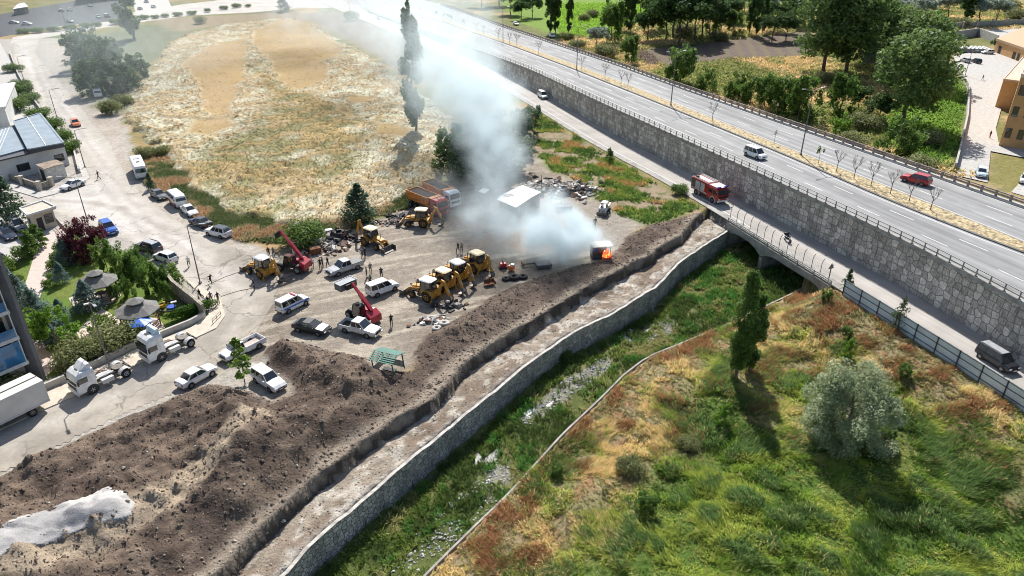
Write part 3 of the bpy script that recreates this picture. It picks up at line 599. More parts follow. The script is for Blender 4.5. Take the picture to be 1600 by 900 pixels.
# big retaining wall under the highway edge
ss = np.arange(-8, 389, 3.0)
wp = [xy(s, float(E_WALL(s))) for s in ss]
rw = wall_sheet("retaining_wall", [tuple(p) for p in wp], -.4, [float(zh(s)) + .02 for s in ss], -.45, M_HEX)
tag(rw, "long grey retaining wall of hexagonal stone blocks under the highway edge", "retaining wall")
cap = wall_sheet("coping", [xy(s, float(E_WALL(s)) - .12) for s in ss], [float(zh(s)) - .30 for s in ss], [float(zh(s)) + .22 for s in ss], -.62, M_CONCD, parent=rw)
cap.data.attributes.new
# vertical graffiti free: stone channel wall
def ch_line(fn, s0, s1, st, off=0.0, jit=0.0):
    out = []
    for s in np.arange(s0, s1, st):
        d = float(fn(s)) + off + (rnd.random() - .5) * jit; q = C0 + CD * s + CN * d; out.append((q[0], q[1]))
    return out
cl = ch_line(D_WALL, -30, 90, 1.2, 0, .05)
zt = [ZB + .10 + .10 * math.sin(i * .7) + .06 * math.sin(i * 2.1) + (rnd.random() - .5) * .08 for i in range(len(cl))]
cw = wall_sheet("stone_channel_wall", cl, -5.2, zt, .34, M_RUBBLE, mat("mortar_cap", (.46, .43, .38), .95, var=.3, scale=1.5, bump=.05))
tag(cw, "pale rubble stone retaining wall along the edge of the weedy stream", "stone wall")
ll = ch_line(D_LOW, -30, 88, 2.0)
lw = wall_sheet("low_concrete_wall", ll, -5.2, [-3.35 + .06 * math.sin(i * .7) - .3 * max(0, math.sin(i * .31)) for i in range(len(ll))], .2, M_CONCD)
tag(lw, "low thin concrete wall on the field side of the stream", "wall")
# ---------------------------------------------------------------- bridge of the frontage road
sb0, sb1 = se((34.9, 108.2))[0], se((43.9, 86.0))[0]
sb0, sb1 = min(sb0, sb1), max(sb0, sb1)
br = empty("road_bridge", (*xy((sb0 + sb1) / 2, float(E_FL((sb0 + sb1) / 2))), -.9), label="concrete road bridge with arched beams over the stream", cat="bridge")
inv = Matrix.Translation(-br.location)
def beam():
    mb = MB(); N = 40; pier = sb0 + (sb1 - sb0) * .615; rings = []
    for k in range(N + 1):
        s = sb0 + (sb1 - sb0) * k / N
        d = min(abs(s - pier), abs(s - sb1), abs(s - sb0)) ; span = max(0, 1 - d / 3.6)
        zb = -1.15 - 1.15 * span ** 2
        e = float(E_FL(s)); r = []
        for de, z in ((-.15, -.14), (.35, -.14), (.35, zb), (-.15, zb)): x, y = xy(s, e + de); r.append(inv @ Vector((x, y, z)))
        rings.append(r)
    return mb.loft(rings)
beam().build("beam", M_CONCD, br)
mb = MB(); rings = []
for k in range(21):
    s = sb0 - 1 + (sb1 - sb0 + 2) * k / 20; rings.append([inv @ Vector((*xy(s, float(E_FL(s)) + de), z)) for de, z in ((.36, -.02), (24.5, -.02), (24.5, -1.0), (.36, -1.0))])
mb.loft(rings).build("deck", M_CONCD, br)
mb = MB(); pier = sb0 + (sb1 - sb0) * .615
mb.loft([[inv @ Vector((*xy(pier + ds, float(E_FL(pier)) + de), z)) for ds, de in ((-.35, 0), (.35, 0), (.35, 22), (-.35, 22))] for z in (-6, -2.4)])
mb.build("pier", M_CONCD, br)
for s, nm in ((sb0 - .2, 0), (sb1 + .2, 1)):
    mb = MB(); mb.loft([[inv @ Vector((*xy(s + ds, float(E_FL(s)) + de), z)) for ds, de in ((-.5, 0), (.5, 0), (.5, 24), (-.5, 24))] for z in (-6, -1.0)])
    mb.build("abutment", M_CONCD, br)
# ---------------------------------------------------------------- guard rails
def guard_rail(name, label, fE, s0, s1, sp, hgt, m, rails, parent_z=zh, wpost=.10, concrete=False, off=0.1):
    sm = (s0 + s1) / 2; g = empty(name, (*xy(s0, float(fE(s0)) + off), float(parent_z(s0))), label=label, cat="guard rail"); iv = Matrix.Translation(-g.location)
    pt = lambda s, z, de=0: iv @ Vector((*xy(s, float(fE(s)) + off + de), float(parent_z(s)) + z))
    for z, h, w_ in rails:
        mb = MB(); ss = np.arange(s0, s1, 4.0)
        mb.loft([[pt(s, z - h / 2, -w_ / 2), pt(s, z + h / 2, -w_ / 2), pt(s, z + h / 2, w_ / 2), pt(s, z - h / 2, w_ / 2)] for s in ss])
        mb.build("rail", m, g)
    post = MB().box((0, 0, hgt / 2), (wpost * 1.4, wpost, hgt)).box((0, 0, .06), (wpost * 3, wpost * 3, .04)).mesh("post", m)
    ps = np.arange(s0 + .3, s1, sp); ang = math.atan2(HD[1], HD[0])
    for i, s in enumerate(ps[:100]): link("post", post, g, pt(s, 0), (0, 0, ang))
    if len(ps) > 100:
        mb = MB()
        for s in ps[100:]:
            c = pt(s, hgt / 2); mb.box(c, (wpost * 1.4, wpost, hgt), ang)
        o = mb.build("far_posts", m, g); o['kind'] = 'stuff'
    return g
guard_rail("guard_rail", "slim grey steel guard rail on top of the stone retaining wall", E_WALL, 30, 386, 2.0, 1.0, M_STEEL, ((.98, .09, .12), (.42, .14, .06)), lambda s: zh(s) + .2)
g2 = guard_rail("guard_rail", "heavy brown rusty guard rail along the far side of the highway", E_FR, 28, 400, 2.4, 1.25, mat("rail_pinkish_grey", (.30, .235, .215), .8, var=.25, scale=1.2), ((1.12, .16, .2), (.72, .26, .12)), zh, .22, off=.1)
mb = MB(); iv = Matrix.Translation(-g2.location)
mb.loft([[iv @ Vector((*xy(s, float(E_FR(s)) + de), float(zh(s)) + z)) for de, z in ((-.35, -.02), (-.35, .28), (.55, .28), (.55, -.02))] for s in np.arange(26, 402, 4.0)])
mb.build("plinth", M_CONC, g2)
# ---------------------------------------------------------------- mesh fence with curved posts on the bridge
fs0, fs1 = se(P(1290, 441))[0], se(P(1138, 345))[0]
mf = empty("mesh_fence", (*xy(fs0, float(E_FL(fs0)) + .35), .1), label="see-through wire mesh fence with curved posts on the bridge", cat="fence"); iv = Matrix.Translation(-mf.location)
fp = lambda s, z, de=0: iv @ Vector((*xy(s, float(E_FL(s)) + .35 + de), .1 + z))
ps = np.linspace(fs0, fs1, 14)
for s in ps:
    mb = MB(); mb.path([fp(s, 0), fp(s, 1.9), fp(s, 2.25, .12), fp(s, 2.5, .34)], .045); mb.build("post", mat("fence_post_dark", (.10, .10, .10), .6, .4), mf)
mb = MB()
for s in np.arange(fs0, fs1, .33): mb.tube(fp(s, .1), fp(s, 1.9), .007, n=3, caps=False)
for z in np.arange(.1, 2.0, .3):
    for a, b in zip(ps, ps[1:]): mb.tube(fp(a, z), fp(b, z), .009, n=3, caps=False)
for a, b in zip(ps, ps[1:]): mb.tube(fp(a, 2.5, .34), fp(b, 2.5, .34), .012, n=3, caps=False)
mb.build("wire_mesh", mat("fence_wire_pale", (.5, .5, .48), .5, .3), mf)
# ---------------------------------------------------------------- outer steel parapet of the bridge (two bars)
mb = MB(); pr = empty("bridge_parapet", (*xy(fs0, float(E_FL(fs0))), -.1), label="low dark steel parapet on the outer edge of the bridge beam", cat="parapet"); iv = Matrix.Translation(-pr.location)
for z in (.35, .62): MB().loft([[iv @ Vector((*xy(s, float(E_FL(s)) - .05 + a), z + b)) for a, b in ((-.05, -.05), (.05, -.05), (.05, .05), (-.05, .05))] for s in np.linspace(sb0, sb1, 12)]).build("bar", mat("parapet_grey", (.28, .28, .27), .6), pr)
for s in np.linspace(sb0, sb1, 8):
    x, y = xy(s, float(E_FL(s)) - .05); MB().box(iv @ Vector((x, y, .25)), (.12, .12, .75)).build("post", M_CONCD, pr)
# ---------------------------------------------------------------- corrugated hoarding
M_HOARD = mat("hoarding_sheet", (.72, .78, .80), .5, .0, var=.08, scale=.6)
M_HPOST = mat("hoarding_post", (.05, .055, .07), .6, .3)
h0, h1 = se(P(1700, 705))[0], se(P(1322, 458))[0]
hd = empty("hoarding_fence", (*xy(h0, float(E_FL(h0)) - .25), -.2), label="pale corrugated metal hoarding with dark posts beside the frontage road", cat="hoarding"); iv = Matrix.Translation(-hd.location)
n = int(round((h1 - h0) / 3.0)); hp = np.linspace(h0, h1, n + 1)
for a, b in zip(hp, hp[1:]):
    V = []; F = []; k = 0
    for j in range(41):
        s = a + (b - a) * j / 40; off = .025 if j % 2 else -.025
        x, y = xy(s, float(E_FL(s)) - .25 + off); V += [iv @ Vector((x, y, -.15)), iv @ Vector((x, y, 2.05))]
        if j: F.append((2 * j - 2, 2 * j - 1, 2 * j + 1, 2 * j))
    o = MB().add(V, F).build("panel", M_HOARD, hd); sm = o.modifiers.new('thick', 'SOLIDIFY'); sm.thickness = .006
for s in hp:
    x, y = xy(s, float(E_FL(s)) - .33); MB().box(iv @ Vector((x, y, .95)), (.09, .09, 2.3)).build("post", M_HPOST, hd)
for z in (.35, 1.2, 1.95):
    MB().loft([[iv @ Vector((*xy(s, float(E_FL(s)) - .30 + de), z + dz)) for de, dz in ((-.03, -.03), (.03, -.03), (.03, .03), (-.03, .03))] for s in hp]).build("rail", M_HPOST, hd)
# ---------------------------------------------------------------- stream water
def water():
    gs, gd = np.meshgrid(np.arange(-32, 96, .35), np.arange(0, 24, .35)); wd, ld = D_WALL(gs), D_LOW(gs); gd2 = wd + .1 + (ld - wd - .2) * gd / 24
    gx = C0[0] + CD[0] * gs + CN[0] * gd2; gy = C0[1] + CD[1] * gs + CN[1] * gd2
    fo = smooth(.50, .60, fbm(gs, gd2 * 3.0, 2.2, 4, 701)) * smooth(.35, .5, fbm(gx, gy, 7, 2, 702)) * np.clip(gsample(ROCKY, gx, gy) * 1.3 + .25, 0, 1)
    cc = lay(np.tile(rgb(.075, .08, .065), gx.shape + (1,)), fo, rgb(.74, .75, .75)); z = -4.62 + .05 * fbm(gs, gd2, .9, 3, 703) + .10 * fo
    m = mat_attr("stream_water", .42, .10, 2, .05, 5, spec=.35); o = link("stream_water", gridmesh("stream_water", gx, gy, z, cc, m)); tag(o, kind='structure')
water()
# ---------------------------------------------------------------- trees
def leaf_cloud(rs, C, Rv, n, size, jit=.35, shell=.55, dark=0):
    """n leaf quads in an ellipsoid; returns verts, quads"""
    d = rs.normal(size=(n, 3)); d /= np.linalg.norm(d, axis=1)[:, None]
    r = shell + (1 - shell) * rs.rand(n) ** .6; r[rs.rand(n) < .2] *= .7
    c = np.asarray(C) + d * r[:, None] * np.asarray(Rv)
    u = rs.normal(size=(n, 3)); u /= np.linalg.norm(u, axis=1)[:, None]
    nn = d * .7 + rs.normal(size=(n, 3)) * .6; v = np.cross(nn, u); v /= np.linalg.norm(v, axis=1)[:, None] + 1e-9; u = np.cross(v, nn); u /= np.linalg.norm(u, axis=1)[:, None] + 1e-9
    sz = size * (1 - jit + 2 * jit * rs.rand(n))[:, None]
    V = np.stack([c - u * sz, c - v * sz * .55, c + u * sz, c + v * sz * .55], 1)
    return V
def crown_mesh(name, kind, seed, h, r, nclump, nleaf, size, c1, c2, m):
    rs = np.random.RandomState(seed); VS = []; CS = []
    LB = []
    for q in range(13):
        th = math.acos(1 - 1.45 * rs.rand()); a = rs.rand() * 6.28; k = .50 + .22 * rs.rand(); LB.append((math.sin(th) * math.cos(a) * k, math.sin(th) * math.sin(a) * k, math.cos(th) * k, .26 + .20 * rs.rand()))
    for k in range(nclump):
        t = rs.rand()
        if kind == 'poplar':
            z = h * (.10 + .88 * t); rr = r * (min(1, (t + .08) * 3.2) ** .5) * (1 - .55 * max(0, t - .55) / .45 if t > .55 else 1); a = rs.rand() * 6.28; q = rr * .72 * rs.rand() ** .5
            c = (q * math.cos(a), q * math.sin(a), z); R3 = (rr * .34, rr * .34, h * .055)
        elif kind == 'conifer':
            z = h * (.08 + .9 * t); rr = r * (1 - t) ** .85 + r * .06; a = rs.rand() * 6.28; q = rr * (.35 + .5 * rs.rand())
            c = (q * math.cos(a), q * math.sin(a), z - q * .12); R3 = (rr * .38 + .1, rr * .38 + .1, h * .05 + .08)
        elif kind == 'bush':
            a = rs.rand() * 6.28; q = r * .7 * rs.rand() ** .5; c = (q * math.cos(a), q * math.sin(a), h * (.25 + .45 * rs.rand() * (1 - (q / r) ** 2 * .6))); R3 = (r * .36, r * .36, h * .26)
        elif kind == 'vase':   # broad crown narrow at its foot
            z = h * (.22 + .74 * t); rr = r * (.35 + .65 * math.sin(math.pi * min(1, t * .75 + .15))); a = rs.rand() * 6.28; q = rr * .8 * rs.rand() ** .5
            c = (q * math.cos(a), q * math.sin(a), z); R3 = (r * .26, r * .26, h * .085)
        elif kind == 'full':                    # crown down to the ground, many lobes
            if k == 0:
                FL = []
                for q in range(20): a = rs.rand() * 6.28; zz = .14 + .72 * rs.rand(); rad = (.30 + .62 * math.sin(math.pi * min(1, zz * .85 + .16))) * (.35 + .5 * rs.rand()); FL.append((rad * math.cos(a), rad * math.sin(a), zz, .16 + .16 * rs.rand()))
            bx, by, bz, br = FL[rs.randint(20)]; d = rs.normal(size=3); d /= np.linalg.norm(d); c = (r * (bx + d[0] * br), r * (by + d[1] * br), max(.06, bz + d[2] * br * .7) * h); s_ = .10 + .10 * rs.rand(); R3 = (r * s_ * 1.1, r * s_ * 1.1, h * s_ * .6)
        elif kind == 'round':                  # lobes of clumps with gaps between
            bx, by, bz, br = LB[rs.randint(len(LB))]; d = rs.normal(size=3); d /= np.linalg.norm(d); d[2] = abs(d[2]) * .9 - .15; c = (r * (bx + d[0] * br), r * (by + d[1] * br), h * .56 + h * .38 * (bz + d[2] * br)); s_ = .13 + .12 * rs.rand(); R3 = (r * s_ * 1.15, r * s_ * 1.15, h * s_ * .42)
        else:
            th = math.acos(1 - 1.6 * rs.rand()); a = rs.rand() * 6.28; q = .72 + .12 * rs.randn()
            c = (r * q * math.sin(th) * math.cos(a), r * q * math.sin(th) * math.sin(a), h * .58 + h * .36 * q * math.cos(th)); s_ = .22 + .16 * rs.rand(); q_ = .85 + .35 * rs.rand(); c = (c[0] * q_, c[1] * q_, c[2] + (q_ - 1) * h * .3); R3 = (r * s_ * 1.05, r * s_ * 1.05, h * s_ * .5)
        n = max(4, int(nleaf * (.6 + .8 * rs.rand())))
        VS.append(leaf_cloud(rs, c, R3, n, size)); f = rs.rand(); cc = (np.asarray(c1) * (1 - f) + np.asarray(c2) * f) * 1.95
        CS.append(np.clip(cc[None] * (1 + .35 * (rs.rand(n)[:, None] - .5)), 0, 1))
    V = np.concatenate(VS); Cc = np.repeat(np.concatenate(CS), 4, 0); F = np.arange(len(V) * 4).reshape(-1, 4)
    return npmesh(name, V.reshape(-1, 3), F, Cc, m)
M_LEAF = mat_attr("leaves", .6, 0, trans=.42, bump=0, spec=.25)
M_BARK = mat("bark_brown", (.13, .10, .075), .95, var=.35, scale=2.0, bump=.02)
M_BARKG = mat("bark_grey", (.22, .20, .17), .95, var=.3, scale=2.0, bump=.02)
def trunk_mesh(name, seed, h, r0, top, nb, spread, m, up=.5):
    rs = random.Random(seed); mb = MB(); pts = [Vector((0, 0, -.2))]; k = 5
    for i in range(1, k + 1): pts.append(Vector(((rs.random() - .5) * .05 * h, (rs.random() - .5) * .05 * h, top * h * i / k)))
    for i in range(k): mb.tube(pts[i], pts[i + 1], r0 * (1 - .8 * i / k), r0 * (1 - .8 * (i + 1) / k), 7, caps=False)
    for j in range(nb):
        t = .25 + .7 * rs.random(); p = pts[0].lerp(pts[-1], t); a = rs.random() * 6.28; L = spread * (.6 + .5 * rs.random()) * (1.15 - .5 * t)
        q = p + Vector((math.cos(a) * L, math.sin(a) * L, L * up * (.6 + rs.random()))); mid = p.lerp(q, .5) + Vector((0, 0, L * .08))
        mb.tube(p, mid, r0 * .32 * (1.1 - t * .6), r0 * .2, 5, caps=False); mb.tube(mid, q, r0 * .2, r0 * .06, 5, caps=False)
    return mb.mesh(name, m)
TREE = {}
def tree_proto(key):
    if key in TREE: return TREE[key]
    kind, var = key.rsplit('_', 1); var = int(var); sd = 100 + var * 17 + sum(map(ord, kind))
    g1, g2 = (.035, .070, .014), (.085, .140, .028)
    T = dict(
        round=('round', 10, 4.3, 62, 64, .27, g1, g2, .16, .75, 8, 3.2), dark=('round', 10, 4.8, 74, 64, .28, (.020, .042, .014), (.050, .085, .022), .2, .75, 9, 3.6),
        full=('full', 10, 4.4, 90, 56, .26, g1, g2, .15, .85, 10, 2.6),
        fdark=('full', 10, 5.0, 110, 60, .28, (.030, .055, .022), (.065, .10, .04), .16, .85, 10, 2.6),
        bright=('full', 8, 4.0, 44, 60, .27, (.06, .115, .015), (.12, .20, .03), .14, .7, 8, 2.8),
        silver=('round', 10, 4.6, 74, 64, .27, (.11, .135, .10), (.20, .23, .19), .2, .7, 9, 3.6),
        vase=('vase', 14, 5.6, 110, 70, .28, (.04, .075, .02), (.11, .155, .05), .28, .8, 12, 4.2),
        poplar=('poplar', 16, 1.9, 60, 60, .30, (.028, .055, .014), (.065, .105, .026), .18, .92, 10, 1.0),
        conifer=('conifer', 9, 2.8, 110, 30, .20, (.025, .050, .028), (.055, .085, .05), .14, .97, 16, 1.7),
        blue=('conifer', 7, 3.0, 130, 34, .17, (.05, .085, .075), (.12, .165, .15), .13, .97, 16, 1.8),
        purple=('full', 7, 4.0, 180, 60, .16, (.030, .008, .012), (.075, .02, .028), .15, .7, 9, 3.0),
        bush=('bush', 2.6, 2.2, 40, 90, .11, (.035, .065, .015), (.085, .13, .03), .07, .6, 6, 1.2),
        olive=('bush', 2.6, 2.2, 40, 90, .11, (.07, .08, .03), (.15, .16, .07), .07, .6, 6, 1.2),
        ball=('bush', 1.6, .9, 14, 60, .09, (.05, .08, .015), (.10, .15, .03), .05, .5, 3, .5),
        cone=('poplar', 5, 1.5, 50, 50, .14, (.04, .075, .015), (.085, .14, .025), .1, .9, 6, .8),
        sapl=('poplar', 6, 1.4, 22, 40, .19, (.06, .10, .02), (.12, .18, .035), .07, .9, 8, .9),
        young=('round', 4.2, .9, 12, 26, .13, (.06, .09, .025), (.12, .16, .05), .05, .65, 5, .7),
    )[kind]
    k2, h, r, nc, nl, sz, c1, c2, r0, top, nb, sp = T
    cr = crown_mesh("crown", k2, sd, h, r, nc, nl, sz, c1, c2, M_LEAF); tr = trunk_mesh("trunk", sd, h, r0, top, nb, sp, M_BARK)
    TREE[key] = (cr, tr, h); return TREE[key]
def tree(kind, px, py, h, label, cat="tree", z=None, name=None, group=None, wide=1.0, base=0.0, loc=None, trunk=True):
    v = int(px * 7 + py * 3) % 3; cr, tr, h0 = tree_proto(f"{kind}_{v}")
    p = Vector(loc) if loc is not None else P(px, py, base)
    if loc is None: p.z = float(gz(p.x, p.y)[0]) if z is None else z
    s = h / h0; nm = name or {'poplar': 'poplar_tree', 'conifer': 'conifer_tree', 'blue': 'blue_spruce_tree', 'purple': 'plum_tree', 'bush': 'bush', 'olive': 'bush', 'ball': 'clipped_bush', 'cone': 'cypress_tree'}.get(kind, 'tree')
    r = empty(nm, p, rnd.random() * 6.28, label, cat, group); r.scale = (s * wide, s * wide, s)
    link("crown", cr, r)
    if trunk: link("trunk", tr, r)
    return r
# bare tree: trunk and fine branches only
def bare_mesh(seed, h, dens=16, leafy=0):
    rs = random.Random(seed); mb = MB(); mb.tube((0, 0, -.1), (0, 0, h * .45), .07, .05, 6)
    def grow(p, d, L, r, lv):
        q = p + d * L; mb.tube(p, q, r, r * .6, 4, caps=False)
        if lv == 0: return
        for _ in range(3 if lv > 1 else 3):
            dd = (d + Vector((rs.random() - .5, rs.random() - .5, rs.random() * .5)) * 1.1).normalized(); grow(q, dd, L * .62, r * .6, lv - 1)
    for j in range(6):
        a = j * 1.05 + rs.random(); grow(Vector((0, 0, h * (.32 + .03 * j))), Vector((math.cos(a) * .6, math.sin(a) * .6, 1)).normalized(), h * .24, .035, 3)
    return mb
M_TWIG = mat("twig_grey", (.15, .125, .105), .95, var=.2)
# ---------------------------------------------------------------- people: one skinned body per pose
def person_body(pose):
    # joints in metres; facing +Y
    J = {}; J['pelvis'] = (0, 0, .95); J['chest'] = (0, .02, 1.28); J['neck'] = (0, .02, 1.48); J['headb'] = (0, .03, 1.58); J['head'] = (0, .04, 1.72)
    sh = .19
    A = dict(stand=((.25, .0, 1.15), (.25, .10, .90)), walk=((.24, -.18, 1.18), (.25, -.22, .94)), point=((.30, .18, 1.25), (.30, .42, 1.28)), crouch=((.28, .25, .75), (.15, .42, .62)), run=((.26, -.25, 1.22), (.26, -.10, 1.00)), ride=((.28, .25, 1.1), (.26, .5, 1.0)))[pose]
    B = dict(stand=((-.25, -.02, 1.15), (-.24, .06, .90)), walk=((-.24, .12, 1.18), (-.24, .28, 1.0)), point=((-.25, 0, 1.15), (-.22, .08, .9)), crouch=((-.28, .25, .75), (-.15, .42, .60)), run=((-.26, .18, 1.22), (-.22, .36, 1.2)), ride=((-.28, .25, 1.1), (-.26, .5, 1.0)))[pose]
    L1 = dict(stand=((.11, .02, .50), (.12, -.02, .06), (.13, .14, .03)), walk=((.11, .20, .52), (.11, .28, .07), (.11, .42, .05)), point=((.13, .02, .50), (.15, -.02, .06), (.16, .14, .03)), crouch=((.18, .36, .48), (.16, .12, .07), (.17, .28, .03)), run=((.11, .32, .62), (.11, .18, .22), (.11, .32, .16)), ride=((.24, .38, .82), (.24, .15, .42), (.24, .32, .38)))[pose]
    L2 = dict(stand=((-.11, .0, .50), (-.13, -.04, .06), (-.14, .12, .03)), walk=((-.11, -.05, .50), (-.11, -.34, .14), (-.11, -.22, .05)), point=((-.13, 0, .50), (-.15, -.06, .06), (-.16, .10, .03)), crouch=((-.18, .34, .42), (-.16, .05, .07), (-.17, .2, .03)), run=((-.11, -.10, .52), (-.11, -.48, .36), (-.11, -.5, .24)), ride=((-.24, .38, .82), (-.24, .15, .42), (-.24, .32, .38)))[pose]
    if pose == 'crouch':
        for k in ('pelvis', 'chest', 'neck', 'headb', 'head'): x, y, z = J[k]; J[k] = (x, y + (z - .95) * .45, .42 + (z - .95) * .85)
    if pose == 'run':
        for k in ('chest', 'neck', 'headb', 'head'): x, y, z = J[k]; J[k] = (x, y + (z - .95) * .25, z - .02)
    if pose == 'ride':
        for k in ('chest', 'neck', 'headb', 'head'): x, y, z = J[k]; J[k] = (x, y + (z - .95) * .3, z)
    cx, cy_, cz = J['neck']; V = []; E = []; Rr = []
    def ad(p, r, par=None):
        V.append(p); Rr.append(r)
        if par is not None: E.append((par, len(V) - 1))
        return len(V) - 1
    pe = ad(J['pelvis'], (.155, .115)); ab = ad(tuple(np.mean([J['pelvis'], J['chest']], 0)), (.135, .10), pe); ch = ad(J['chest'], (.17, .115), ab)
    nk = ad(J['neck'], (.06, .06), ch); hb = ad(J['headb'], (.075, .085), nk); hd_ = ad(J['head'], (.075, .085), hb)
    for sg, AA in ((1, A), (-1, B)):
        s0 = ad((cx + sg * sh, cy_ - .02, cz - .07), (.062, .062), ch); el = ad(AA[0], (.046, .046), s0); wr = ad(AA[1], (.032, .028), el)
        d = np.array(AA[1]) - np.array(AA[0]); d = d / np.linalg.norm(d); pl = ad(tuple(np.array(AA[1]) + d * .07), (.038, .02), wr)
    for sg, LL in ((1, L1), (-1, L2)):
        hp_ = ad((J['pelvis'][0] + sg * .10, J['pelvis'][1], J['pelvis'][2] - .08), (.098, .10), pe); kn = ad(LL[0], (.066, .066), hp_); an = ad(LL[1], (.046, .046), kn); to = ad(LL[2], (.045, .032), an)
    me = bpy.data.meshes.new("b"); me.from_pydata(V, E, []); o = bpy.data.objects.new("b", me); COL.objects.link(o)
    sk = o.modifiers.new('s', 'SKIN'); ly = me.skin_vertices[0].data
    for i, r in enumerate(Rr): ly[i].radius = r; ly[i].use_root = (i == 0)
    sb = o.modifiers.new('u', 'SUBSURF'); sb.levels = 1
    dg = bpy.context.evaluated_depsgraph_get(); ev = o.evaluated_get(dg); res = bpy.data.meshes.new_from_object(ev)
    bpy.data.objects.remove(o); bpy.data.meshes.remove(me)
    # fingers: four unequal curled fingers and a thumb leaving the side of each palm
    fb = MB()
    for sg, AA in ((1, A), (-1, B)):
        a, w_ = np.array(AA[0]), np.array(AA[1]); d = (w_ - a) / np.linalg.norm(w_ - a); side = np.cross(d, (sg, 0, 0)); side = side / (np.linalg.norm(side) + 1e-9); inn = np.cross(side, d)
        root = w_ + d * .08
        for k, L in enumerate((.062, .075, .07, .052)):
            p0 = root + side * (.027 - .018 * k); p1 = p0 + d * L * .55 + inn * .004; p2 = p1 + d * L * .4 + inn * .02; fb.tube(p0, p1, .009, .008, 5); fb.tube(p1, p2, .008, .006, 5)
        t0 = w_ + d * .035 + side * .03; t1 = t0 + side * .025 + d * .03; fb.tube(t0, t1, .011, .009, 5); fb.tube(t1, t1 + d * .03 + inn * .01, .009, .007, 5)
    # nose, ears
    hx, hy, hz = J['head']; fb.tube((hx, hy + .085, hz - .03), (hx, hy + .115, hz - .045), .014, .018, 5)
    for sg in (1, -1): fb.tube((hx + sg * .082, hy, hz - .03), (hx + sg * .094, hy - .01, hz - .03), .025, .02, 6)
    me2 = bpy.data.meshes.new("person_body"); bm = bmesh.new(); bm.from_mesh(res); n0 = len(bm.faces)
    t = fb.mesh("t", []); bm.from_mesh(t); bpy.data.meshes.remove(t); bpy.data.meshes.remove(res)
    bm.faces.ensure_lookup_table(); zp = J['pelvis'][2]; wr1, wr2 = Vector(A[1]), Vector(B[1]); f1, f2 = Vector(L1[2]), Vector(L2[2]); hv = Vector(J['head'])
    for i, f in enumerate(bm.faces):
        c = f.calc_center_median(); f.smooth = True; mi = 1
        if i >= n0 or (c - hv).length < .15 or (c - Vector(J['headb'])).length < .07: mi = 0
        elif min((c - wr1).length, (c - wr2).length) < .11 and min((c - wr1).length, (c - wr2).length) < abs(c.x) : mi = 0
        elif min((c - f1).length, (c - f2).length) < .13: mi = 3
        else:
            da = min((c - Vector(AA)).length for AA in (A[0], B[0])); 
            if pose == 'crouch': mi = 1 if c.z > zp + .08 and not (abs(c.x) > .12 and c.z < .5) else 2
            else: mi = 1 if (c.z > zp - .02 or (abs(c.x) > .20 and pose != 'ride')) else 2
        if mi == 0 and i < n0 and (c.z > hv.z + .03 or c.y < hv.y - .02) and (c - hv).length < .2: mi = 4
        f.material_index = mi
    bm.to_mesh(me2); bm.free()
    for m in (M_SKIN, M_CLOTH['black'], M_CLOTH['navy'], M_CLOTH['shoe'], M_CLOTH['hair']): me2.materials.append(m)
    return me2
M_SKIN = mat("skin_tone", (.42, .26, .18), .6, var=.04)
M_CLOTH = {k: mat("cloth_" + k, c, .9, var=.12, scale=6) for k, c in dict(black=(.02, .02, .022), navy=(.03, .035, .07), shoe=(.03, .025, .02), hair=(.025, .018, .012), white=(.62, .62, .6), grey=(.16, .16, .16), red=(.35, .03, .03), blue=(.06, .12, .3), khaki=(.24, .19, .11), jeans=(.06, .09, .16), beige=(.4, .33, .24), darkgreen=(.04, .06, .04), yellow=(.6, .5, .05), helmet=(.55, .5, .1)).items()}
POSE = {}
def person(px, py, pose, face, top, legs, label, hgt=1.75, z=None, loc=None, name="person", base=0.0):
    if pose not in POSE: POSE[pose] = person_body(pose)
    p = Vector(loc) if loc is not None else P(px, py, base)
    if loc is None: p.z = float(gz(p.x, p.y)[0]) if z is None else z
    o = link(name, POSE[pose], None, p, (0, 0, R(face))); s = hgt / 1.8; o.scale = (s, s, s)
    for i, k in ((1, top), (2, legs)): o.material_slots[i].link = 'OBJECT'; o.material_slots[i].material = M_CLOTH[k]
    tag(o, label, "person"); return o
# ---------------------------------------------------------------- vehicles: local x forward, y left, z up
PAINT = {}
def paint(k):
    c = dict(white=(.74, .74, .73), offwhite=(.62, .61, .58), silver=(.36, .37, .38), black=(.016, .016, .02), darkgrey=(.07, .075, .08), navy=(.025, .04, .08), blue=(.02, .10, .42), red=(.42, .015, .015), orange=(.65, .17, .04),
             firered=(.36, .018, .015), green=(.02, .16, .12), jcb=(.46, .225, .03), bed=(.62, .23, .05), cream=(.60, .50, .30), lightgrey=(.5, .5, .5), brown=(.2, .12, .08), telered=(.34, .015, .03), pale_blue=(.55, .68, .8), gunmetal=(.04, .042, .05))[k]
    return mat("paint_" + k, c, .34 if k not in ('jcb', 'bed', 'cream') else .6, .0, var=.13 if k not in ('jcb', 'bed', 'telered', 'firered') else .28, scale=2.2, coat=.4 if k not in ('jcb', 'bed', 'cream') else 0, spec=.5)
M_GLASS = mat("vehicle_glass", (.018, .024, .028), .06, 0, var=.02, spec=.9, coat=.5)
M_TYRE = mat("tyre_rubber", (.022, .021, .020), .92, var=.2, scale=4)
M_RIM = mat("rim_alloy", (.38, .38, .38), .4, .7, var=.1)
M_DARK = mat("dark_plastic", (.025, .025, .025), .7, var=.15)
M_CHAS = mat("chassis_dark_steel", (.075, .07, .065), .7, .4, var=.4, scale=2)
M_GREASE = mat("greasy_steel", (.14, .125, .11), .6, .5, var=.4, scale=3)
M_LAMP = mat("headlight_glass", (.7, .72, .74), .12, .1, spec=.8)
M_TAIL = mat("taillight_red", (.35, .01, .01), .2)
M_RUST = mat("rusty_steel", (.20, .085, .04), .9, .2, var=.4, scale=3)
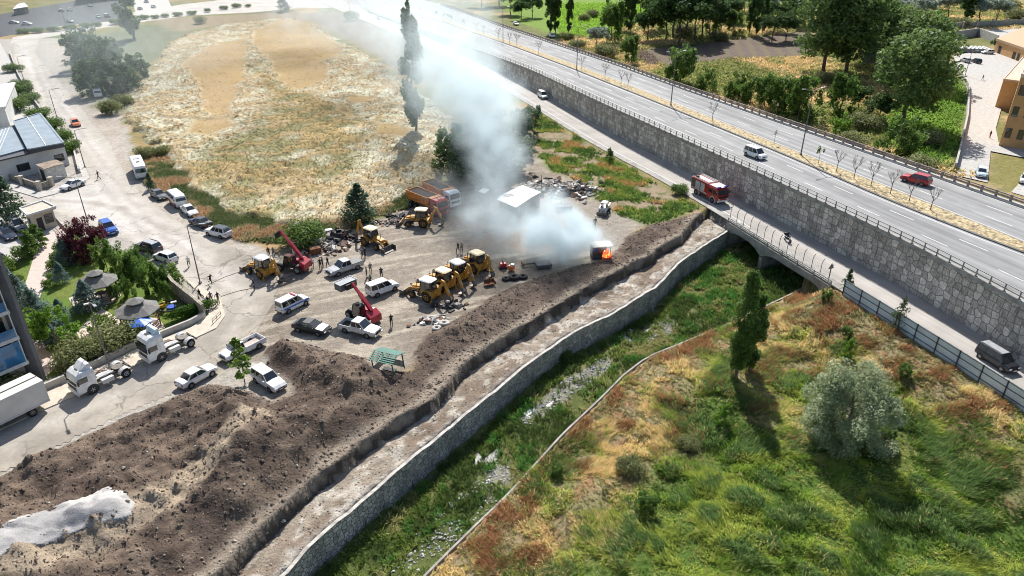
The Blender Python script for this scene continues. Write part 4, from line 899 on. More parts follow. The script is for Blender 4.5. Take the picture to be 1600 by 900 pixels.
M_CHROME = mat("bright_metal", (.6, .6, .6), .3, .9)
def pane(parent, name, q, mx=.08, mz=.12, m=None, off=.008, u0=0, u1=1):
    """flat pane on quad q (bl, br, tr, tl), inset, between fractions u0..u1 of its width"""
    q = [Vector(p) for p in q]; nrm = (q[1] - q[0]).cross(q[3] - q[0]).normalized()
    cc = (q[0] + q[1] + q[2] + q[3]) / 4
    if nrm.x * cc.x + nrm.y * cc.y < 0: nrm = -nrm
    W_ = max((q[1] - q[0]).length, .01); H_ = max((q[3] - q[0]).length, .01); fx = mx / W_; fz = mz / H_
    def at(u, v): return q[0].lerp(q[1], u).lerp(q[3].lerp(q[2], u), v)
    a, b = u0 + fx, u1 - fx; pts = [at(a, fz), at(b, fz), at(b, 1 - fz), at(a, 1 - fz)]
    vs = [p - nrm * .02 for p in pts] + [p + nrm * off for p in pts]
    return MB().add(vs, [(3, 2, 1, 0), (4, 5, 6, 7), (0, 1, 5, 4), (1, 2, 6, 5), (2, 3, 7, 6), (3, 0, 4, 7)]).build(name, m or M_GLASS, parent)
WH = {}
def wheel(parent, x, y, r=.32, wd=.22, rim=.58, mrim=None, name="wheel", dz=0, rz=0):
    key = (r, wd, rim, mrim.name if mrim else 0)
    if key not in WH:
        mb = MB(); prof = [(r * .55, -wd / 2), (r * .93, -wd / 2), (r, -wd * .32), (r, wd * .32), (r * .93, wd / 2), (r * .55, wd / 2)]; n = 20
        mb.loft([[(rr * math.cos(2 * math.pi * i / n), yy, rr * math.sin(2 * math.pi * i / n)) for i in range(n)] for rr, yy in prof], smooth=True)
        rm = MB(); rr = r * rim; rm.tube((0, -wd * .40, 0), (0, wd * .40, 0), rr * .9, n=14)
        for sg in (-1, 1):
            for k in range(5):
                a = 2 * math.pi * k / 5; rm.bar((0, sg * wd * .44, 0), (rr * math.cos(a), sg * wd * .47, rr * math.sin(a)), .06 * r / .32, .05)
            n = 14; rm.loft([[(q * math.cos(2 * math.pi * i / n), sg * wd * z, q * math.sin(2 * math.pi * i / n)) for i in range(n)] for q, z in ((rr * 1.02, .40), (rr * 1.02, .52), (rr * .86, .52), (rr * .86, .40))], caps=False)
        WH[key] = (mb.mesh("tyre", M_TYRE), rm.mesh("rim", mrim or M_RIM))
    t, rmm = WH[key]; o = link(name, t, parent, (x, y, r + dz), (0, 0, rz)); link("rim", rmm, o); return o
CARS = dict(
    sedan=dict(L=4.45, W=1.72, H=1.43, wb=2.6, top=[(-2.22, .70), (-2.12, .93), (-1.25, .98), (.85, .94), (1.95, .78), (2.22, .60)], cab=(-1.55, -.95, .25, 1.05), n=2),
    coupe=dict(L=4.7, W=1.82, H=1.42, wb=2.75, top=[(-2.34, .72), (-2.2, .98), (-1.5, 1.0), (.9, .95), (2.0, .80), (2.34, .60)], cab=(-2.0, -.75, .2, 1.1), n=2),
    hatch=dict(L=4.15, W=1.76, H=1.48, wb=2.55, top=[(-2.07, .72), (-2.0, .98), (-1.2, 1.0), (.85, .95), (1.8, .80), (2.07, .60)], cab=(-2.0, -1.55, .2, 1.05), n=2),
    suv=dict(L=4.5, W=1.85, H=1.68, wb=2.68, top=[(-2.24, .8), (-2.18, 1.05), (-1.2, 1.08), (.9, 1.04), (1.95, .95), (2.24, .72)], cab=(-2.15, -1.85, .25, .98), n=3),
    mpv=dict(L=4.5, W=1.82, H=1.80, wb=2.75, top=[(-2.24, .8), (-2.2, 1.04), (-1.2, 1.06), (1.1, 1.04), (2.0, .88), (2.24, .68)], cab=(-2.2, -2.02, .65, 1.45), n=3),
    van=dict(L=4.4, W=1.8, H=1.82, wb=2.7, top=[(-2.2, .8), (-2.18, 1.06), (-1.2, 1.08), (1.0, 1.06), (1.95, .90), (2.2, .7)], cab=(-2.18, -2.10, .5, 1.25), n=3),
    estate=dict(L=4.6, W=1.75, H=1.6, wb=2.6, top=[(-2.3, .76), (-2.25, 1.0), (-1.2, 1.02), (.7, 1.0), (2.0, .88), (2.3, .66)], cab=(-2.22, -2.02, .15, .85), n=3),
)
def arches(g, spec, r=.40, m=None):
    W = spec['W']
    for x in (-spec['wb'] / 2, spec['wb'] / 2):
        for sg in (-1, 1):
            MB().tube((x, sg * (W / 2 - .16), .33), (x, sg * (W / 2 + .004), .33), r, n=18).build("wheel_arch", m or M_DARK, g)
def car(kind, col, p, ang, label, group=None, roof=None, cat="car", name="parked_car", small=False, rails=False, glass=None, cab_side=None):
    s = CARS[kind]; L, W, H = s['L'], s['W'], s['H']; g = empty(name, p, ang, label, cat, group); pm = paint(col); hw = W / 2
    rings = []
    for x, z in s['top']:
        t = abs(x) / (L / 2); k = hw * (1 - .10 * t ** 6 - .02 * t); zb = .24 + (.10 if t > .9 else 0)
        rings.append([(x, -k * .9, zb), (x, -k, zb + .16), (x, -k * 1.0, z - .16), (x, -k * .90, z), (x, 0, z + .035), (x, k * .90, z), (x, k * 1.0, z - .16), (x, k, zb + .16), (x, k * .9, zb)])
    MB().loft(rings, smooth=False).build("body", pm, g, bevel=.07)
    x0, x1, x2, x3 = s['cab']; zb = np.interp([x0, x3], [a for a, _ in s['top']], [b for _, b in s['top']]) - .02; zr = H
    wb_, wr = hw * .90, hw * .70
    lo = [Vector((x0, -wb_, zb[0])), Vector((x3, -wb_ * .97, zb[1])), Vector((x3, wb_ * .97, zb[1])), Vector((x0, wb_, zb[0]))]
    hi = [Vector((x1, -wr, zr - .03)), Vector((x2, -wr, zr - .02)), Vector((x2, wr, zr - .02)), Vector((x1, wr, zr - .03))]
    MB().add(lo + hi, [(4, 5, 6, 7), (0, 1, 5, 4), (1, 2, 6, 5), (2, 3, 7, 6), (3, 0, 4, 7)]).build("cabin", paint(cab_side) if cab_side else pm, g)
    rp = [Vector((x1 - .02, -wr - .02, 0)), Vector((x2 + .03, -wr - .02, 0)), Vector((x2 + .03, wr + .02, 0)), Vector((x1 - .02, wr + .02, 0))]
    MB().loft([[v + Vector((0, 0, zr - .04)) for v in rp], [Vector((v.x * .99 + (x1 + x2) * .005, v.y * .96, zr + .012)) for v in rp]]).build("roof", paint(roof) if roof else pm, g, bevel=.03)
    pane(g, "windscreen", (lo[1], lo[2], hi[2], hi[1]), .07, .05)
    pane(g, "rear_window", (lo[3], lo[0], hi[0], hi[3]), .12, .10)
    for sg, q in ((-1, (lo[0], lo[1], hi[1], hi[0])), (1, (lo[2], lo[3], hi[3], hi[2]))):
        for k in range(s['n']): pane(g, "side_window", q, .05, .07, u0=.03 + .94 * k / s['n'], u1=.03 + .94 * (k + 1) / s['n'])
    if not small: arches(g, s)
    for x in (-s['wb'] / 2, s['wb'] / 2):
        for sg in (-1, 1): wheel(g, x, sg * (hw - .10))
    zf = s['top'][-1][1]; zq = s['top'][0][1]
    for sg in (-1, 1):
        MB().box((L / 2 - .10, sg * hw * .66, zf - .02), (.20, hw * .36, .13)).build("headlight", M_LAMP, g, bevel=.02)
        MB().box((-L / 2 + .06, sg * hw * .70, zq + .02), (.14, hw * .30, .15)).build("taillight", M_TAIL, g, bevel=.02)
        MB().box((x3 - .25, sg * (hw + .06), zb[1] + .10), (.12, .20, .14)).build("mirror", pm, g, bevel=.02)
    if not small:
        MB().box((L / 2 - .02, 0, zf - .08), (.06, hw * .9, .14)).build("grille", M_DARK, g)
        [MB().box((sg * (L / 2 - .03), 0, .39), (.10, hw * 1.5, .16)).build("bumper", M_DARK if kind in ('van', 'sedan', 'estate') else pm, g, bevel=.02) for sg in (-1, 1)]
        [MB().box((sg * (L / 2 + .022), 0, .46), (.02, .5, .11)).build("number_plate", M_LAMP, g) for sg in (-1, 1)]
    if rails: MB().bar((x1 + .1, -wr * .93, zr + .05), (x2 - .05, -wr * .93, zr + .05), .04, .05).bar((x1 + .1, wr * .93, zr + .05), (x2 - .05, wr * .93, zr + .05), .04, .05).build("roof_rail", M_DARK, g)
    return g
def on_road(x, y): return bool(inpoly(np.array([x]), np.array([y]), ROADW)[0])
ROADW = pts2(ROAD_PX, 0)
def gzr(p): return .012 if on_road(p[0], p[1]) else float(gz(p[0], p[1])[0])
def place(fpx, rpx, W, z=None, side=None):
    """centre and heading from the photo's near-side front and rear wheel contact points"""
    zz = 0.0 if z is None else z
    f = P(*fpx, zz) if z != 'H' else PH(*fpx); r = P(*rpx, zz) if z != 'H' else PH(*rpx)
    d = (f - r); ang = math.atan2(d.y, d.x); n = Vector((-d.y, d.x, 0)).normalized(); c = (f + r) / 2
    if n.dot(Vector((c.x, c.y, 0))) < 0: n = -n       # away from the viewer
    c = c + n * (W / 2 - .1); c.z = gzr(c) if z is None else ((f.z + r.z) / 2 if z == 'H' else z); return c, ang
def headed(px, py, hx, hy, z=0.0):
    """centre at pixel, heading towards pixel h"""
    c = P(px, py, z) if z != 'H' else PH(px, py); q = P(hx, hy, c.z); ang = math.atan2(q.y - c.y, q.x - c.x)
    if z == 0.0: c.z = gzr(c)
    return c, ang
def pickup(col, p, ang, label, cover=False, L=5.2, W=1.85, single=False, group=None, liner=None):
    g = empty("pickup_truck", p, ang, label, "pickup truck", group); pm = paint(col); hw = W / 2; H = 1.78; wb = 3.1
    cabr = -.75 if not single else .1
    def rings(st): return [[(x, -k * .9, zb), (x, -k, zb + .2), (x, -k, z - .12), (x, -k * .92, z), (x, 0, z + .02), (x, k * .92, z), (x, k, z - .12), (x, k, zb + .2), (x, k * .9, zb)] for x, z, k, zb in st]
    MB().loft(rings([(cabr - .02, 1.10, hw, .38), (.9, 1.10, hw, .38), (2.1, 1.0, hw * .98, .38), (2.52, .9, hw * .93, .42), (2.6, .72, hw * .88, .46)])).build("body", pm, g, bevel=.05)
    x0, x1, x2, x3 = cabr, cabr + .12, .45, 1.15
    if single: x2, x3 = .95, 1.5
    zb = 1.09; lo = [Vector((x0, -hw * .92, zb)), Vector((x3, -hw * .90, zb)), Vector((x3, hw * .90, zb)), Vector((x0, hw * .92, zb))]; hi = [Vector((x1, -hw * .74, H)), Vector((x2, -hw * .74, H)), Vector((x2, hw * .74, H)), Vector((x1, hw * .74, H))]
    MB().add(lo + hi, [(4, 5, 6, 7), (0, 1, 5, 4), (1, 2, 6, 5), (2, 3, 7, 6), (3, 0, 4, 7)]).build("cabin", pm, g)
    MB().box(((x1 + x2) / 2, 0, H), (x2 - x1 + .06, hw * 1.5, .05)).build("roof", pm, g, bevel=.02)
    pane(g, "windscreen", (lo[1], lo[2], hi[2], hi[1]), .07, .05); pane(g, "rear_window", (lo[3], lo[0], hi[0], hi[3]), .2, .12)
    nw = 1 if single else 2
    for q in ((lo[0], lo[1], hi[1], hi[0]), (lo[2], lo[3], hi[3], hi[2])):
        for k in range(nw): pane(g, "side_window", q, .06, .08, u0=.02 + .96 * k / nw, u1=.02 + .96 * (k + 1) / nw)
    bx0, bx1 = -2.6, cabr - .06; zc = 1.08; zf = .62; b = MB(); bl = bx1 - bx0; bc = (bx0 + bx1) / 2
    b.box((bc, hw - .04, (zc + .38) / 2), (bl, .08, zc - .38)).box((bc, -hw + .04, (zc + .38) / 2), (bl, .08, zc - .38)).box((bx0 + .04, 0, (zc + .5) / 2), (.08, W - .162, zc - .5)).box((bx1 - .03, 0, (zc + .5) / 2), (.06, W - .162, zc - .5))
    b.build("cargo_bed", pm, g, bevel=.02)
    MB().box((bc, 0, zf), (bl - .16, W - .17, .05)).build("bed_floor", liner or (M_DARK if not single else mat("bed_dust", (.45, .38, .34), .9)), g)
    if cover: MB().box((bc, 0, zc + .03), (bl - .1, W - .1, .05)).build("bed_cover", mat("cover_grey", (.10, .10, .105), .6), g)
    arches(g, dict(W=W, wb=wb), .44)
    for x in (-wb / 2, wb / 2):
        for sg in (-1, 1): wheel(g, x, sg * (hw - .11), .38, .25)
    for sg in (-1, 1):
        MB().box((2.5, sg * hw * .68, .86), (.22, hw * .32, .18)).build("headlight", M_LAMP, g, bevel=.02); MB().box((-2.6, sg * hw * .9, .85), (.08, .12, .32)).build("taillight", M_TAIL, g)
        MB().box((x3 - .3, sg * (hw + .1), 1.2), (.14, .22, .2)).build("mirror", pm if not single else M_DARK, g, bevel=.02)
    MB().box((2.62, 0, .78), (.06, hw * .95, .22)).build("grille", M_DARK, g); MB().box((2.66, 0, .5), (.16, W * .88, .2)).box((-2.68, 0, .52), (.14, W * .9, .16)).build("bumper", pm if cover else M_CHROME, g, bevel=.02)
    return g
def box_windows(g, x0, x1, y, z0, z1, n, nm="side_window", gap=.07):
    sg = 1 if y > 0 else -1
    for k in range(n):
        a = x0 + (x1 - x0) * k / n + gap / 2; b = x0 + (x1 - x0) * (k + 1) / n - gap / 2
        MB().box(((a + b) / 2, y + sg * .004, (z0 + z1) / 2), (b - a, .03, z1 - z0)).build(nm, M_GLASS, g)
def bus(p, ang, label, L=7.6, W=2.2, H=2.75, nm="minibus", cat="bus", hatch=True, lower=None):
    g = empty(nm, p, ang, label, cat); pm = paint('white'); hw = W / 2
    st = [(-L / 2, H * .94, hw * .95), (-L / 2 + .15, H, hw), (L / 2 - .9, H, hw), (L / 2 - .25, H * .93, hw * .98), (L / 2, H * .45, hw * .94), (L / 2, .5, hw * .92)]
    rings = [[(x, -k, .35), (x, -k, z * .62 + .1), (x, -k * .93, z - .12 if z > 1 else z), (x, -k * .8, z), (x, k * .8, z), (x, k * .93, z - .12 if z > 1 else z), (x, k, z * .62 + .1), (x, k, .35)] for x, z, k in st[:4]]
    rings.append([(L / 2 - .02, y * .97, z) for y, z in ((-hw, .38), (-hw, 1.2), (-hw * .93, 1.25), (-hw * .8, 1.3), (hw * .8, 1.3), (hw * .93, 1.25), (hw, 1.2), (hw, .38))])
    MB().loft(rings).build("body", pm, g, bevel=.05)
    pane(g, "windscreen", ((L / 2 - .02, -hw * .93, 1.32), (L / 2 - .02, hw * .93, 1.32), (L / 2 - .27, hw * .80, H * .91), (L / 2 - .27, -hw * .80, H * .91)), .06, .05, off=.02)
    for y in (-hw, hw): box_windows(g, -L / 2 + .3, L / 2 - .9, y * .985, 1.45, 2.15, 6)
    MB().box((-L / 2 - .0, 0, 1.85), (.04, W * .75, .7)).build("rear_window", M_GLASS, g)
    if lower: MB().box((0, 0, .72), (L * .92, W + .03, .36)).build("side_stripe", paint(lower), g)
    if hatch: MB().box((L * .15, 0, H + .03), (.6, .6, .08)).build("roof_hatch", M_DARK, g); MB().box((-L * .2, 0, H + .05), (1.3, 1.1, .12)).build("roof_unit", paint('lightgrey'), g, bevel=.03)
    for x in (-L * .27, L * .28):
        for sg in (-1, 1):
            MB().tube((x, sg * (hw - .2), .4), (x, sg * (hw + .006), .4), .48, n=18).build("wheel_arch", M_DARK, g); wheel(g, x, sg * (hw - .12), .40, .26)
    for sg in (-1, 1):
        MB().box((L / 2 + .0, sg * hw * .7, .75), (.06, .35, .2)).build("headlight", M_LAMP, g); MB().box((L / 2 - .05, sg * (hw + .18), 1.7), (.1, .16, .3)).build("mirror", M_DARK, g); MB().box((-L / 2, sg * hw * .85, .9), (.05, .15, .35)).build("taillight", M_TAIL, g)
    MB().box((L / 2 + .02, 0, .5), (.1, W * .9, .22)).build("bumper", paint('lightgrey'), g, bevel=.03)
    return g
def tractor_unit(p, ang, label, high=True):
    g = empty("truck_tractor_unit", p, ang, label, "truck"); pm = paint('white'); W = 2.45; hw = W / 2; H = 3.35 if high else 2.85; xf = 2.75; xr = .75
    for y in (-.45, .45): MB().bar((-3.0, y, .85), (2.3, y, .85), .12, .26).build("chassis_beam", M_CHAS, g)
    mb = MB(); [mb.bar((x, -.45, .85), (x, .45, .85), .12, .2) for x in (-2.9, -2.0, -1.0, 0, .6)]; mb.build("cross_member", M_CHAS, g)
    ring = lambda x, k, z0, z1: [(x, -k, z0), (x, -k, z1 - .35), (x, -k * .86, z1), (x, k * .86, z1), (x, k, z1 - .35), (x, k, z0)]
    MB().loft([ring(xr, hw * .98, 1.0, H), ring(xf - .75, hw, .55, H), ring(xf - .28, hw * .98, .5, H - .25), ring(xf - .02, hw * .95, .45, 1.62), ring(xf, hw * .93, .42, 1.3)]).build("cab", pm, g, bevel=.06)
    pane(g, "windscreen", ((xf + .0, -hw * .92, 1.50), (xf + .0, hw * .92, 1.50), (xf - .26, hw * .80, H - .62), (xf - .26, -hw * .80, H - .62)), .03, .03, off=.04)
    for sg in (-1, 1):
        MB().box((xf - .72, sg * (hw - .005), 1.98), (.95, .03, .62)).build("side_window", M_GLASS, g)
        MB().box((xf - .15, sg * (hw + .16), 1.95), (.14, .22, .55)).build("mirror", M_DARK, g, bevel=.03)
        MB().box((xf - .02, sg * hw * .72, .72), (.08, .42, .2)).build("headlight", M_LAMP, g)
        MB().tube((1.35, sg * (hw - .4), .52), (1.35, sg * (hw + .006), .52), .62, n=20).build("wheel_arch", M_DARK, g); wheel(g, 1.35, sg * (hw - .18), .52, .32, .5, mrim=paint('lightgrey'))
        wheel(g, -2.25, sg * (hw - .34), .52, .58, .5, mrim=paint('lightgrey'))
        mb = MB(); n = 8; mb.loft([[(-2.25 + rr * math.cos(a), sg * (hw - .62), .52 + rr * math.sin(a)) for rr in (.64, .68)] + [(-2.25 + rr * math.cos(a), sg * (hw - .02), .52 + rr * math.sin(a)) for rr in (.68, .64)] for a in np.linspace(.25, math.pi - .25, n)]).build("mudguard", paint('lightgrey'), g)
        MB().box((-.35, sg * .95, .72), (1.25, .5, .5)).build("fuel_tank", M_GREASE if sg < 0 else paint('lightgrey'), g, bevel=.06)
    MB().box((xf + .01, 0, 1.12), (.05, W * .72, .42)).build("grille", M_DARK, g); MB().box((xf + .02, 0, .52), (.14, W * .96, .32)).build("bumper", pm, g, bevel=.04)
    MB().box((xf - 1.05, 0, H + .03), (.55, .6, .06)).build("roof_hatch", M_DARK, g, bevel=.02)
    sp = MB(); sp.add([(xr + .1, -hw * .8, H), (xf - 1.25 if high else xf - .8, -hw * .6, H), (xf - 1.25 if high else xf - .8, hw * .6, H), (xr + .1, hw * .8, H), (xr + .1, -hw * .75, H + .6), (xr + .1, hw * .75, H + .6), (xr + .45, -hw * .7, H + .55), (xr + .45, hw * .7, H + .55)],
        [(0, 1, 6, 4), (1, 2, 7, 6), (2, 3, 5, 7), (4, 6, 7, 5), (0, 4, 5, 3)]).build("wind_deflector", paint('pale_blue') if high else pm, g, bevel=.03)
    n = 16; MB().tube((-1.95, 0, 1.05), (-1.95, 0, 1.15), .55, n=18).bar((-2.6, -.16, 1.08), (-1.9, -.12, 1.1), .16, .1).bar((-2.6, .16, 1.08), (-1.9, .12, 1.1), .16, .1).build("fifth_wheel", M_GREASE, g)
    MB().box((-.5, 0, 1.02), (1.5, .8, .05)).build("catwalk_plate", paint('lightgrey'), g); MB().path([(.6, -.3, 1.2), (.2, -.2, 1.7), (-.6, -.1, 1.3), (-1.3, 0, 1.1)], .03).path([(.6, .2, 1.2), (.1, .3, 1.6), (-.8, .1, 1.25)], .03).build("air_hose", M_RUST, g)
    MB().box((-3.05, 0, .75), (.1, 2.2, .16)).box((-3.08, .9, .78), (.06, .35, .12)).box((-3.08, -.9, .78), (.06, .35, .12)).build("rear_bar", M_DARK, g)
    return g
def box_truck(p, ang, label):
    g = empty("box_truck", p, ang, label, "truck"); W = 2.5; L = 8.2
    MB().box((-1.3, 0, 2.15), (6.6, W, 2.5)).build("cargo_box", mat("box_panel_cream", (.62, .60, .55), .6, var=.08, scale=.8), g, bevel=.03)
    MB().box((-1.3, 0, 3.43), (6.5, .12, .05)).build("roof_seam", M_CHAS, g); MB().box((-1.3, W / 2 + .005, 1.0), (6.6, .05, .18)).box((-1.3, -W / 2 - .005, 1.0), (6.6, .05, .18)).build("side_rail", paint('lightgrey'), g)
    MB().bar((-4.4, -.4, .8), (3.6, -.4, .8), .12, .25).bar((-4.4, .4, .8), (3.6, .4, .8), .12, .25).build("chassis_beam", M_CHAS, g)
    r = lambda x, z: [(x, -1.15, .5), (x, -1.15, z - .2), (x, -1.0, z), (x, 1.0, z), (x, 1.15, z - .2), (x, 1.15, .5)]
    MB().loft([r(2.15, 2.7), r(3.4, 2.7), r(3.8, 1.7), r(3.85, 1.2)]).build("cab", paint('white'), g, bevel=.05); pane(g, "windscreen", ((3.81, -1.1, 1.65), (3.81, 1.1, 1.65), (3.44, 1.0, 2.62), (3.44, -1.0, 2.62)), .06, .06, off=.03)
    for x in (2.9, -2.8):
        for sg in (-1, 1): wheel(g, x, sg * 1.0, .46, .34, .5)
    MB().box((-4.55, 0, .9), (.08, 2.3, .2)).build("rear_bar", M_CHAS, g)
    for sg in (-1, 1): MB().box((-4.62, sg * 1.0, .95), (.04, .25, .16)).build("taillight", M_TAIL, g)
    return g
def dump_truck(p, ang, label, cabcol):
    g = empty("dump_truck", p, ang, label, "dump truck"); W = 2.5; hw = 1.25
    for y in (-.42, .42): MB().bar((-4.2, y, .95), (3.6, y, .95), .14, .3).build("chassis_beam", M_CHAS, g)
    bm_ = paint('bed'); x0, x1 = -4.4, 1.7; z0, z1 = 1.35, 2.95; t = .08; mb = MB()
    for sg in (-1, 1):
        mb.add([(x0 + .35, sg * hw * .84, z0), (x1, sg * hw * .84, z0), (x1, sg * hw, z1), (x0, sg * hw, z1), (x0 + .35, sg * (hw * .84 - t), z0), (x1, sg * (hw * .84 - t), z0), (x1, sg * (hw - t), z1), (x0, sg * (hw - t), z1)], [(0, 1, 2, 3), (7, 6, 5, 4), (0, 4, 5, 1), (1, 5, 6, 2), (2, 6, 7, 3), (3, 7, 4, 0)])
        for x in np.linspace(x0 + .9, x1 - .3, 6): mb.bar((x, sg * (hw * .84 + .03), z0), (x, sg * (hw + .03), z1 - .05), .10, .07)
    mb.add([(x0 + .35, -hw * .84, z0), (x1, -hw * .84, z0), (x1, hw * .84, z0), (x0 + .35, hw * .84, z0)], [(0, 1, 2, 3)])
    mb.box((x1, 0, (z0 + z1) / 2 + .05), (t, W, z1 - z0 + .1)); mb.box((x0 + .17, 0, (z0 + z1) / 2), (t, W * .95, z1 - z0 - .05)); mb.box((x1 + .35, 0, z1 + .05), (.8, W * .9, .06)); mb.build("dump_bed", bm_, g)
    MB().box(((x0 + x1) / 2 + .1, 0, z1 - .25), (x1 - x0 - .4, W - .3, .1)).build("load_of_soil", mat("load_dark_soil", (.05, .04, .035), .95, bump=.05), g)
    pm = paint(cabcol); r = lambda x, z, k=1.18: [(x, -k, .6), (x, -k, z - .25), (x, -k * .88, z), (x, k * .88, z), (x, k, z - .25), (x, k, .6)]
    MB().loft([r(2.1, 2.95), r(3.5, 2.95), r(3.85, 2.7), r(4.1, 1.8), r(4.12, 1.2)]).build("cab", pm, g, bevel=.06); pane(g, "windscreen", ((4.11, -1.1, 1.75), (4.11, 1.1, 1.75), (3.87, .98, 2.66), (3.87, -.98, 2.66)), .05, .05, off=.03)
    for sg in (-1, 1):
        MB().box((3.3, sg * 1.178, 2.1), (.9, .03, .55)).build("side_window", M_GLASS, g); MB().box((3.95, sg * 1.4, 2.1), (.12, .2, .5)).build("mirror", M_DARK, g); MB().box((4.14, sg * .85, .8), (.08, .4, .2)).build("headlight", M_LAMP, g)
        for x in (3.05, 1.5, -2.0, -3.3): wheel(g, x, sg * (1.0 if x > 1 else .95), .52, .32 if x > 1 else .55, .5)
    MB().box((4.14, 0, 1.2), (.05, 1.7, .4)).build("grille", M_DARK, g); MB().box((4.18, 0, .65), (.2, 2.4, .3)).build("bumper", pm, g, bevel=.04); MB().box((3.1, 0, 2.99), (.6, .7, .08)).build("roof_hatch", pm, g, bevel=.02)
    return g
def backhoe(p, ang, label, roof='cream', arm=0, fold=1.0, swing=0.0):
    """wheeled loader-digger: bucket in front (+x), digging arm behind (-x)"""
    g = empty("backhoe_loader", p, ang, label, "digger", "yellow backhoe loaders in the yard"); jm = paint('jcb')
    MB().bar((-1.6, 0, .95), (1.9, 0, .95), .8, .5).build("chassis", M_CHAS, g)
    MB().loft([[(x, -k, .95), (x, -k, z), (x, k, z), (x, k, .95)] for x, z, k in ((.3, 1.75, .45), (1.2, 1.65, .42), (2.0, 1.45, .38))]).build("bonnet", jm, g, bevel=.06)
    for x, r, wd in ((-.95, .78, .5), (1.55, .52, .38)):
        for sg in (-1, 1): wheel(g, x, sg * .92, r, wd, .5, mrim=jm)
    for sg in (-1, 1):
        mb = MB(); mb.loft([[(-.95 + rr * math.cos(a), sg * y, .78 + rr * math.sin(a)) for rr, y in ((.86, .66), (.86, 1.2), (.92, 1.2), (.92, .66))] for a in np.linspace(.3, math.pi - .5, 7)]).build("mudguard", jm, g)
    zb, zr = 1.25, 2.75; c0 = [(-1.35, -.72), (.45, -.72), (.45, .72), (-1.35, .72)]; c1 = [(-1.25, -.62), (.2, -.62), (.2, .62), (-1.25, .62)]
    MB().box((-.45, 0, 1.15), (1.9, 1.42, .5)).build("cab_base", jm, g, bevel=.04)
    cabf = MB()
    for (a, b), (c, d) in zip(c0, c1): cabf.bar((a, b, zb), (c, d, zr), .09, .09)
    for i in range(4): cabf.bar((*c1[i], zr), (*c1[(i + 1) % 4], zr), .09, .09)
    cabf.bar((-.5, -.70, zb), (-.5, -.62, zr), .07, .07).bar((-.5, .70, zb), (-.5, .62, zr), .07, .07); cabf.build("cab_frame", M_DARK, g)
    V3 = [Vector((*q, zb)) for q in c0] + [Vector((*q, zr)) for q in c1]
    for nm, q in (("side_window", (0, 1, 5, 4)), ("windscreen", (1, 2, 6, 5)), ("side_window", (2, 3, 7, 6)), ("rear_window", (3, 0, 4, 7))): pane(g, nm, [V3[i] for i in q], .07, .07, off=.0)
    MB().loft([[(x * k - .5, y * k, z) for x, y in ((-1.0, -.6), (-.7, -.85), (.7, -.85), (1.05, -.55), (1.05, .55), (.7, .85), (-.7, .85), (-1.0, .6))] for k, z in ((.98, zr + .02), (1.0, zr + .10), (.8, zr + .19))]).build("cab_roof", paint(roof), g)
    MB().box((-.4, 0, 1.55), (.5, .5, .12)).box((-.62, 0, 1.85), (.12, .5, .55)).build("driver_seat", M_DARK, g)
    la = MB()
    for sg in (-1, 1): la.bar((.45, sg * .55, 1.5), (2.1, sg * .62, 1.15), .14, .26).bar((2.1, sg * .62, 1.15), (2.85, sg * .62, .5), .14, .24)
    la.bar((2.2, -.62, 1.05), (2.2, .62, 1.05), .12, .12); la.build("loader_arm", jm, g)
    ra = MB(); [ra.tube((.9, sg * .45, 1.0), (2.3, sg * .55, .95), .05) for sg in (-1, 1)]; ra.build("hydraulic_ram", M_CHROME, g)
    fb = MB().sideprism([(2.85, .75), (2.8, .15), (3.1, .05), (3.65, .04), (3.68, .1), (3.1, .14), (2.93, .25), (2.95, .78)], -1.15, 1.15); fb.box((3.2, 1.15, .4), (.7, .05, .62)).box((3.2, -1.15, .4), (.7, .05, .62)); [fb.box((3.74, y, .06), (.2, .09, .05)) for y in np.linspace(-1, 1, 6)]; fb.build("front_bucket", M_GREASE, g)
    # digging arm in its own yaw frame
    M = Matrix.Translation((-1.75, 0, 0)) @ Matrix.Rotation(swing, 4, 'Z')
    q = lambda x, z, y=0: M @ Vector((x, y, z))
    MB().box((-1.6, 0, .95), (.3, 1.9, .7)).build("stabiliser_frame", jm, g)
    for sg in (-1, 1): MB().bar((-1.65, sg * .9, 1.2), (-1.65, sg * 1.05, .15), .16, .2).box((-1.65, sg * 1.05, .06), (.4, .35, .08)).build("stabiliser_leg", jm, g)
    k1, k2, k3 = (Vector((-.2, 0, .9)), Vector((-1.25, 0, 3.05 * fold)), Vector((-2.0, 0, 1.1)))
    MB().bar(M @ k1, M @ Vector((-.55, 0, 2.1 * fold)), .26, .42).bar(M @ Vector((-.55, 0, 2.1 * fold)), M @ k2, .24, .34).build("boom", jm, g)
    MB().bar(M @ k2, M @ k3, .22, .32).bar(M @ k2, M @ (k2 + Vector((.45, 0, .15))), .2, .25).build("dipper", jm, g)
    MB().tube(M @ Vector((-.1, 0, 1.5)), M @ Vector((-.75, 0, 2.6 * fold)), .06).tube(M @ (k2 + Vector((.35, 0, .2))), M @ (k2 * .3 + k3 * .7 + Vector((-.25, 0, 0))), .055).build("hydraulic_ram", M_CHROME, g)
    bk = MB(); pr = [(-2.0, 1.15), (-2.35, .75), (-2.25, .3), (-1.85, .12), (-1.45, .2), (-1.4, .3), (-1.8, .28), (-2.1, .45), (-2.15, .75), (-1.85, 1.05)]
    n = len(pr); vs = [M @ Vector((x, -.3, z)) for x, z in pr] + [M @ Vector((x, .3, z)) for x, z in pr]; bk.add(vs, [tuple(range(n)), tuple(range(n, 2 * n))[::-1]] + [(i, n + i, n + (i + 1) % n, (i + 1) % n) for i in range(n)]); bk.build("digging_bucket", M_GREASE, g)
    for sg in (-1, 1): MB().box((.3, sg * .6, 2.62), (.1, .22, .14)).build("work_light", M_LAMP, g)
    MB().tube((1.3, .25, 1.6), (1.3, .25, 2.35), .05).build("exhaust", M_DARK, g)
    return g
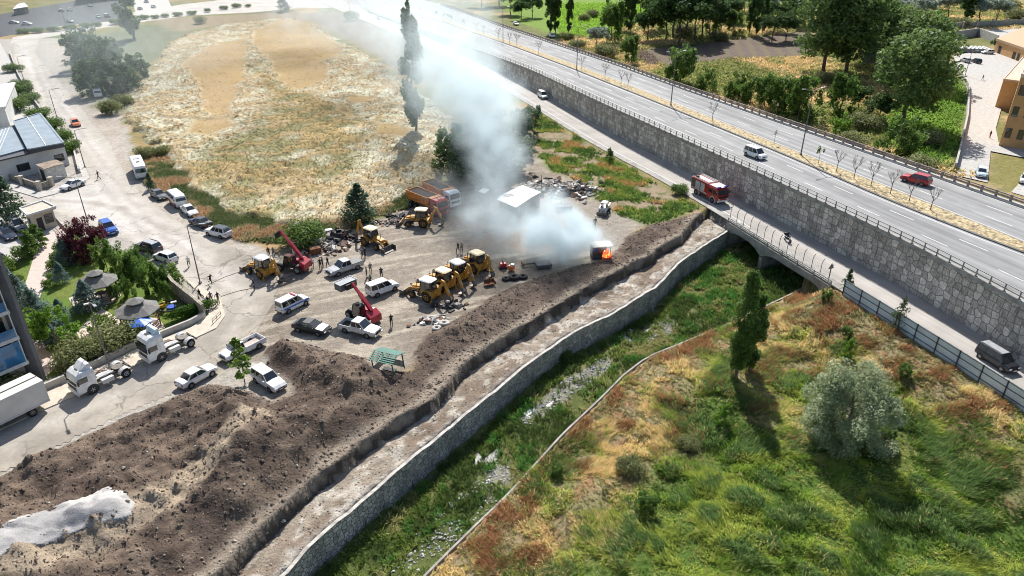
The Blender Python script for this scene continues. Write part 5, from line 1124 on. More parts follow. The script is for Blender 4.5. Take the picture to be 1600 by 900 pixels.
def telehandler(p, ang, label, head='fork', lift=.45, blen=5.6):
    g = empty("telehandler", p, ang, label, "telehandler"); rm = paint('telered')
    MB().box((0, 0, .85), (4.2, 1.5, .5)).build("chassis", M_CHAS, g, bevel=.04)
    for x in (-1.45, 1.45):
        for sg in (-1, 1): wheel(g, x, sg * 1.0, .62, .42, .5, mrim=paint('lightgrey'))
    MB().loft([[(x, -.95, .75), (x, -.95, z), (x, -.15, z), (x, -.15, .75)] for x, z in ((-1.3, 1.55), (.8, 1.4), (1.0, 1.3))]).build("engine_cover", rm, g, bevel=.06)
    MB().loft([[(x, -k, .6), (x, -k, z), (x, k, z), (x, k, .6)] for x, z, k in ((-2.55, 1.5, .9), (-1.7, 2.05, .85), (-1.5, 2.1, .5))]).build("rear_counterweight", rm, g, bevel=.08)
    zb, zr = 1.0, 2.55; c0 = [(-1.0, .25), (.75, .25), (.75, 1.15), (-1.0, 1.15)]; c1 = [(-.9, .3), (.35, .3), (.35, 1.05), (-.9, 1.05)]; cf = MB()
    for (a, b), (c, d) in zip(c0, c1): cf.bar((a, b, zb), (c, d, zr), .08, .08)
    for i in range(4): cf.bar((*c1[i], zr), (*c1[(i + 1) % 4], zr), .08, .08)
    for y in np.linspace(.4, .95, 5): cf.bar((-.85, y, zr + .04), (.3, y, zr + .04), .03, .03)
    cf.build("cab_frame", M_DARK, g); V3 = [Vector((*q, zb)) for q in c0] + [Vector((*q, zr)) for q in c1]
    for nm, q in (("side_window", (0, 1, 5, 4)), ("windscreen", (1, 2, 6, 5)), ("side_window", (2, 3, 7, 6)), ("rear_window", (3, 0, 4, 7))): pane(g, nm, [V3[i] for i in q], .06, .06, off=0)
    MB().box((-.3, .68, zr + .01), (1.2, .78, .05)).build("cab_roof", rm if head == 'fork' else M_GLASS, g)
    a = Vector((-1.9, 0, 1.95)); d = Vector((math.cos(lift), 0, math.sin(lift))); b = a + d * blen * .62; e = a + d * blen
    MB().bar(a, b, .42, .42).build("outer_boom", rm, g); MB().bar(b - d * .05, e, .30, .30).build("inner_boom", rm, g); MB().tube(Vector((-.3, 0, 1.2)), a + d * 2.4 - Vector((0, 0, .2)), .07).build("hydraulic_ram", M_CHROME, g)
    MB().bar(e, e + Vector((.35, 0, -.5)), .3, .25).build("boom_nose", M_DARK, g); h = e + Vector((.45, 0, -.6))
    if head == 'fork':
        mb = MB(); mb.box(h, (.12, 1.5, .8)); [mb.bar(h + Vector((.05, y, -.35)), h + Vector((1.2, y, -.35)), .12, .06) for y in (-.45, .45)]; mb.bar(h + Vector((0, -.75, .4)), h + Vector((0, .75, .4)), .06, .06).build("fork_carriage", M_DARK, g)
    else:
        MB().box(h + Vector((.1, 0, 0)), (.3, 1.2, .7)).build("fork_carriage", M_DARK, g)
        MB().box(h + Vector((.95, 0, .0)), (1.3, 2.5, .9)).build("material_bin", mat("bin_steel_grey", (.12, .13, .15), .5, .4), g, bevel=.03)
        mb = MB(); [mb.box(h + Vector((.95 + dx, dy, .48)), (a_, b_, .07)) for dx, dy, a_, b_ in ((.66, 0, .07, 2.56), (-.66, 0, .07, 2.56), (0, 1.26, 1.25, .07), (0, -1.26, 1.25, .07))]; mb.build("bin_rim", paint('lightgrey'), g)
    return g
def fire_truck(p, ang, label):
    g = empty("fire_truck", p, ang, label, "fire engine"); rm = paint('firered'); W = 2.45; hw = W / 2
    MB().box((0, 0, .75), (7.2, 1.1, .35)).build("chassis_beam", M_CHAS, g)
    MB().box((-1.45, 0, 1.85), (4.5, W, 2.15)).build("body", rm, g, bevel=.05)
    r = lambda x, z, k=hw, zb=.55: [(x, -k, zb), (x, -k, z - .2), (x, -k * .9, z), (x, k * .9, z), (x, k, z - .2), (x, k, zb)]
    MB().loft([r(.85, 2.9), r(3.1, 2.85), r(3.5, 2.6), r(3.75, 1.7, hw * .98), r(3.78, .7, hw * .96, .5)]).build("cab", rm, g, bevel=.06)
    pane(g, "windscreen", ((3.78, -hw * .94, 1.62), (3.78, hw * .94, 1.62), (3.52, hw * .86, 2.58), (3.52, -hw * .86, 2.58)), .05, .05, off=.04)
    for sg in (-1, 1):
        MB().box((2.85, sg * (hw + .0), 2.05), (.85, .03, .65)).build("side_window", M_GLASS, g); MB().box((1.75, sg * hw, 2.05), (.9, .03, .6)).build("side_window", M_GLASS, g)
        for k, x in enumerate((-3.1, -1.85, -.45)): MB().box((x, sg * (hw + .004), 1.95), (1.1 if k != 1 else 1.2, .04, 1.35)).build("roller_shutter", paint('lightgrey') if k != 0 else M_GREASE, g)
        MB().box((-1.45, sg * (hw + .006), 1.12), (4.5, .02, .14)).build("reflective_stripe", paint('white'), g)
        for x in (2.45, -2.05):
            MB().tube((x, sg * (hw - .35), .55), (x, sg * (hw + .012), .55), .66, n=20).build("wheel_arch_trim", paint('white'), g)
            MB().tube((x, sg * (hw - .33), .52), (x, sg * (hw + .02), .52), .58, n=20).build("wheel_arch", M_DARK, g); wheel(g, x, sg * (hw - .13), .50, .34, .5)
        MB().box((3.79, sg * .9, .95), (.06, .35, .22)).build("headlight", M_LAMP, g); MB().box((3.6, sg * (hw + .2), 2.1), (.12, .2, .5)).build("mirror", M_DARK, g)
        MB().box((3.25, sg * .72, 2.98), (.35, .75, .16)).build("blue_light", mat("blue_lamp", (.01, .03, .35), .2), g, bevel=.03)
    MB().box((3.2, 0, 2.94), (.5, .9, .10)).build("light_bar", paint('white'), g)
    MB().box((2.0, 0, 2.93), (1.9, W * .86, .06)).build("cab_roof_panel", mat("roof_pale_red", (.62, .40, .38), .5), g)
    MB().box((3.8, 0, .62), (.16, W * .98, .3)).build("bumper", paint('white'), g, bevel=.04); MB().box((3.8, 0, 1.25), (.05, 1.6, .3)).build("grille", M_DARK, g)
    MB().box((-1.5, 0, 2.95), (3.6, 1.1, .05)).build("roof_deck", paint('white'), g)
    lad = MB(); [lad.bar((-3.6, y, 3.12), (.6, y, 3.12), .06, .08) for y in (.62, 1.0)]; [lad.bar((x, .62, 3.12), (x, 1.0, 3.12), .04, .04) for x in np.arange(-3.5, .6, .3)]; lad.build("ladder", M_CHROME, g)
    MB().bar((-3.6, -1.1, 3.05), (.7, -1.1, 3.05), .05, .12).bar((-3.6, 1.15, 3.05), (.7, 1.15, 3.05), .05, .12).bar((.72, -1.1, 3.05), (.72, 1.1, 3.05), .06, .14).build("roof_rail", paint('lightgrey'), g)
    MB().box((-2.9, -.55, 3.1), (.5, .4, .25)).build("roof_monitor", M_DARK, g); MB().box((-3.72, 0, 1.7), (.05, 1.9, 1.6)).build("rear_shutter", M_DARK, g)
    return g
def motorbike(p, ang, label):
    g = empty("motorcycle", p, ang, label, "motorcycle")
    for x in (-.68, .70): wheel(g, x, 0, .31, .13, .62)
    MB().loft([[(x, -w_, z0), (x, -w_, z1), (x, w_, z1), (x, w_, z0)] for x, w_, z0, z1 in ((-.35, .1, .35, .7), (0, .16, .3, .85), (.3, .15, .35, .95), (.45, .08, .6, .9))]).build("body", M_DARK, g, bevel=.04)
    MB().box((-.4, 0, .82), (.6, .28, .1)).build("seat", M_DARK, g); MB().tube((.7, .08, .31), (.45, .08, 1.0), .03).tube((.7, -.08, .31), (.45, -.08, 1.0), .03).build("fork", M_CHROME, g)
    MB().path([(.35, -.38, 1.02), (.45, -.15, 1.05), (.45, .15, 1.05), (.35, .38, 1.02)], .018).build("handlebar", M_DARK, g); MB().box((-.75, 0, 1.0), (.35, .4, .3)).build("top_case", M_DARK, g, bevel=.04); MB().tube((-.1, -.15, .35), (-.8, -.18, .45), .05).build("exhaust", M_CHROME, g); MB().box((.58, 0, .88), (.1, .16, .16)).build("headlight", M_LAMP, g)
    return g
def skid_steer(p, ang, label):
    g = empty("skid_steer_loader", p, ang, label, "loader"); W = 1.5
    MB().box((-.2, 0, .75), (2.2, 1.1, .7)).build("body", paint('lightgrey'), g, bevel=.05)
    for x in (-.75, .55):
        for sg in (-1, 1): wheel(g, x, sg * .68, .4, .28, .5, mrim=paint('white'))
    cf = MB()
    for x in (-.6, .6):
        for y in (-.42, .42): cf.bar((x, y, 1.05), (x * .9, y, 2.0), .07, .07)
    cf.build("cab_frame", M_DARK, g); MB().box((0, 0, 2.02), (1.25, .95, .07)).build("cab_roof", paint('white'), g, bevel=.02); MB().box((0, .435, 1.5), (1.0, .03, .75)).box((0, -.435, 1.5), (1.0, .03, .75)).build("side_window", M_GLASS, g)
    MB().bar((-1.1, -.62, 1.55), (1.0, -.62, 1.15), .12, .16).bar((-1.1, .62, 1.55), (1.0, .62, 1.15), .12, .16).bar((1.0, -.62, 1.15), (1.5, -.62, .35), .12, .14).bar((1.0, .62, 1.15), (1.5, .62, .35), .12, .14).build("lift_arm", paint('white'), g)
    MB().sideprism([(1.45, .65), (1.42, .08), (2.1, .04), (2.1, .1), (1.55, .2), (1.52, .65)], -.9, .9).build("bucket", M_GREASE, g)
    return g
# ---------------------------------------------------------------- vehicles where they stand
c, a = place((330.5, 588.6), (301, 605.6), 1.72); car('sedan', 'white', c, a, "white sedan parked on the road edge beside the dark spoil heap", cat="car")
c, a = place((250, 566), (293, 546), 2.45); tractor_unit(c, a, "white high-roof truck tractor unit with pale blue wind deflector beside the playground wall", True)
c, a = place((140.7, 617.5), (193, 592.7), 2.45); tractor_unit(c, a, "white low-roof truck tractor unit parked between box truck and taller tractor unit", False)
c, a = headed(-2, 668, -46, 690); box_truck(c, a, "pale cream box truck parked along the kerb of the dusty road")
c, a = place((363.6, 566), (410, 542), 1.85); pickup('white', c, a, "white single-cab pickup with empty dusty bed behind the slim young tree", single=True)
c, a = place((425, 614), (397.5, 596), 1.75); car('estate', 'white', c, a, "white estate car nosed into the dark soil heap", name="estate_car", glass=None)
c, a = place((497.5, 525), (466, 518.5), 1.82); car('coupe', 'black', c, a, "black fastback car at the edge of the soil heap")
c, a = place((573.7, 528.7), (540, 520), 1.85); pickup('offwhite', c, a, "off-white double-cab pickup with open black bed and bright roof")
c, a = place((478, 476.5), (451, 490), 1.8); v = car('van', 'white', c, a, "white patrol van with a blue side stripe and red roof lights", cat="van", name="patrol_van")
for sg in (-1, 1): MB().box((0, sg * .905, .82), (3.9, .02, .22)).build("blue_stripe", paint('blue'), v)
MB().box((.2, 0, 1.88), (.25, 1.0, .12)).build("light_bar", paint('red'), v, bevel=.02)
c, a = place((616, 454.5), (590.5, 464), 1.8); car('van', 'white', c, a, "plain white passenger van parked in the middle of the yard", cat="van", name="passenger_van")
c, a = place((528.5, 432), (559, 421), 1.85); pickup('silver', c, a, "silver double-cab pickup with grey bed cover in the yard", cover=True)
c, a = place((1111, 316), (1087, 303.5), 2.45, 0.01); fire_truck(c, a, "red fire engine with white roof and ladder on the frontage road")
c, a = headed(848, 153, 862, 163, 0.01); car('van', 'white', c, a, "white van on the frontage road near the smoke", cat="van", name="van")
c, a = place((1182, 249.5), (1166, 243.5), 1.82, 'H'); car('mpv', 'white', c, a, "white people carrier on the near highway carriageway", cat="van", name="people_carrier")
c, a = place((1412.5, 284), (1440, 291), 1.85, 'H'); car('suv', 'red', c, a, "red suv on the far highway carriageway", rails=False, name="suv")
c, a = place((1563, 580), (1531, 560), 1.82, 0.01); car('mpv', 'black', c, a, "dark people carrier with silver roof beside the stone retaining wall", roof='silver', name="people_carrier", rails=True)
c, a = headed(1230, 377, 1243, 386, 0.01); motorbike(c, a, "black motorcycle with rider crossing the bridge")
person(0, 0, 'ride', math.degrees(a) - 90, 'black', 'navy', "person in dark jacket and helmet riding the motorcycle", loc=(c.x - .2 * math.cos(a), c.y - .2 * math.sin(a), c.z + .05), hgt=1.75)
c, a = headed(119, 196, 130, 214); car('hatch', 'orange', c, a, "orange hatchback driving down the left road", roof='orange')
c, a = headed(153.5, 150, 160, 175); bus(c, a, "white minibus parked under the trees by the upper left road", L=6.0, W=2.0, H=2.4, hatch=False)
c, a = headed(219.5, 272, 226, 287); bus(c, a, "white bus parked on the shoulder by the dry field", L=7.8, nm="bus")
c, a = place((108.5, 298), (130, 290.5), 1.65); car('sedan', 'white', c, a, "old white sedan parked at the street corner by the stone wall")
c, a = headed(249, 309, 264, 318); car('sedan', 'darkgrey', c, a, "dark grey sedan parked behind the bus on the shoulder", group="cars parked along the dry field")
c, a = headed(279, 320, 291, 330); bus(c, a, "white van with red lower side parked between dark and white sedans", L=4.6, W=1.9, H=2.3, nm="ambulance_van", cat="van", hatch=False, lower='red')
c, a = headed(297, 334, 312, 345); car('sedan', 'white', c, a, "white sedan parked in front of the red-sided van", group="cars parked along the dry field")
c, a = headed(314, 352, 296, 346); car('sedan', 'gunmetal', c, a, "dark sedan parked between white sedan and small white suv", group="cars parked along the dry field", roof='black')
c, a = headed(342, 368, 322, 363); car('suv', 'white', c, a, "small white suv with black roof at the end of the parked row", roof='black', group="cars parked along the dry field")
c, a = headed(171, 362, 182, 372); car('suv', 'blue', c, a, "bright blue car parked behind the purple-leaved tree")
c, a = headed(234, 392, 215, 386); car('suv', 'gunmetal', c, a, "dark suv with grey roof parked in front of the white hatchback", roof='silver', rails=True)
c, a = headed(260, 407, 240, 400); car('hatch', 'white', c, a, "white hatchback parked by the park hedge near the street lamp")
c, a = headed(28, 357, 44, 367); car('mpv', 'silver', c, a, "silver people carrier in the forecourt beside the gatehouse", name="people_carrier")
c, a = headed(12, 371, 26, 380); car('sedan', 'navy', c, a, "dark blue sedan in the forecourt next to the silver carrier")
c, a = headed(2, 412, 14, 418); car('sedan', 'black', c, a, "black car half out of frame by the park lawn")
c, a = headed(592, 30, 600, 37); car('sedan', 'navy', c, a, "dark car on the frontage road far away in the smoke", small=True)
TL = [((96, 18), (88, 16), 'lightgrey', "left pale car of the pair in the shaded car park"), ((109, 17), (101, 15), 'white', "right pale car of the pair in the shaded car park"), ((141, 10), (147, 12), 'silver', "silver car at the top of the shaded car park"), ((110, 35), (117, 36), 'lightgrey', "pale car alone near the kerb of the shaded car park"),
      ((154, 28), (160, 31), 'silver', "silver car beside the black jeep in the car park"), ((168, 27), (175, 29), 'black', "black car with white roof at the car park edge"), ((22, 37), (29, 37), 'lightgrey', "left pale car at the far left of the car park"), ((42, 39), (50, 39), 'white', "long pale car at the far left of the car park"), ((36, 51), (44, 50), 'white', "white car roof behind the roadside hedge"),
      ((229, 4), (224, 2), 'silver', "silver car at the top edge of the upper lot"), ((240, 12), (233, 10), 'white', "white car in the upper lot"), ((219, 15), (213, 13), 'lightgrey', "pale car in the upper lot by the tall poplar"), ((10, 108), (17, 111), 'white', "white car beyond the left hedge by the road")]
for (x, y), h_, col, lb in TL[:-1]:
    c, a = headed(x, y, *h_, .02); car('sedan' if col != 'black' else 'suv', col, c, a, lb, small=True, group="cars in the upper left car parks", roof='white' if col == 'black' else None)
for (x, y), h_, col, lb in [((1508, 97), (1502, 95), 'lightgrey', "pale car parked beside the black car in the right compound"), ((1525, 98), (1519, 96), 'black', "black car parked in the right compound"), ((1543, 84), (1537, 84), 'white', "white car behind the tank rows in the right compound"),
      ((1532, 274), (1533, 288), 'pale_blue', "pale blue car on the access road behind the rusty guard rail"), ((1601, 284), (1597, 296), 'white', "white car at the right picture edge by the grass island"), ((806, 39), (815, 43), 'white', "white car beyond the far guard rail nearest the smoke"), ((862, 58), (871, 62), 'white', "white car beyond the far guard rail below the two poplars")]:
    c, a = headed(x, y, *h_, .05); car('hatch', col, c, a, lb, small=y < 120)
# diggers
def by_roof(roof, bucket, zr=2.85, off=-.5):
    q = P(*roof, zr); b = P(*bucket, .3); a = math.atan2(b.y - q.y, b.x - q.x); c = Vector((q.x - off * math.cos(a), q.y - off * math.sin(a), 0)); c.z = gzr(c); return c, a
for rf, bk, col, lb, kw in [((668.5, 436), (636, 452), 'white', "yellow backhoe loader with a white cab roof, lowest of the row", dict(swing=.15)), ((692.5, 421.5), (660, 434), 'cream', "yellow backhoe loader with a cream roof, second lowest of the row", dict(swing=.1)),
        ((714.5, 408.5), (684, 418), 'lightgrey', "yellow backhoe loader with a grey roof, third in the row", dict(swing=.05)), ((745.5, 394), (714, 404), 'cream', "yellow backhoe loader at the top end of the row by the tyres", dict(swing=-.1)),
        ((658, 326.5), (631, 348), 'cream', "yellow backhoe loader standing alone beside the red dump truck", dict(swing=.2)), ((578.5, 355.5), (606, 389), 'cream', "yellow backhoe loader facing the yard in front of the dark bush", dict(swing=0, fold=1.1)), ((408.5, 402), (390, 418), 'lightgrey', "yellow backhoe loader at the road end beside the red telehandler", dict(swing=.1))]:
    c, a = by_roof(rf, bk); backhoe(c, a, lb, roof=col, **kw)
c, a = headed(458, 421, 432, 417); telehandler(c, a, "red telehandler with raised boom and forks beside the bush", 'fork', .92, 4.9)
c, a = headed(568, 499, 545, 487); telehandler(c, a, "red telehandler holding up a grey steel bin behind the open-bed pickup", 'bin', .66, 4.3)
c, a = place((679, 339), (643, 324), 2.5); dump_truck(c, a, "orange-bodied dump truck with a red cab", 'red')
c, a = place((699, 326), (666, 310), 2.5); dump_truck(c, a, "orange-bodied dump truck with a white cab in the smoke", 'white')
c, a = headed(944, 333, 933, 340); skid_steer(c, a + .2, "pale skid steer loader with a black cab on the weedy plot")
# ---------------------------------------------------------------- people
PEOPLE = [
    ((155, 280), 'walk', 100, 'black', 'black', "person in black walking past the stone wall corner"), ((296, 417), 'walk', 200, 'white', 'khaki', "person in a white shirt walking beside the lamp post"),
    ((330, 445), 'run', 250, 'black', 'black', "person in black running across the road towards the yard"), ((314, 469), 'walk', 160, 'black', 'black', "person in black on the pavement beside the railing"),
    ((327, 480), 'stand', 170, 'black', 'navy', "tall person in dark clothes standing at the pavement curve"), ((331, 473), 'stand', 200, 'grey', 'black', "person in grey beside the tall dark figure on the curve"), ((342, 474), 'walk', 250, 'black', 'khaki', "person in black top and khaki trousers stepping off the kerb"),
    ((398, 453), 'stand', 120, 'black', 'black', "person in black standing alone on the road below the telehandler"), ((421, 402), 'stand', 180, 'black', 'grey', "left person of the pair behind the grey-roofed digger"), ((428, 402), 'walk', 200, 'grey', 'grey', "right person of the pair behind the grey-roofed digger"),
    ((482, 411), 'stand', 190, 'black', 'black', "person in black beside the rear of the red telehandler"), ((489, 419), 'stand', 170, 'white', 'black', "person in white shirt and black trousers by the rubble"), ((501, 420), 'stand', 200, 'black', 'black', "left person of the dark trio near the silver pickup"),
    ((505, 418), 'stand', 90, 'grey', 'black', "middle person of the dark trio near the silver pickup"), ((513, 418), 'walk', 150, 'black', 'navy', "right person of the dark trio near the silver pickup"), ((566, 404), 'stand', 180, 'grey', 'navy', "left person of the pair behind the silver pickup"), ((570.5, 403), 'stand', 230, 'black', 'black', "right person of the pair behind the silver pickup"),
    ((573.5, 434), 'stand', 100, 'darkgreen', 'black', "person in dark green standing left of the grey-shirted one"), ((579.5, 427), 'stand', 200, 'grey', 'khaki', "person in grey shirt and khaki trousers in mid-yard"), ((577, 443), 'crouch', 260, 'black', 'black', "person in black crouching behind the white passenger van"), ((596.5, 434), 'stand', 180, 'black', 'black', "person in black with legs apart above the white passenger van"),
    ((612, 509), 'stand', 210, 'black', 'black', "person in black alone right of the off-white pickup"), ((716, 394), 'walk', 140, 'black', 'black', "left person of the pair above the row of diggers"), ((721.5, 393.5), 'stand', 200, 'khaki', 'navy', "right person of the pair above the row of diggers"),
    ((929.5, 355), 'stand', 200, 'black', 'black', "person in black standing below the skid steer loader"), ((700.5, 96), 'stand', 180, 'grey', 'navy', "left person of the pair on the smoky frontage road"), ((704.5, 96), 'stand', 180, 'white', 'grey', "right person of the pair on the smoky frontage road"), ((1534.5, 126), 'walk', 120, 'grey', 'grey', "person in grey walking across the right compound"), ((1546, 216), 'stand', 90, 'black', 'red', "person standing by the corner of the orange building")]
for (x, y), ps, fc, tp, lg, lb in PEOPLE:
    p = P(x, y, 0); person(x, y, ps, fc, tp, lg, lb, hgt=1.82, z=gzr(p) if y > 130 and x < 1000 else .04)
ff = person(1088.5, 303, 'point', -60, 'darkgreen', 'navy', "firefighter in dark gear holding a hose beside the fire engine", hgt=1.85, z=.12)
fl = P(1088.5, 303, .12)
hz = MB().path([fl + Vector(v) for v in ((2.2, -.6, 1.1), (1.2, -.1, .95), (.35, .2, 1.25), (-.6, .9, 1.5))], .035); tag(hz.build("fire_hose", mat("hose_pale", (.35, .3, .22), .8)), "pale fire hose held by the firefighter beside the engine", "hose")
# ---------------------------------------------------------------- lamps and signs
M_LPOLE = mat("lamp_pole_grey", (.16, .155, .15), .6, .4, var=.15)
M_LHEAD = mat("lamp_head_pale", (.35, .36, .37), .4, .3)
def lamp(px, py, h, label, arm=(1, 0), double=False, z=None, rad=.10, grp=None):
    p = PH(px, py) if z == 'H' else P(px, py, 0)
    if z == 'H': p.z += .1
    else: p.z = gzr(p) if z is None else z
    g = empty("street_lamp", p, 0, label, "street lamp", grp); MB().tube((0, 0, 0), (0, 0, h), rad, rad * .5, 8).box((0, 0, .12), (.35, .35, .24)).build("pole", M_LPOLE, g)
    ar = Vector((*arm, 0)).normalized()
    for sg in ((1, -1) if double else (1,)):
        e = ar * sg * 1.7 + Vector((0, 0, h + .35)); MB().bar((0, 0, h - .05), e, .07, .07).build("arm", M_LPOLE, g); MB().bar(e, e + ar * sg * .75 + Vector((0, 0, .05)), .28, .12).build("lamp_head", M_LHEAD, g, bevel=.02)
    return g
an = (HN[0], HN[1])
for i, (x, y) in enumerate([(1251, 243), (1048, 165), (901, 109), (786, 66)]): lamp(x, y, 11.5, ["double-armed highway lamp nearest the red suv", "double-armed highway lamp above the middle of the retaining wall", "double-armed highway lamp third from the right", "double-armed highway lamp closest to the smoke"][i], an, True, 'H', .13, "double lamps along the median")
lamp(91, 190, 7.5, "single-armed lamp on the left road above the orange car", (1, .1)); lamp(133, 262, 7.5, "single-armed lamp just below the orange car", (1, .1)); lamp(137, 346, 7.5, "single-armed lamp behind the purple-leaved tree", (-1, -.3)); lamp(313, 443, 8.5, "tall single-armed lamp at the park corner by the white hatchback", (1, -.1)); lamp(172, 576, 8.5, "lamp between the two white tractor units on the pavement", (1, -1)); lamp(547, 24, 12, "tall lamp at the far end of the bare grey plot", (1, 0)); lamp(39, 130, 7.5, "single-armed lamp far up the left road", (1, .1)); lamp(1508, 118, 7, "thin lamp in the right compound by the curved wall", (1, .3), z=.03)
lamp(103, 40, 8, "thin lamp in the shaded upper left car park", (-1, 0), z=.02)
def tri_sign(px, py, h, label, face, z=None, back=False, arrow=False):
    p = PH(px, py) if z == 'H' else P(px, py, z or 0)
    if z == 'H': p.z += .1
    g = empty("warning_sign", p, face, label, "road sign"); MB().tube((0, 0, 0), (0, 0, h), .035, n=6).build("post", M_LPOLE, g)
    t = .5; tri = [(0, h + .55), (-t, h - .3), (t, h - .3)]; mk = lambda k, y0, y1: [(x * k, y0, (z_ - (h - .02)) * k + h - .02) for x, z_ in tri] + [(x * k, y1, (z_ - (h - .02)) * k + h - .02) for x, z_ in tri]
    F = [(0, 1, 2), (5, 4, 3), (0, 3, 4, 1), (1, 4, 5, 2), (2, 5, 3, 0)]
    MB().add(mk(1, -.05, -.035), F).build("sign_plate", paint('darkgrey') if back else paint('red'), g); MB().add(mk(.72, .0 if back else -.062, .01 if back else -.052), F).build("sign_face", paint('white') if not back else paint('darkgrey'), g)
    if not back: MB().box((0, -.068, h - .02), (.07, .01, .3)).build("symbol", M_DARK, g)
tri_sign(1293, 441, 2.4, "triangular warning sign seen from behind at the bridge end", R(20), back=True); tri_sign(1209, 226, 2.2, "triangular warning sign in the highway median", R(30), 'H'); tri_sign(1211, 186, 3.0, "triangular warning sign beyond the far guard rail", R(30), 'H')
# ---------------------------------------------------------------- young trees in the median
MT = [(1286, 256, 1), (1311, 268, 0), (1340, 279, 0), (1367, 290, 0), (1400, 302, 0), (1429, 314, 0), (1465, 327, 0), (1112, 190, 0), (983, 137, 0), (969, 133, 0), (946, 123, 0), (907, 109, 0), (829, 85, 0), (802, 72, 0), (792, 68, 0), (773, 62, 0), (755, 54, 0), (747, 50, 0), (721, 43, 1), (705, 34, 2), (699, 36, 2), (693, 33, 2), (681, 29, 2), (661, 21, 1)]
BARE = [bare_mesh(40 + i, 3.9).mesh("branches", M_TWIG) for i in range(4)]
right = [t for t in MT if t[0] > 1150]; mid = [t for t in MT if 800 < t[0] < 1150]; far_ = [t for t in MT if t[0] <= 802]
for i, (x, y, k) in enumerate(MT):
    e = (E_NC(0), ) ; p = PH(x, y); s_, _e = se(p); q = xy(s_, float(E_NC(s_) + E_NF(s_)) / 2 + .1); loc = Vector((*q, float(zh(s_)) + .12))
    if x > 1150: lb = f"{'leafy green' if k else 'bare'} young median tree, {ordinal(sum(1 for t in right if t[0] > x))} from the right edge"
    elif x > 802: lb = f"thin bare young median tree, {ordinal(sum(1 for t in mid if t[0] > x))} leftwards from the double lamp above the wall"
    else: lb = f"{'dark leafy' if k else 'thin bare'} young median tree in the smoke, {ordinal(sum(1 for t in far_ if t[0] > x))} from the right"
    if k: tree('young', 0, 0, 4.3 if k == 2 else 3.9, lb, "young tree", loc=loc, name="young_tree", group="young trees in the highway median", wide=1.0 + .3 * (k == 2))
    else:
        g = empty("bare_young_tree", loc, rnd.random() * 6, lb, "young tree", "young trees in the highway median"); link("branches", BARE[i % 4], g, None, None, (.9 + .2 * rnd.random(),) * 3)
# ---------------------------------------------------------------- buildings
def pp(px, z=0): return [tuple(P(a, b, z)[:2]) for a, b in px]
def center(pl): return Vector((sum(p[0] for p in pl) / len(pl), sum(p[1] for p in pl) / len(pl), 0))
def inset(pl, d):
    c = center(pl); return [((p[0] - c.x) * (1 - d / max(.1, math.hypot(p[0] - c.x, p[1] - c.y))) + c.x, (p[1] - c.y) * (1 - d / max(.1, math.hypot(p[0] - c.x, p[1] - c.y))) + c.y) for p in pl]
def rel(pl, c): return [(p[0] - c.x, p[1] - c.y) for p in pl]
def opening(g, pl, i, u0, u1, z0, z1, m, nm="window", frame=None, off=.03):
    a = Vector((*pl[i], 0)); b = Vector((*pl[(i + 1) % len(pl)], 0)); d = b - a; t = d.normalized(); n = Vector((t.y, -t.x, 0))
    if n.dot((a + b) / 2) < 0: n = -n
    def pl_(k, o): q = [a + d * u0 - t * k, a + d * u1 + t * k]; return [q[0] + n * o + Vector((0, 0, z0 - k)), q[1] + n * o + Vector((0, 0, z0 - k)), q[1] + n * o + Vector((0, 0, z1 + k)), q[0] + n * o + Vector((0, 0, z1 + k))]
    F = [(0, 1, 2, 3), (7, 6, 5, 4), (0, 4, 5, 1), (1, 5, 6, 2), (2, 6, 7, 3), (3, 7, 4, 0)]
    o = MB().add(pl_(.0, -.05) + pl_(.0, off), F).build(nm, m, g)
    if frame: MB().add(pl_(.12, -.05) + pl_(.12, off * .5), F).build("frame", frame, o)
    return o
M_PLAST = mat("plaster_white", (.60, .60, .58), .9, var=.1, scale=.5)
M_ORANGE = mat("plaster_orange", (.58, .33, .14), .9, var=.1, scale=.4)
M_ROOFG = mat("roof_blue_grey", (.24, .29, .33), .5, .3, var=.12, scale=.5)
M_FASC = mat("fascia_dark", (.06, .065, .075), .6)
M_WPALE = mat("roof_sheet_white", (.72, .72, .70), .5, .1, var=.1, scale=.6)
M_BEIGE = mat("plaster_beige", (.48, .42, .34), .9, var=.12, scale=.6)
def simple_building(name, label, px, zr, m, mr, cat="building", over=.35, th=.25, wins=(), doors=(), z0=-.3, rim=None):
    """plan given by the roof outline seen at height zr"""
    pl = pp(px, zr); c = center(pl); r = rel(pl, c); g = empty(name, c, 0, label, cat); w_ = inset(r, over)
    MB().prism(w_, z0, zr - th).build("wall", m, g); o = MB().prism(r, zr - th, zr).build("roof", mr, g)
    if rim:
        mb = MB(); n = len(r)
        for i in range(n): mb.bar((*r[i], zr + .06), (*r[(i + 1) % n], zr + .06), .22, .28)
        mb.build("roof_rim", rim, o)
    for (i, u0, u1, a, b) in wins: opening(g, w_, i, u0, u1, a, b, M_GLASS, "window", M_FASC)
    for (i, u0, u1, a, b) in doors: opening(g, w_, i, u0, u1, a, b, M_DARK, "door")
    return g, r, w_
g, r, w_ = simple_building("office_building", "low white office building with blue-grey metal roofs beside the left road", [(-70, 268), (0, 250), (102, 226), (66, 184), (18, 196), (-70, 215)], 4.2, M_PLAST, M_FASC,
    wins=[(1, .20, .38, 1.2, 2.4), (1, .80, .94, 1.3, 2.5), (0, .3, .6, 1.2, 2.4)])
up = rel(pp([(21, 188), (62, 176), (99, 222), (44, 232)], 5.2), g.location); MB().prism(up, 4.2, 5.0).build("upper_roof_box", M_FASC, g); MB().prism(inset(up, .5), 5.0, 5.08).build("roof_panel", M_ROOFG, g)
mb = MB(); [mb.bar((*up[i], 5.08), (*up[(i + 1) % 4], 5.08), .35, .2) for i in range(4)]; mb.build("roof_rim", M_ROOFG, g)
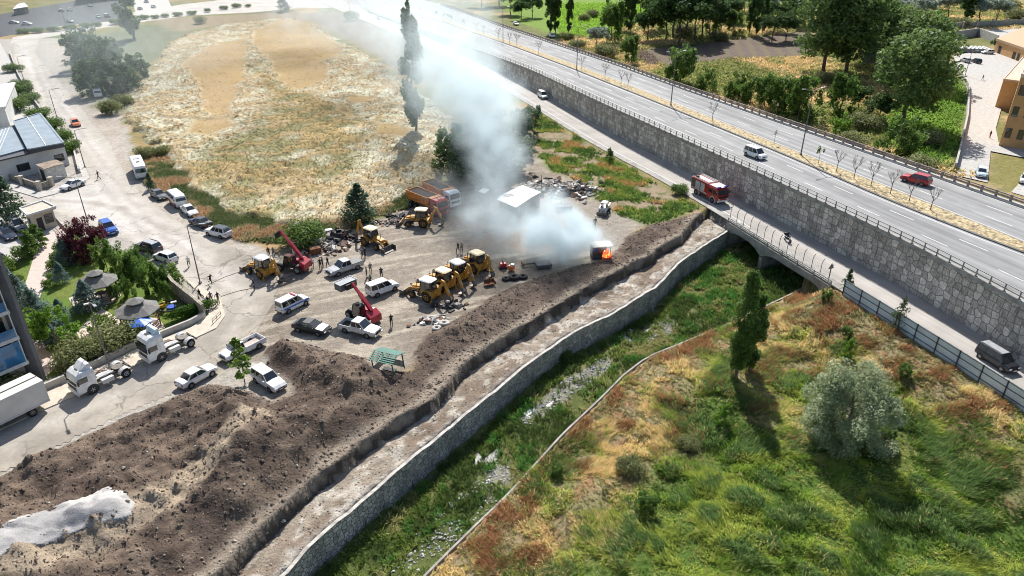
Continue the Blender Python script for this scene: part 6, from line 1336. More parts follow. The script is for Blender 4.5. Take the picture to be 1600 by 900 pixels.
MB().bar((*((Vector(up[0]) + Vector(up[1])) / 2), 5.12), (*((Vector(up[2]) + Vector(up[3])) / 2), 5.12), .15, .12).build("ridge", M_WPALE, g)
lowr = rel(pp([(-65, 262), (0, 246), (44, 234), (20, 198), (-65, 222)], 4.3), g.location); MB().prism(inset(lowr, .6), 4.2, 4.5).build("roof_panel", M_ROOFG, g)
q = inset(lowr, .6); mb = MB(); [mb.bar((*(Vector(q[0]).lerp(Vector(q[1]), t)), 4.52), (*(Vector(q[4]).lerp(Vector(q[3]), t)), 4.52), .08, .06) for t in np.linspace(.05, .95, 14)]; mb.build("standing_seams", M_WPALE, g)
simple_building("canopy_building", "long white metal-roofed canopy at the left picture edge", [(-60, 140), (24, 128), (8, 166), (-60, 178)], 5.0, M_PLAST, M_WPALE, over=1.2)
simple_building("garden_shed", "small weathered shed with a rusty flat roof and open front", [(87, 249), (101, 255), (69, 264), (55, 257)], 2.7, mat("shed_panel_pale", (.55, .54, .50), .8, var=.2), mat("roof_rusty_sheet", (.26, .20, .15), .85, var=.3, scale=1), cat="shed", over=.2, th=.12, doors=[(2, .25, .75, 0, 2.1)])
simple_building("gatehouse", "small gatehouse with flat beige roof at the forecourt entrance", [(67.5, 314), (87, 323.5), (43, 337), (31, 326)], 3.2, M_BEIGE, M_PAVE, cat="gatehouse", over=.55, th=.3, rim=M_PLAST, wins=[(1, .12, .42, 1.0, 2.3)], doors=[(1, .55, .8, 0, 2.2), (2, .3, .6, .9, 2.0)])
simple_building("far_building", "dark glass-fronted building beyond the upper left car park", [(120, -14), (185, -22), (200, -40), (130, -34)], 7, mat("facade_dark", (.10, .11, .12), .5), M_ROOFG, th=.4)
simple_building("far_canopy", "small white canopy at the top left corner", [(20, 14), (44, 10), (38, 4), (28, 6)], 3.2, M_CONCD, M_WPALE, over=1.0, cat="canopy")
# tall apartment block, bottom left
cA = P(57, 592, 0); dirf = (P(0, 617, 0) - cA).normalized(); back = Vector((cA.x, cA.y, 0)).normalized(); back = (Matrix.Rotation(R(2.5), 3, 'Z') @ back)
ap = [(cA.x, cA.y), tuple((cA + dirf * 26)[:2]), tuple((cA + dirf * 26 + back * 14)[:2]), tuple((cA + back * 14)[:2])]; c = Vector((cA.x, cA.y, 0)); r = rel(ap, c)
g = empty("apartment_block", c, 0, "tall apartment block with blue glass balconies at the lower left edge", "building"); MB().prism(r, -.3, 19).build("wall", M_BEIGE, g)
out = Vector((dirf.y, -dirf.x, 0)); out = out if out.dot(-back) > 0 else -out
MB().bar(out * .5 + Vector((0, 0, -.2)), out * .5 + Vector((0, 0, 19)), .55, 1.5).build("corner_pillar", mat("pillar_grey", (.14, .14, .145), .8, var=.1), g)
M_BLUEG = mat("balcony_blue_glass", (.02, .14, .30), .08, var=.25, scale=.8, spec=.9)
for k in range(1, 6):
    z = 3.05 * k; mb = MB(); a = dirf * .45 + out * .0; mb.add([dirf * .45 + Vector((0, 0, z - .3)), dirf * 26 + Vector((0, 0, z - .3)), dirf * 26 + out * 1.6 + Vector((0, 0, z - .3)), dirf * .45 + out * 1.3 + Vector((0, 0, z - .3)), dirf * .45 + Vector((0, 0, z + .1)), dirf * 26 + Vector((0, 0, z + .1)), dirf * 26 + out * 1.6 + Vector((0, 0, z + .1)), dirf * .45 + out * 1.3 + Vector((0, 0, z + .1))], [(3, 2, 1, 0), (4, 5, 6, 7), (0, 1, 5, 4), (1, 2, 6, 5), (2, 3, 7, 6), (3, 0, 4, 7)]).build("balcony_slab", mat("slab_pale", (.55, .56, .56), .8), g)
    for j in range(5):
        s0 = .6 + j * 5.0; b0 = dirf * s0 + out * 1.25; b1 = dirf * (s0 + 4.8) + out * 1.45
        MB().add([b0 + Vector((0, 0, z + .1)), b1 + Vector((0, 0, z + .1)), b1 + Vector((0, 0, z + (1.1 if k > 1 else 2.6))), b0 + Vector((0, 0, z + (1.1 if k > 1 else 2.6)))], [(0, 1, 2, 3)]).build("balcony_glass", M_BLUEG, g)
        MB().bar(b0 + Vector((0, 0, z + .1)), b0 + Vector((0, 0, z + 2.7)), .08, .08).build("mullion", M_WPALE, g)
        w0 = dirf * (s0 + .4) + out * .04; w1 = dirf * (s0 + 4.3) + out * .04; MB().add([w0 + Vector((0, 0, z + .3)), w1 + Vector((0, 0, z + .3)), w1 + Vector((0, 0, z + 2.6)), w0 + Vector((0, 0, z + 2.6))], [(0, 1, 2, 3)]).build("window", M_GLASS, g)
d0 = dirf * 2.2 + out * .04; d1 = dirf * 4.0 + out * .04; MB().add([d0, d1, d1 + Vector((0, 0, 2.2)), d0 + Vector((0, 0, 2.2))], [(0, 1, 2, 3)]).build("door", M_DARK, g)
# orange buildings on the right
g, r, w_ = simple_building("orange_building", "tall orange plastered building with dark windows at the right edge", [(1596, 117), (1700, 128), (1760, 80), (1612, 66)], 15, M_ORANGE, M_PLAST, over=.1, th=.5, rim=mat("parapet_pink", (.66, .48, .38), .9), wins=[(0, .05, .13, z, z + 1.9) for z in (2.0, 6.6, 11.0)] + [(0, .25, .33, z, z + 1.9) for z in (2.0, 6.6, 11.0)])
simple_building("orange_annex", "lower orange annex with a pale parapet behind the tall orange building", [(1568, 124), (1600, 128), (1625, 92), (1598, 90)], 7, M_ORANGE, M_PAVE, over=.05, th=.3, rim=mat("parapet_pink", (.6, .45, .35), .9))
simple_building("garage_building", "long low orange garage building with dark doors", [(1557, 60), (1640, 88), (1690, 66), (1600, 42)], 4.6, M_ORANGE, mat("roof_tan", (.52, .34, .2), .8), over=.3, th=.8, doors=[(0, .08, .14, 0, 2.6), (0, .38, .44, 0, 2.4), (0, .47, .52, 0, 2.4), (0, .6, .75, 0, 2.6)])
# tank rows
tk = empty("tank_rows", P(1519, 80, 0), R(-8), "block of pale grey tank units standing in rows in the right compound", "tanks")
for i in range(8):
    for j in range(3): MB().box((-8.5 + i * 2.3, 3 - j * 3.6, 1.3), (1.7, 3.0, 1.8)).sideprism([(-9.35 + i * 2.3, 2.2), (-8.5 + i * 2.3, 2.75), (-7.65 + i * 2.3, 2.2)], 1.5 - j * 3.6, 4.5 - j * 3.6).build("tank_unit", mat("tank_pale", (.20, .215, .225), .6, .0, var=.25), tk)
MB().box((-.4, -.6, .25), (18.5, 10.6, .3)).build("frame", M_CHAS, tk); tk.scale = (.58,) * 3
# ---------------------------------------------------------------- walls round the plots
def line_wall(name, label, px, h, th, m, z0=-.4, pillars=None, cat="wall", z=0, mt=None):
    pts = [P(a, b, z) for a, b in px]; P2 = []
    for a, b in zip(pts, pts[1:]):
        n = max(1, int((b - a).length / 3)); P2 += [tuple(a.lerp(b, k / n)[:2]) for k in range(n)]
    P2.append(tuple(pts[-1][:2])); o = wall_sheet(name, P2, z0, h, th, m, mt); tag(o, label, cat)
    if pillars:
        for a, b in pillars: q = P(a, b, z); MB().box((0, 0, h / 2 + .25), (.6, .6, h + .5)).box((0, 0, h + .55), (.75, .75, .12)).build("pillar", M_BEIGE, o, loc=q)
    return o
line_wall("boundary_wall", "low beige stone wall with square pillars in front of the shed", [(-40, 269), (0, 278), (36, 288), (62, 297)], 1.2, .35, M_RUBBLE2, pillars=[(9, 281), (36, 289), (63, 298)])
line_wall("boundary_wall", "short beige wall at the corner behind the old white sedan", [(62, 298), (82, 291)], 1.2, .35, M_RUBBLE2, pillars=[(82, 291)])
line_wall("boundary_wall", "pale low wall along the left road beside the office building", [(126, 270), (118, 238), (98, 210), (72, 182), (48, 150), (30, 118), (17, 84)], .9, .3, M_CONC)
line_wall("park_wall", "low concrete wall between park shrubs and the pavement", [(-140, 702), (0, 645), (60, 616), (120, 590), (206, 547), (300, 509), (322, 497)], .85, .3, M_CONC)
line_wall("playground_wall", "brown stone wall bounding the playground below the pavement", [(262, 446), (272, 459), (303, 484), (318, 497)], 1.9, .4, M_RUBBLE2)
line_wall("compound_wall", "curved pale wall between the green slope and the right compound", [(1462, 92), (1482, 104), (1500, 117), (1512, 138), (1509, 185), (1500, 225), (1490, 264)], 1.3, .35, M_CONC)
line_wall("pillared_wall", "grey pillared wall along the upper right road", [(1450, 49), (1490, 45), (1540, 42), (1620, 38)], 2.4, .4, M_CONCD, pillars=[(1456, 49), (1480, 46), (1503, 45), (1525, 43), (1549, 41), (1572, 40), (1595, 39)])
line_wall("concrete_wall", "pale concrete retaining wall behind the tank rows", [(1486, 62), (1527, 56), (1556, 68)], 3.0, .4, M_CONC)
# railings
def railing(name, label, px, h=1.1, step=2.0, m=None, z=.13):
    pts = [P(a, b, 0) for a, b in px]; L = [0]
    for a, b in zip(pts, pts[1:]): L.append(L[-1] + (b - a).length)
    at = lambda s: Vector([np.interp(s, L, [p[i] for p in pts]) for i in range(3)]); o0 = pts[0].copy(); g = empty(name, (o0.x, o0.y, z), 0, label, "railing"); m = m or M_LPOLE
    ps = np.arange(0, L[-1] + .01, step)
    for s in ps: q = at(s) - o0; MB().tube((q.x, q.y, 0), (q.x, q.y, h), .035, n=6).build("post", m, g)
    for zz in (h, h * .5):
        mb = MB(); [mb.bar(at(a) - o0 + Vector((0, 0, zz)), at(b) - o0 + Vector((0, 0, zz)), .05, .05) for a, b in zip(ps, ps[1:])]; mb.build("rail", m, g)
railing("railing", "thin dark railing on the pavement above the playground wall", [(262, 420), (290, 445), (312, 470), (318, 488)])
railing("gate", "low dark sliding gate beside the gatehouse", [(88, 350), (108, 372)], 1.3, .4)
railing("railing", "small rails beside the kerb at the curve", [(333, 507), (346, 494)], .6, 1.0)
# ---------------------------------------------------------------- park furniture
M_SHING = mat("gazebo_shingle_grey", (.17, .165, .155), .9, var=.2, scale=2); M_WOOD = mat("timber_dark_red", (.14, .065, .045), .8, var=.2)
def gazebo(px, py, rr, label):
    q = P(px, py, 3.2); g = empty("gazebo", (q.x, q.y, 0), .2, label, "gazebo"); n = 8
    o8 = lambda r_, z: [(r_ * math.cos(2 * math.pi * i / n), r_ * math.sin(2 * math.pi * i / n), z) for i in range(n)]
    MB().loft([o8(rr * 1.1, 2.45), o8(rr * 1.1, 2.55), o8(rr * .36, 3.35)]).build("roof", M_SHING, g); MB().loft([o8(rr * .34, 3.3), o8(rr * .34, 3.6)]).build("lantern", M_DARK, g); MB().loft([o8(rr * .46, 3.6), o8(rr * .46, 3.68), o8(.05, 4.1)]).build("cupola_roof", M_SHING, g)
    for i in range(n):
        a = 2 * math.pi * i / n; MB().tube((rr * .93 * math.cos(a), rr * .93 * math.sin(a), 0), (rr * .93 * math.cos(a), rr * .93 * math.sin(a), 2.5), .08, n=6).build("post", M_WOOD, g)
        if i != 5: b = 2 * math.pi * (i + 1) / n; mb = MB(); [mb.bar((rr * .93 * math.cos(a), rr * .93 * math.sin(a), z), (rr * .93 * math.cos(b), rr * .93 * math.sin(b), z), .06, .07) for z in (.45, .7, .95)]; mb.build("balustrade", M_WOOD, g)
    MB().loft([o8(rr, 0), o8(rr, .12)]).build("floor_slab", M_PINK, g); MB().tube((0, 0, .1), (0, 0, .75), .1).tube((0, 0, .75), (0, 0, .82), .7, n=12).build("table", M_WOOD, g)
gazebo(149, 432, 2.35, "grey-roofed octagonal gazebo farther from the street, under the green trees"); gazebo(212, 476, 2.35, "grey-roofed octagonal gazebo next to the blue playground carousel")
cr = empty("playground_carousel", (*P(222, 516, 1.0)[:2], .03), 0, "playground carousel with a scalloped blue canopy", "carousel"); n = 24
MB().loft([[((1.3 + .12 * math.sin(6 * t)) * k * math.cos(t), (1.3 + .12 * math.sin(6 * t)) * k * math.sin(t), z) for t in np.linspace(0, 2 * math.pi, 48, endpoint=False)] for k, z in ((1, 2.05), (1, 2.15), (.5, 2.35), (.05, 2.5))]).build("canopy", mat("canopy_blue", (.03, .14, .62), .4), cr)
MB().tube((0, 0, 0), (0, 0, 2.2), .07).build("pole", paint('lightgrey'), cr); MB().tube((0, 0, .15), (0, 0, .22), 1.3, n=24).build("platform", paint('lightgrey'), cr)
for i in range(5): t = i * 1.257; MB().box((math.cos(t), math.sin(t), .7), (.35, .35, .6), t).box((math.cos(t), math.sin(t), 1.05), (.2, .25, .3), t).build("seat", paint('orange'), cr, bevel=.05)
sp = empty("spring_rider", (*P(254, 486, 0)[:2], .03), .4, "yellow spring rider beside the round play ring", "play equipment"); MB().box((0, 0, .65), (1.0, .25, .4)).box((.4, 0, 1.0), (.25, .22, .5)).box((-.35, 0, .9), (.12, .3, .3)).build("body", paint('cream') if False else mat("play_yellow", (.75, .42, .03), .4), sp, bevel=.06); MB().tube((0, 0, 0), (0, 0, .5), .12).build("spring", M_CHAS, sp)
rg = empty("play_ring", (*P(268, 482, 0)[:2], .03), 0, "dark round play ring with a blue middle in the playground", "play equipment"); mb = MB(); n = 24
mb.loft([[((1.5 + .12 * math.cos(u)) * math.cos(t), (1.5 + .12 * math.cos(u)) * math.sin(t), .35 + .12 * math.sin(u)) for u in np.linspace(0, 6.28, 7)[:-1]] for t in np.linspace(0, 2 * math.pi, n)], caps=False); mb.build("ring", M_DARK, rg); MB().tube((0, 0, 0), (0, 0, .3), .55, n=10).build("hub", mat("play_blue", (.03, .10, .45), .4), rg)
hg = leaf_cloud(np.random.RandomState(5), (0, 0, .8), (3.6, .7, .75), 5000, .10, shell=.3); hc = np.repeat(np.array([[.06, .13, .015]]) * (1 + .6 * np.random.RandomState(6).rand(5000)[:, None]), 4, 0)
q = P(300, 492, 0); hd_ = link("hedge", npmesh("hedge", hg.reshape(-1, 3), np.arange(20000).reshape(-1, 4), hc, M_LEAF), None, (q.x, q.y, 0), (0, 0, R(40))); tag(hd_, "bright green clipped hedge on the playground wall corner", "hedge")
for x, y, lb in ((143, 498, "white park lamp post by the paved walk"), (277, 495, "small white park sign beside the playground")):
    q = P(x, y, 0); o = empty("park_lamp", (q.x, q.y, .02), 0, lb, "park lamp"); MB().tube((0, 0, 0), (0, 0, 2.0), .05).build("post", M_DARK, o); MB().box((0, 0, 2.1), (.7, .3, .14), .6).build("lamp_head", paint('white'), o, bevel=.03)
# ---------------------------------------------------------------- yard structures
gs = empty("green_kiosk", (*P(608, 572, 1.0)[:2], 0), R(-28), "small kiosk with a green slatted roof tipped on the soil heap", "kiosk"); gs.location.z = float(gz(gs.location.x, gs.location.y)[0]) + .05; gs.rotation_euler = (R(4), R(-3), R(-25)); M_GRN = mat("slats_green", (.015, .14, .105), .6, var=.25, scale=3)
mb = MB()
for i in range(11): y = -1.15 + i * .23; mb.bar((-1.55, y, 2.05 + .45 * (1 - abs(y) / 1.2)), (1.55, y, 2.05 + .45 * (1 - abs(y) / 1.2)), .17, .05)
for x in (-1.4, -.5, .5, 1.4): mb.bar((x, -1.3, 1.98), (x, 0, 2.46), .06, .07).bar((x, 1.3, 1.98), (x, 0, 2.46), .06, .07)
mb.build("roof", M_GRN, gs)
for x in (-1.3, 1.3):
    for y in (-1.0, 1.0): MB().box((x, y, 1.0), (.1, .1, 2.0)).build("post", M_GRN, gs)
MB().box((0, 1.0, .6), (2.6, .05, .9)).box((-1.3, 0, .6), (.05, 2.0, .9)).build("side_panel", mat("panel_pale_dirty", (.45, .42, .36), .8, var=.2), gs); MB().box((.2, -.2, .45), (1.6, .5, .08)).box((.2, -.2, .2), (1.2, .3, .4)).build("bench", M_DARK, gs)
M_SHW = mat("shed_wall_grey", (.27, .25, .23), .9, var=.3, scale=1.2)
g, r, w_ = simple_building("yard_shed", "grey shed with patched white sheet-metal roof half hidden by smoke", [(778, 307), (807, 320), (846, 300), (816, 289)], 2.7, M_SHW, mat('roof_sheet_dirty', (.52, .50, .47), .6, .1, var=.3, scale=.7), cat="shed", over=.25, th=.1, doors=[(1, .15, .35, 0, 2.1)], wins=[(0, .3, .6, 1.1, 1.9)])
sh2 = rel(pp([(776, 307.5), (806, 320.5), (828, 306), (798, 294)], 3.2), g.location); MB().prism(sh2, 2.72, 2.80).build("roof_sheet", M_WPALE, g); MB().box((sh2[0][0] * .5, sh2[0][1] * .3, 2.84), (1.6, 1.2, .06), .5).build("rust_patch_sheet", mat("sheet_stained", (.45, .38, .32), .8, var=.3), g)
simple_building("small_hut", "tiny hut with a white pitched roof in the smoke", [(748, 299), (757, 302), (765, 296), (755, 293)], 2.4, M_SHW, M_WPALE, cat="hut", over=.15, th=.1)
bs = empty("burning_hut", (*P(939, 401, 0)[:2], 0), R(8), "burning hut with pale roof and flames at its right corner", "hut"); bs.location.z = gzr(bs.location); M_CHAR = mat("charred_wall", (.05, .048, .05), .95, var=.4, scale=2)
MB().box((-.2, 1.05, 1.15), (3.0, .08, 2.3)).box((-1.7, 0, 1.15), (.08, 2.1, 2.3)).build("wall", M_CHAR, bs); MB().box((-.9, -1.0, .5), (1.5, .08, 1.0)).build("front_panel", M_CHAR, bs)
for x in (-1.7, -.2, 1.3): MB().box((x, -1.05, 1.15), (.1, .1, 2.3)).build("post", M_CHAR, bs)
MB().box((-.05, 0, 2.4), (3.6, 2.5, .10)).build("roof", mat("roof_scorched_pale", (.55, .50, .44), .8, var=.25), bs); MB().box((-1.2, -.4, 1.6), (.8, .6, .5)).build("blue_barrel_box", paint('blue'), bs, bevel=.05)
def flames():
    rs = random.Random(3); mb = MB()
    for i in range(46):
        x, y = rs.gauss(0, .24), rs.gauss(0, .22); h = (.95 - 1.1 * math.hypot(x, y)) * (.6 + .7 * rs.random()); h = max(.35, h); r = .14 + .12 * rs.random(); z0 = rs.random() * .5; pr = []
        bx, by = (rs.random() - .6) * .4, (rs.random() - .5) * .3
        for t, k in ((0, .7), (.25, 1.0), (.5, .75), (.75, .4), (1, .03)): pr.append([(x + bx * t * t + r * k * math.cos(a), y + by * t * t + r * k * math.sin(a), z0 + h * t) for a in np.linspace(0, 2 * math.pi, 7)[:-1]])
        mb.loft(pr, mi=rs.choice((0, 0, 1, 1, 2)), smooth=True)
    ms = [mat("flame_" + k, (.8, .2, .05), 1, emit=e) for k, e in (("red", (1, .07, .015, .9)), ("orange", (1, .15, .03, 1.3)), ("yellow", (1, .40, .10, 2.0)))]
    q = P(948, 402.5, 0); o = mb.build("flames", ms, None, loc=(q.x, q.y, gzr(q))); tag(o, "bright orange flames at the corner of the burning hut", "fire")
flames(); bs.scale = (.85, .85, .85)
# ---------------------------------------------------------------- loose things in the yard
def tyre(px, py, r, label, m=None, tilt=0, n=1, grp=None):
    q = P(px, py, 0); z = gzr(q)
    for k in range(n):
        mb = MB(); a = .36 * r; mb.loft([[((r - a + a * math.cos(u)) * math.cos(t), (r - a + a * math.cos(u)) * math.sin(t), .8 * a * math.sin(u)) for u in np.linspace(0, 2 * math.pi, 9)[:-1]] for t in np.linspace(0, 2 * math.pi, 22)], caps=False, smooth=True)
        o = mb.build("tyre", m or M_TYRE, None, loc=(q.x, q.y, z + .3 * r + k * .55 * r), rot=(tilt, 0, 0)); tag(o, label if k == 0 else label.replace("lying", "stacked"), "tyre", grp)
M_TYD = mat("tyre_dusty", (.42, .40, .37), .95, var=.2)
tyre(688, 503, .55, "dusty tyre lying farthest up of the pale three", M_TYD, grp="pale dusty tyres"); tyre(694, 508, .75, "largest dusty tyre lying at the right of the pale three", M_TYD, R(-6), grp="pale dusty tyres"); tyre(682.5, 515, .62, "dusty tyre lying lowest of the pale three", M_TYD, grp="pale dusty tyres")
tyre(790.5, 437, .6, "black tyre lying leftmost of the dark three", grp="dark tyres"); tyre(803, 435, .85, "largest black tyre lying in the middle of the dark three", grp="dark tyres"); tyre(817, 434, .7, "black tyre lying rightmost of the dark three", grp="dark tyres"); tyre(608, 338, .6, "black tyre lying by the rubble behind the dark bush", grp="dark tyres"); tyre(613, 343, .6, "black tyre lying nearest the lone digger", grp="dark tyres"); tyre(514, 392, .7, "black tyre lying at the rubble above the silver pickup", grp="dark tyres")
def chunks(name, label, px, py, n, spread, size, mats, h=.5, seed=1, cat="rubble", ang=0, flat=.5, kind='stuff'):
    rs = random.Random(seed); q = P(px, py, 0); z = gzr(q); mb = MB()
    for i in range(n):
        x, y = rs.gauss(0, spread[0] / 2), rs.gauss(0, spread[1] / 2); d = math.hypot(x / spread[0], y / spread[1]); zz = max(0.05, h * (1 - d)) * rs.random(); s = size * (.4 + 1.2 * rs.random())
        M = Matrix.Translation((x, y, zz)) @ Euler((rs.gauss(0, .35), rs.gauss(0, .35), rs.random() * 6.28)).to_matrix().to_4x4()
        mb.box((0, 0, 0), (s * (.6 + rs.random()), s * (.4 + .6 * rs.random()), s * flat * (.3 + rs.random())), 0, rs.randrange(len(mats)), .7 + .3 * rs.random(), M)
    o = mb.build(name, mats, None, loc=(q.x, q.y, z), rot=(0, 0, R(ang))); tag(o, label, cat, kind=kind); return o
MW, MK, MBR, MG = mat("rubble_white", (.62, .60, .57), .9, var=.15), mat("junk_black", (.03, .03, .03), .8), mat("junk_brown", (.17, .10, .07), .9, var=.3), mat("junk_grey", (.25, .23, .21), .9, var=.3)
chunks("rubble", "burnt rubble heap of white slabs and black scrap beyond the shed", 876, 297, 330, (7.5, 4.5), .9, [MW, MG, MG, MK, MBR, MG], 1.0, 2, flat=.25); chunks("rubble", "white fibre debris spread beside the burnt rubble", 858, 288, 110, (4.5, 2.6), .6, [MW, MG, MG], .3, 3, flat=.2)
chunks("rubble", "black scrap and timber piled by the low dark bush", 532, 372, 90, (3.2, 2.0), .9, [MK, MK, MG, MBR], 1.3, 4); chunks("rubble", "broken white slabs lying under the low dark bush", 500, 377, 60, (4, 1.2), .7, [MW, MG, MW], .4, 5, flat=.3); chunks("rubble", "mixed stones and brown scrap beside the red telehandler", 492, 392, 90, (4.5, 1.8), .6, [MG, MBR, MW, MBR], .5, 6)
chunks("rubble", "stones and rubbish strewn behind the dark bush", 618, 348, 90, (5, 2), .5, [MG, MK, MW, MBR], .4, 7); chunks("rubble", "dark metal scrap against the red dump truck", 631, 340, 60, (1.4, 1.2), .6, [MK, MG], .9, 8); chunks("rubble", "scrap and planks beside the dusty tyres", 673, 503, 50, (2.2, .9), .7, [MBR, MK, MG, MW], .4, 9, flat=.25)
chunks("rubble", "dark scrap under the row of diggers", 703, 478, 40, (2.0, 1.0), .6, [MK, MG, MBR], .5, 10)
def gadget(name, label, cat, px, py, parts, rz=0):
    q = P(px, py, 0); g = empty(name, (q.x, q.y, gzr(q)), rz, label, cat)
    for nm, m, c, d, r_ in parts: MB().box(c, d, r_).build(nm, m, g, bevel=.04)
gadget("red_generator", "small red machine standing above the dark tyres", "machine", 786, 419, [("body", paint('red'), (0, 0, .55), (.9, .6, .6), .3), ("frame", M_DARK, (0, 0, .2), (1.2, .8, .2), .3), ("handle", M_DARK, (0, 0, 1.0), (.1, .6, .3), .3)])
gadget("orange_machine", "small orange and white machine right of the red one", "machine", 799, 423, [("body", paint('orange'), (0, 0, .5), (.8, .6, .7), -.5), ("panel", paint('white'), (.15, .1, .95), (.5, .5, .2), -.5)])
gadget("trailer_attachment", "dark grey sweeper attachment lying on the burnt ground", "attachment", 842, 417, [("body", mat("att_grey", (.09, .09, .10), .6), (.6, 0, .45), (2.2, 1.6, .5), .25), ("drawbar", M_CHAS, (-1.4, .3, .4), (1.8, .25, .2), .15), ("side_arm", M_RUST, (-2.3, .4, .35), (.3, 1.0, .4), .3)])
gadget("spare_bucket", "rusty digging bucket lying in front of the top digger", "bucket", 765, 446, [("shell", M_RUST, (0, 0, .35), (1.5, .9, .12), .4), ("back_plate", M_RUST, (-.1, .45, .55), (1.4, .12, .5), .4), ("side_plate", M_RUST, (.7, .2, .5), (.1, .8, .4), .4)])
gadget("black_container", "open black metal tub below the burnt rubble heap", "container", 881, 328, [("tub", M_DARK, (0, 0, .45), (2.6, 1.3, .7), .2), ("rim", M_CHAS, (0, 0, .84), (2.7, 1.4, .08), .2)])
gadget("rusty_tank", "rusty brown box tank lying on the rubble by the telehandler", "tank", 493, 396, [("tank", M_RUST, (0, 0, .5), (1.6, 1.0, .9), .6), ("cap", M_CHAS, (.2, 0, 1.0), (.3, .3, .12), .6)])
gadget("concrete_block", "white concrete block on the rubble by the bush", "block", 512, 367, [("block", MW, (0, 0, .6), (1.6, .9, .6), .5)])
gadget("plank_pile", "pale planks lying on the yard above the dusty tyres", "planks", 674, 497, [("plank", mat("plank_pale", (.5, .46, .4), .8), (0, 0, .12), (3.0, .2, .06), .15), ("plank", mat("plank_pale", (.5, .46, .4), .8), (.2, .4, .12), (3.2, .2, .06), .25), ("plank", mat("plank_pale", (.5, .46, .4), .8), (1.2, -.2, .16), (4.0, .14, .06), .12)])
gadget("kerb_slab", "broken concrete slab beside the slim young tree", "slab", 399, 578, [("slab", M_CONC, (0, 0, .25), (1.8, 1.1, .3), -.5)])
for x, y, h, lb in ((845.5, 300, 3.2, "thin pole standing at the corner of the smoky shed"), (925.5, 370, 3.0, "thin pole beside the burning hut")):
    q = P(x, y, 0); tag(MB().tube((0, 0, 0), (0, 0, h), .05).build("pole", M_DARK, None, loc=(q.x, q.y, gzr(q))), lb, "pole")
# cables/hoses lying across the dusty road
for pts_, lb in (([(320, 447), (350, 433), (390, 419), (430, 405)], "thin pale hose lying across the road to the yard, upper one"), ([(345, 463), (370, 455), (400, 449), (440, 444)], "thin pale hose lying across the road to the yard, lower one")):
    w3 = [P(a, b, .05) for a, b in pts_]; tag(MB().path(w3, .035, 5).build("hose", mat("hose_tan", (.33, .26, .16), .8), None), lb, "hose")
# white sand pile
sp_ = pts2([(-40, 905), (0, 880), (30, 852), (62, 832), (100, 816), (128, 800), (165, 786), (190, 790), (205, 803), (200, 815), (172, 826), (140, 838), (100, 852), (70, 872), (20, 897), (-20, 925)], 1.0)
gx, gy = np.meshgrid(np.arange(sp_[:, 0].min() - 1, sp_[:, 0].max() + 1, .16), np.arange(sp_[:, 1].min() - 1, sp_[:, 1].max() + 1, .16))
ins = inpoly(gx, gy, sp_); dd = pldist(gx, gy, sp_, True); dd = np.where(ins, dd, -dd); g0 = gz(gx.ravel(), gy.ravel()).reshape(gx.shape)
from math import floor
sm0 = g0.copy(); 
for _ in range(6): sm0 = (sm0 + np.roll(sm0, 3, 0) + np.roll(sm0, -3, 0) + np.roll(sm0, 3, 1) + np.roll(sm0, -3, 1)) / 5
zz = np.maximum(sm0, sm0 * .3 + g0 * .7) + .04 + np.where(dd > -.5, .02 + .95 * (1 - np.exp(-np.maximum(dd + (fbm(gx, gy, 1.2, 3, 76) - .5) * 1.2, 0) / 1.1)) * (.10 + .75 * fbm(gx, gy, 3.4, 3, 77)) + .16 * (fbm(gx, gy, .7, 4, 78, .6) - .4), dd * .8)
sc_ = rgb(.45, .43, .41) * (1 - .0 * gx[..., None]); sc_ = lay(sc_, smooth(.46, .60, fbm(gx, gy, 2.6, 4, 79)) * .8, rgb(.27, .265, .265))
tag(link("sand_pile", gridmesh("sand_pile", gx, gy, zz, sc_, mat_attr("sand_white", .95, .14, 2, .06, 9, fine=.2), mask=dd > -.5)), "long white sand pile with two humps on the dark soil", "sand pile")
# ---------------------------------------------------------------- trees where they stand
def grp(kind, items, desc, group, cat="tree", **kw):
    """items (px, py, h[, wide]); labels count from the left inside the group"""
    srt = sorted(items, key=lambda t: t[0])
    for it in items:
        i = srt.index(it); lb = f"{desc}, {ordinal(i)} from the left" if len(items) > 1 else desc
        tree(kind, it[0], it[1], it[2], lb, cat, group=group if len(items) > 1 else None, wide=it[3] if len(it) > 3 else 1, **kw)
grp('poplar', [(859, 52, 22), (868.5, 51, 20), (889, 53, 20, .8), (975, 48, 19), (985, 50, 21), (1007, 48, 20), (1018, 46, 21), (1030, 44, 20), (1170, 53, 18), (1181, 55, 20), (1191, 52, 17), (1509, 36, 26, 1.5), (950, 8, 16), (1120, 6, 18), (1400, 0, 20)], "dark poplar beyond the highway", "poplars beyond the highway")
grp('dark', [(1060, 68, 24, 1.1), (1040, 62, 19), (1084, 62, 20), (1262, 58, 17, 1.2), (1240, 40, 15), (1215, 20, 12), (798, 22, 14), (815, 30, 9), (752, 10, 14), (780, 8, 16), (1372, 192, 8, 1.1), (1340, 172, 7), (1555, 78, 5), (1480, 74, 6), (1052, 58, 22), (1072, 56, 21), (1210, 48, 13), (1228, 62, 12), (1340, 60, 13), (1375, 30, 12), (1410, 20, 12), (1000, 20, 12), (1140, 36, 13), (832, 26, 11), (1096, 58, 18), (1126, 52, 12), (1012, 62, 13), (1206, 64, 12), (1188, 30, 13)], "dark green broad tree beyond the highway", "dark trees beyond the highway")
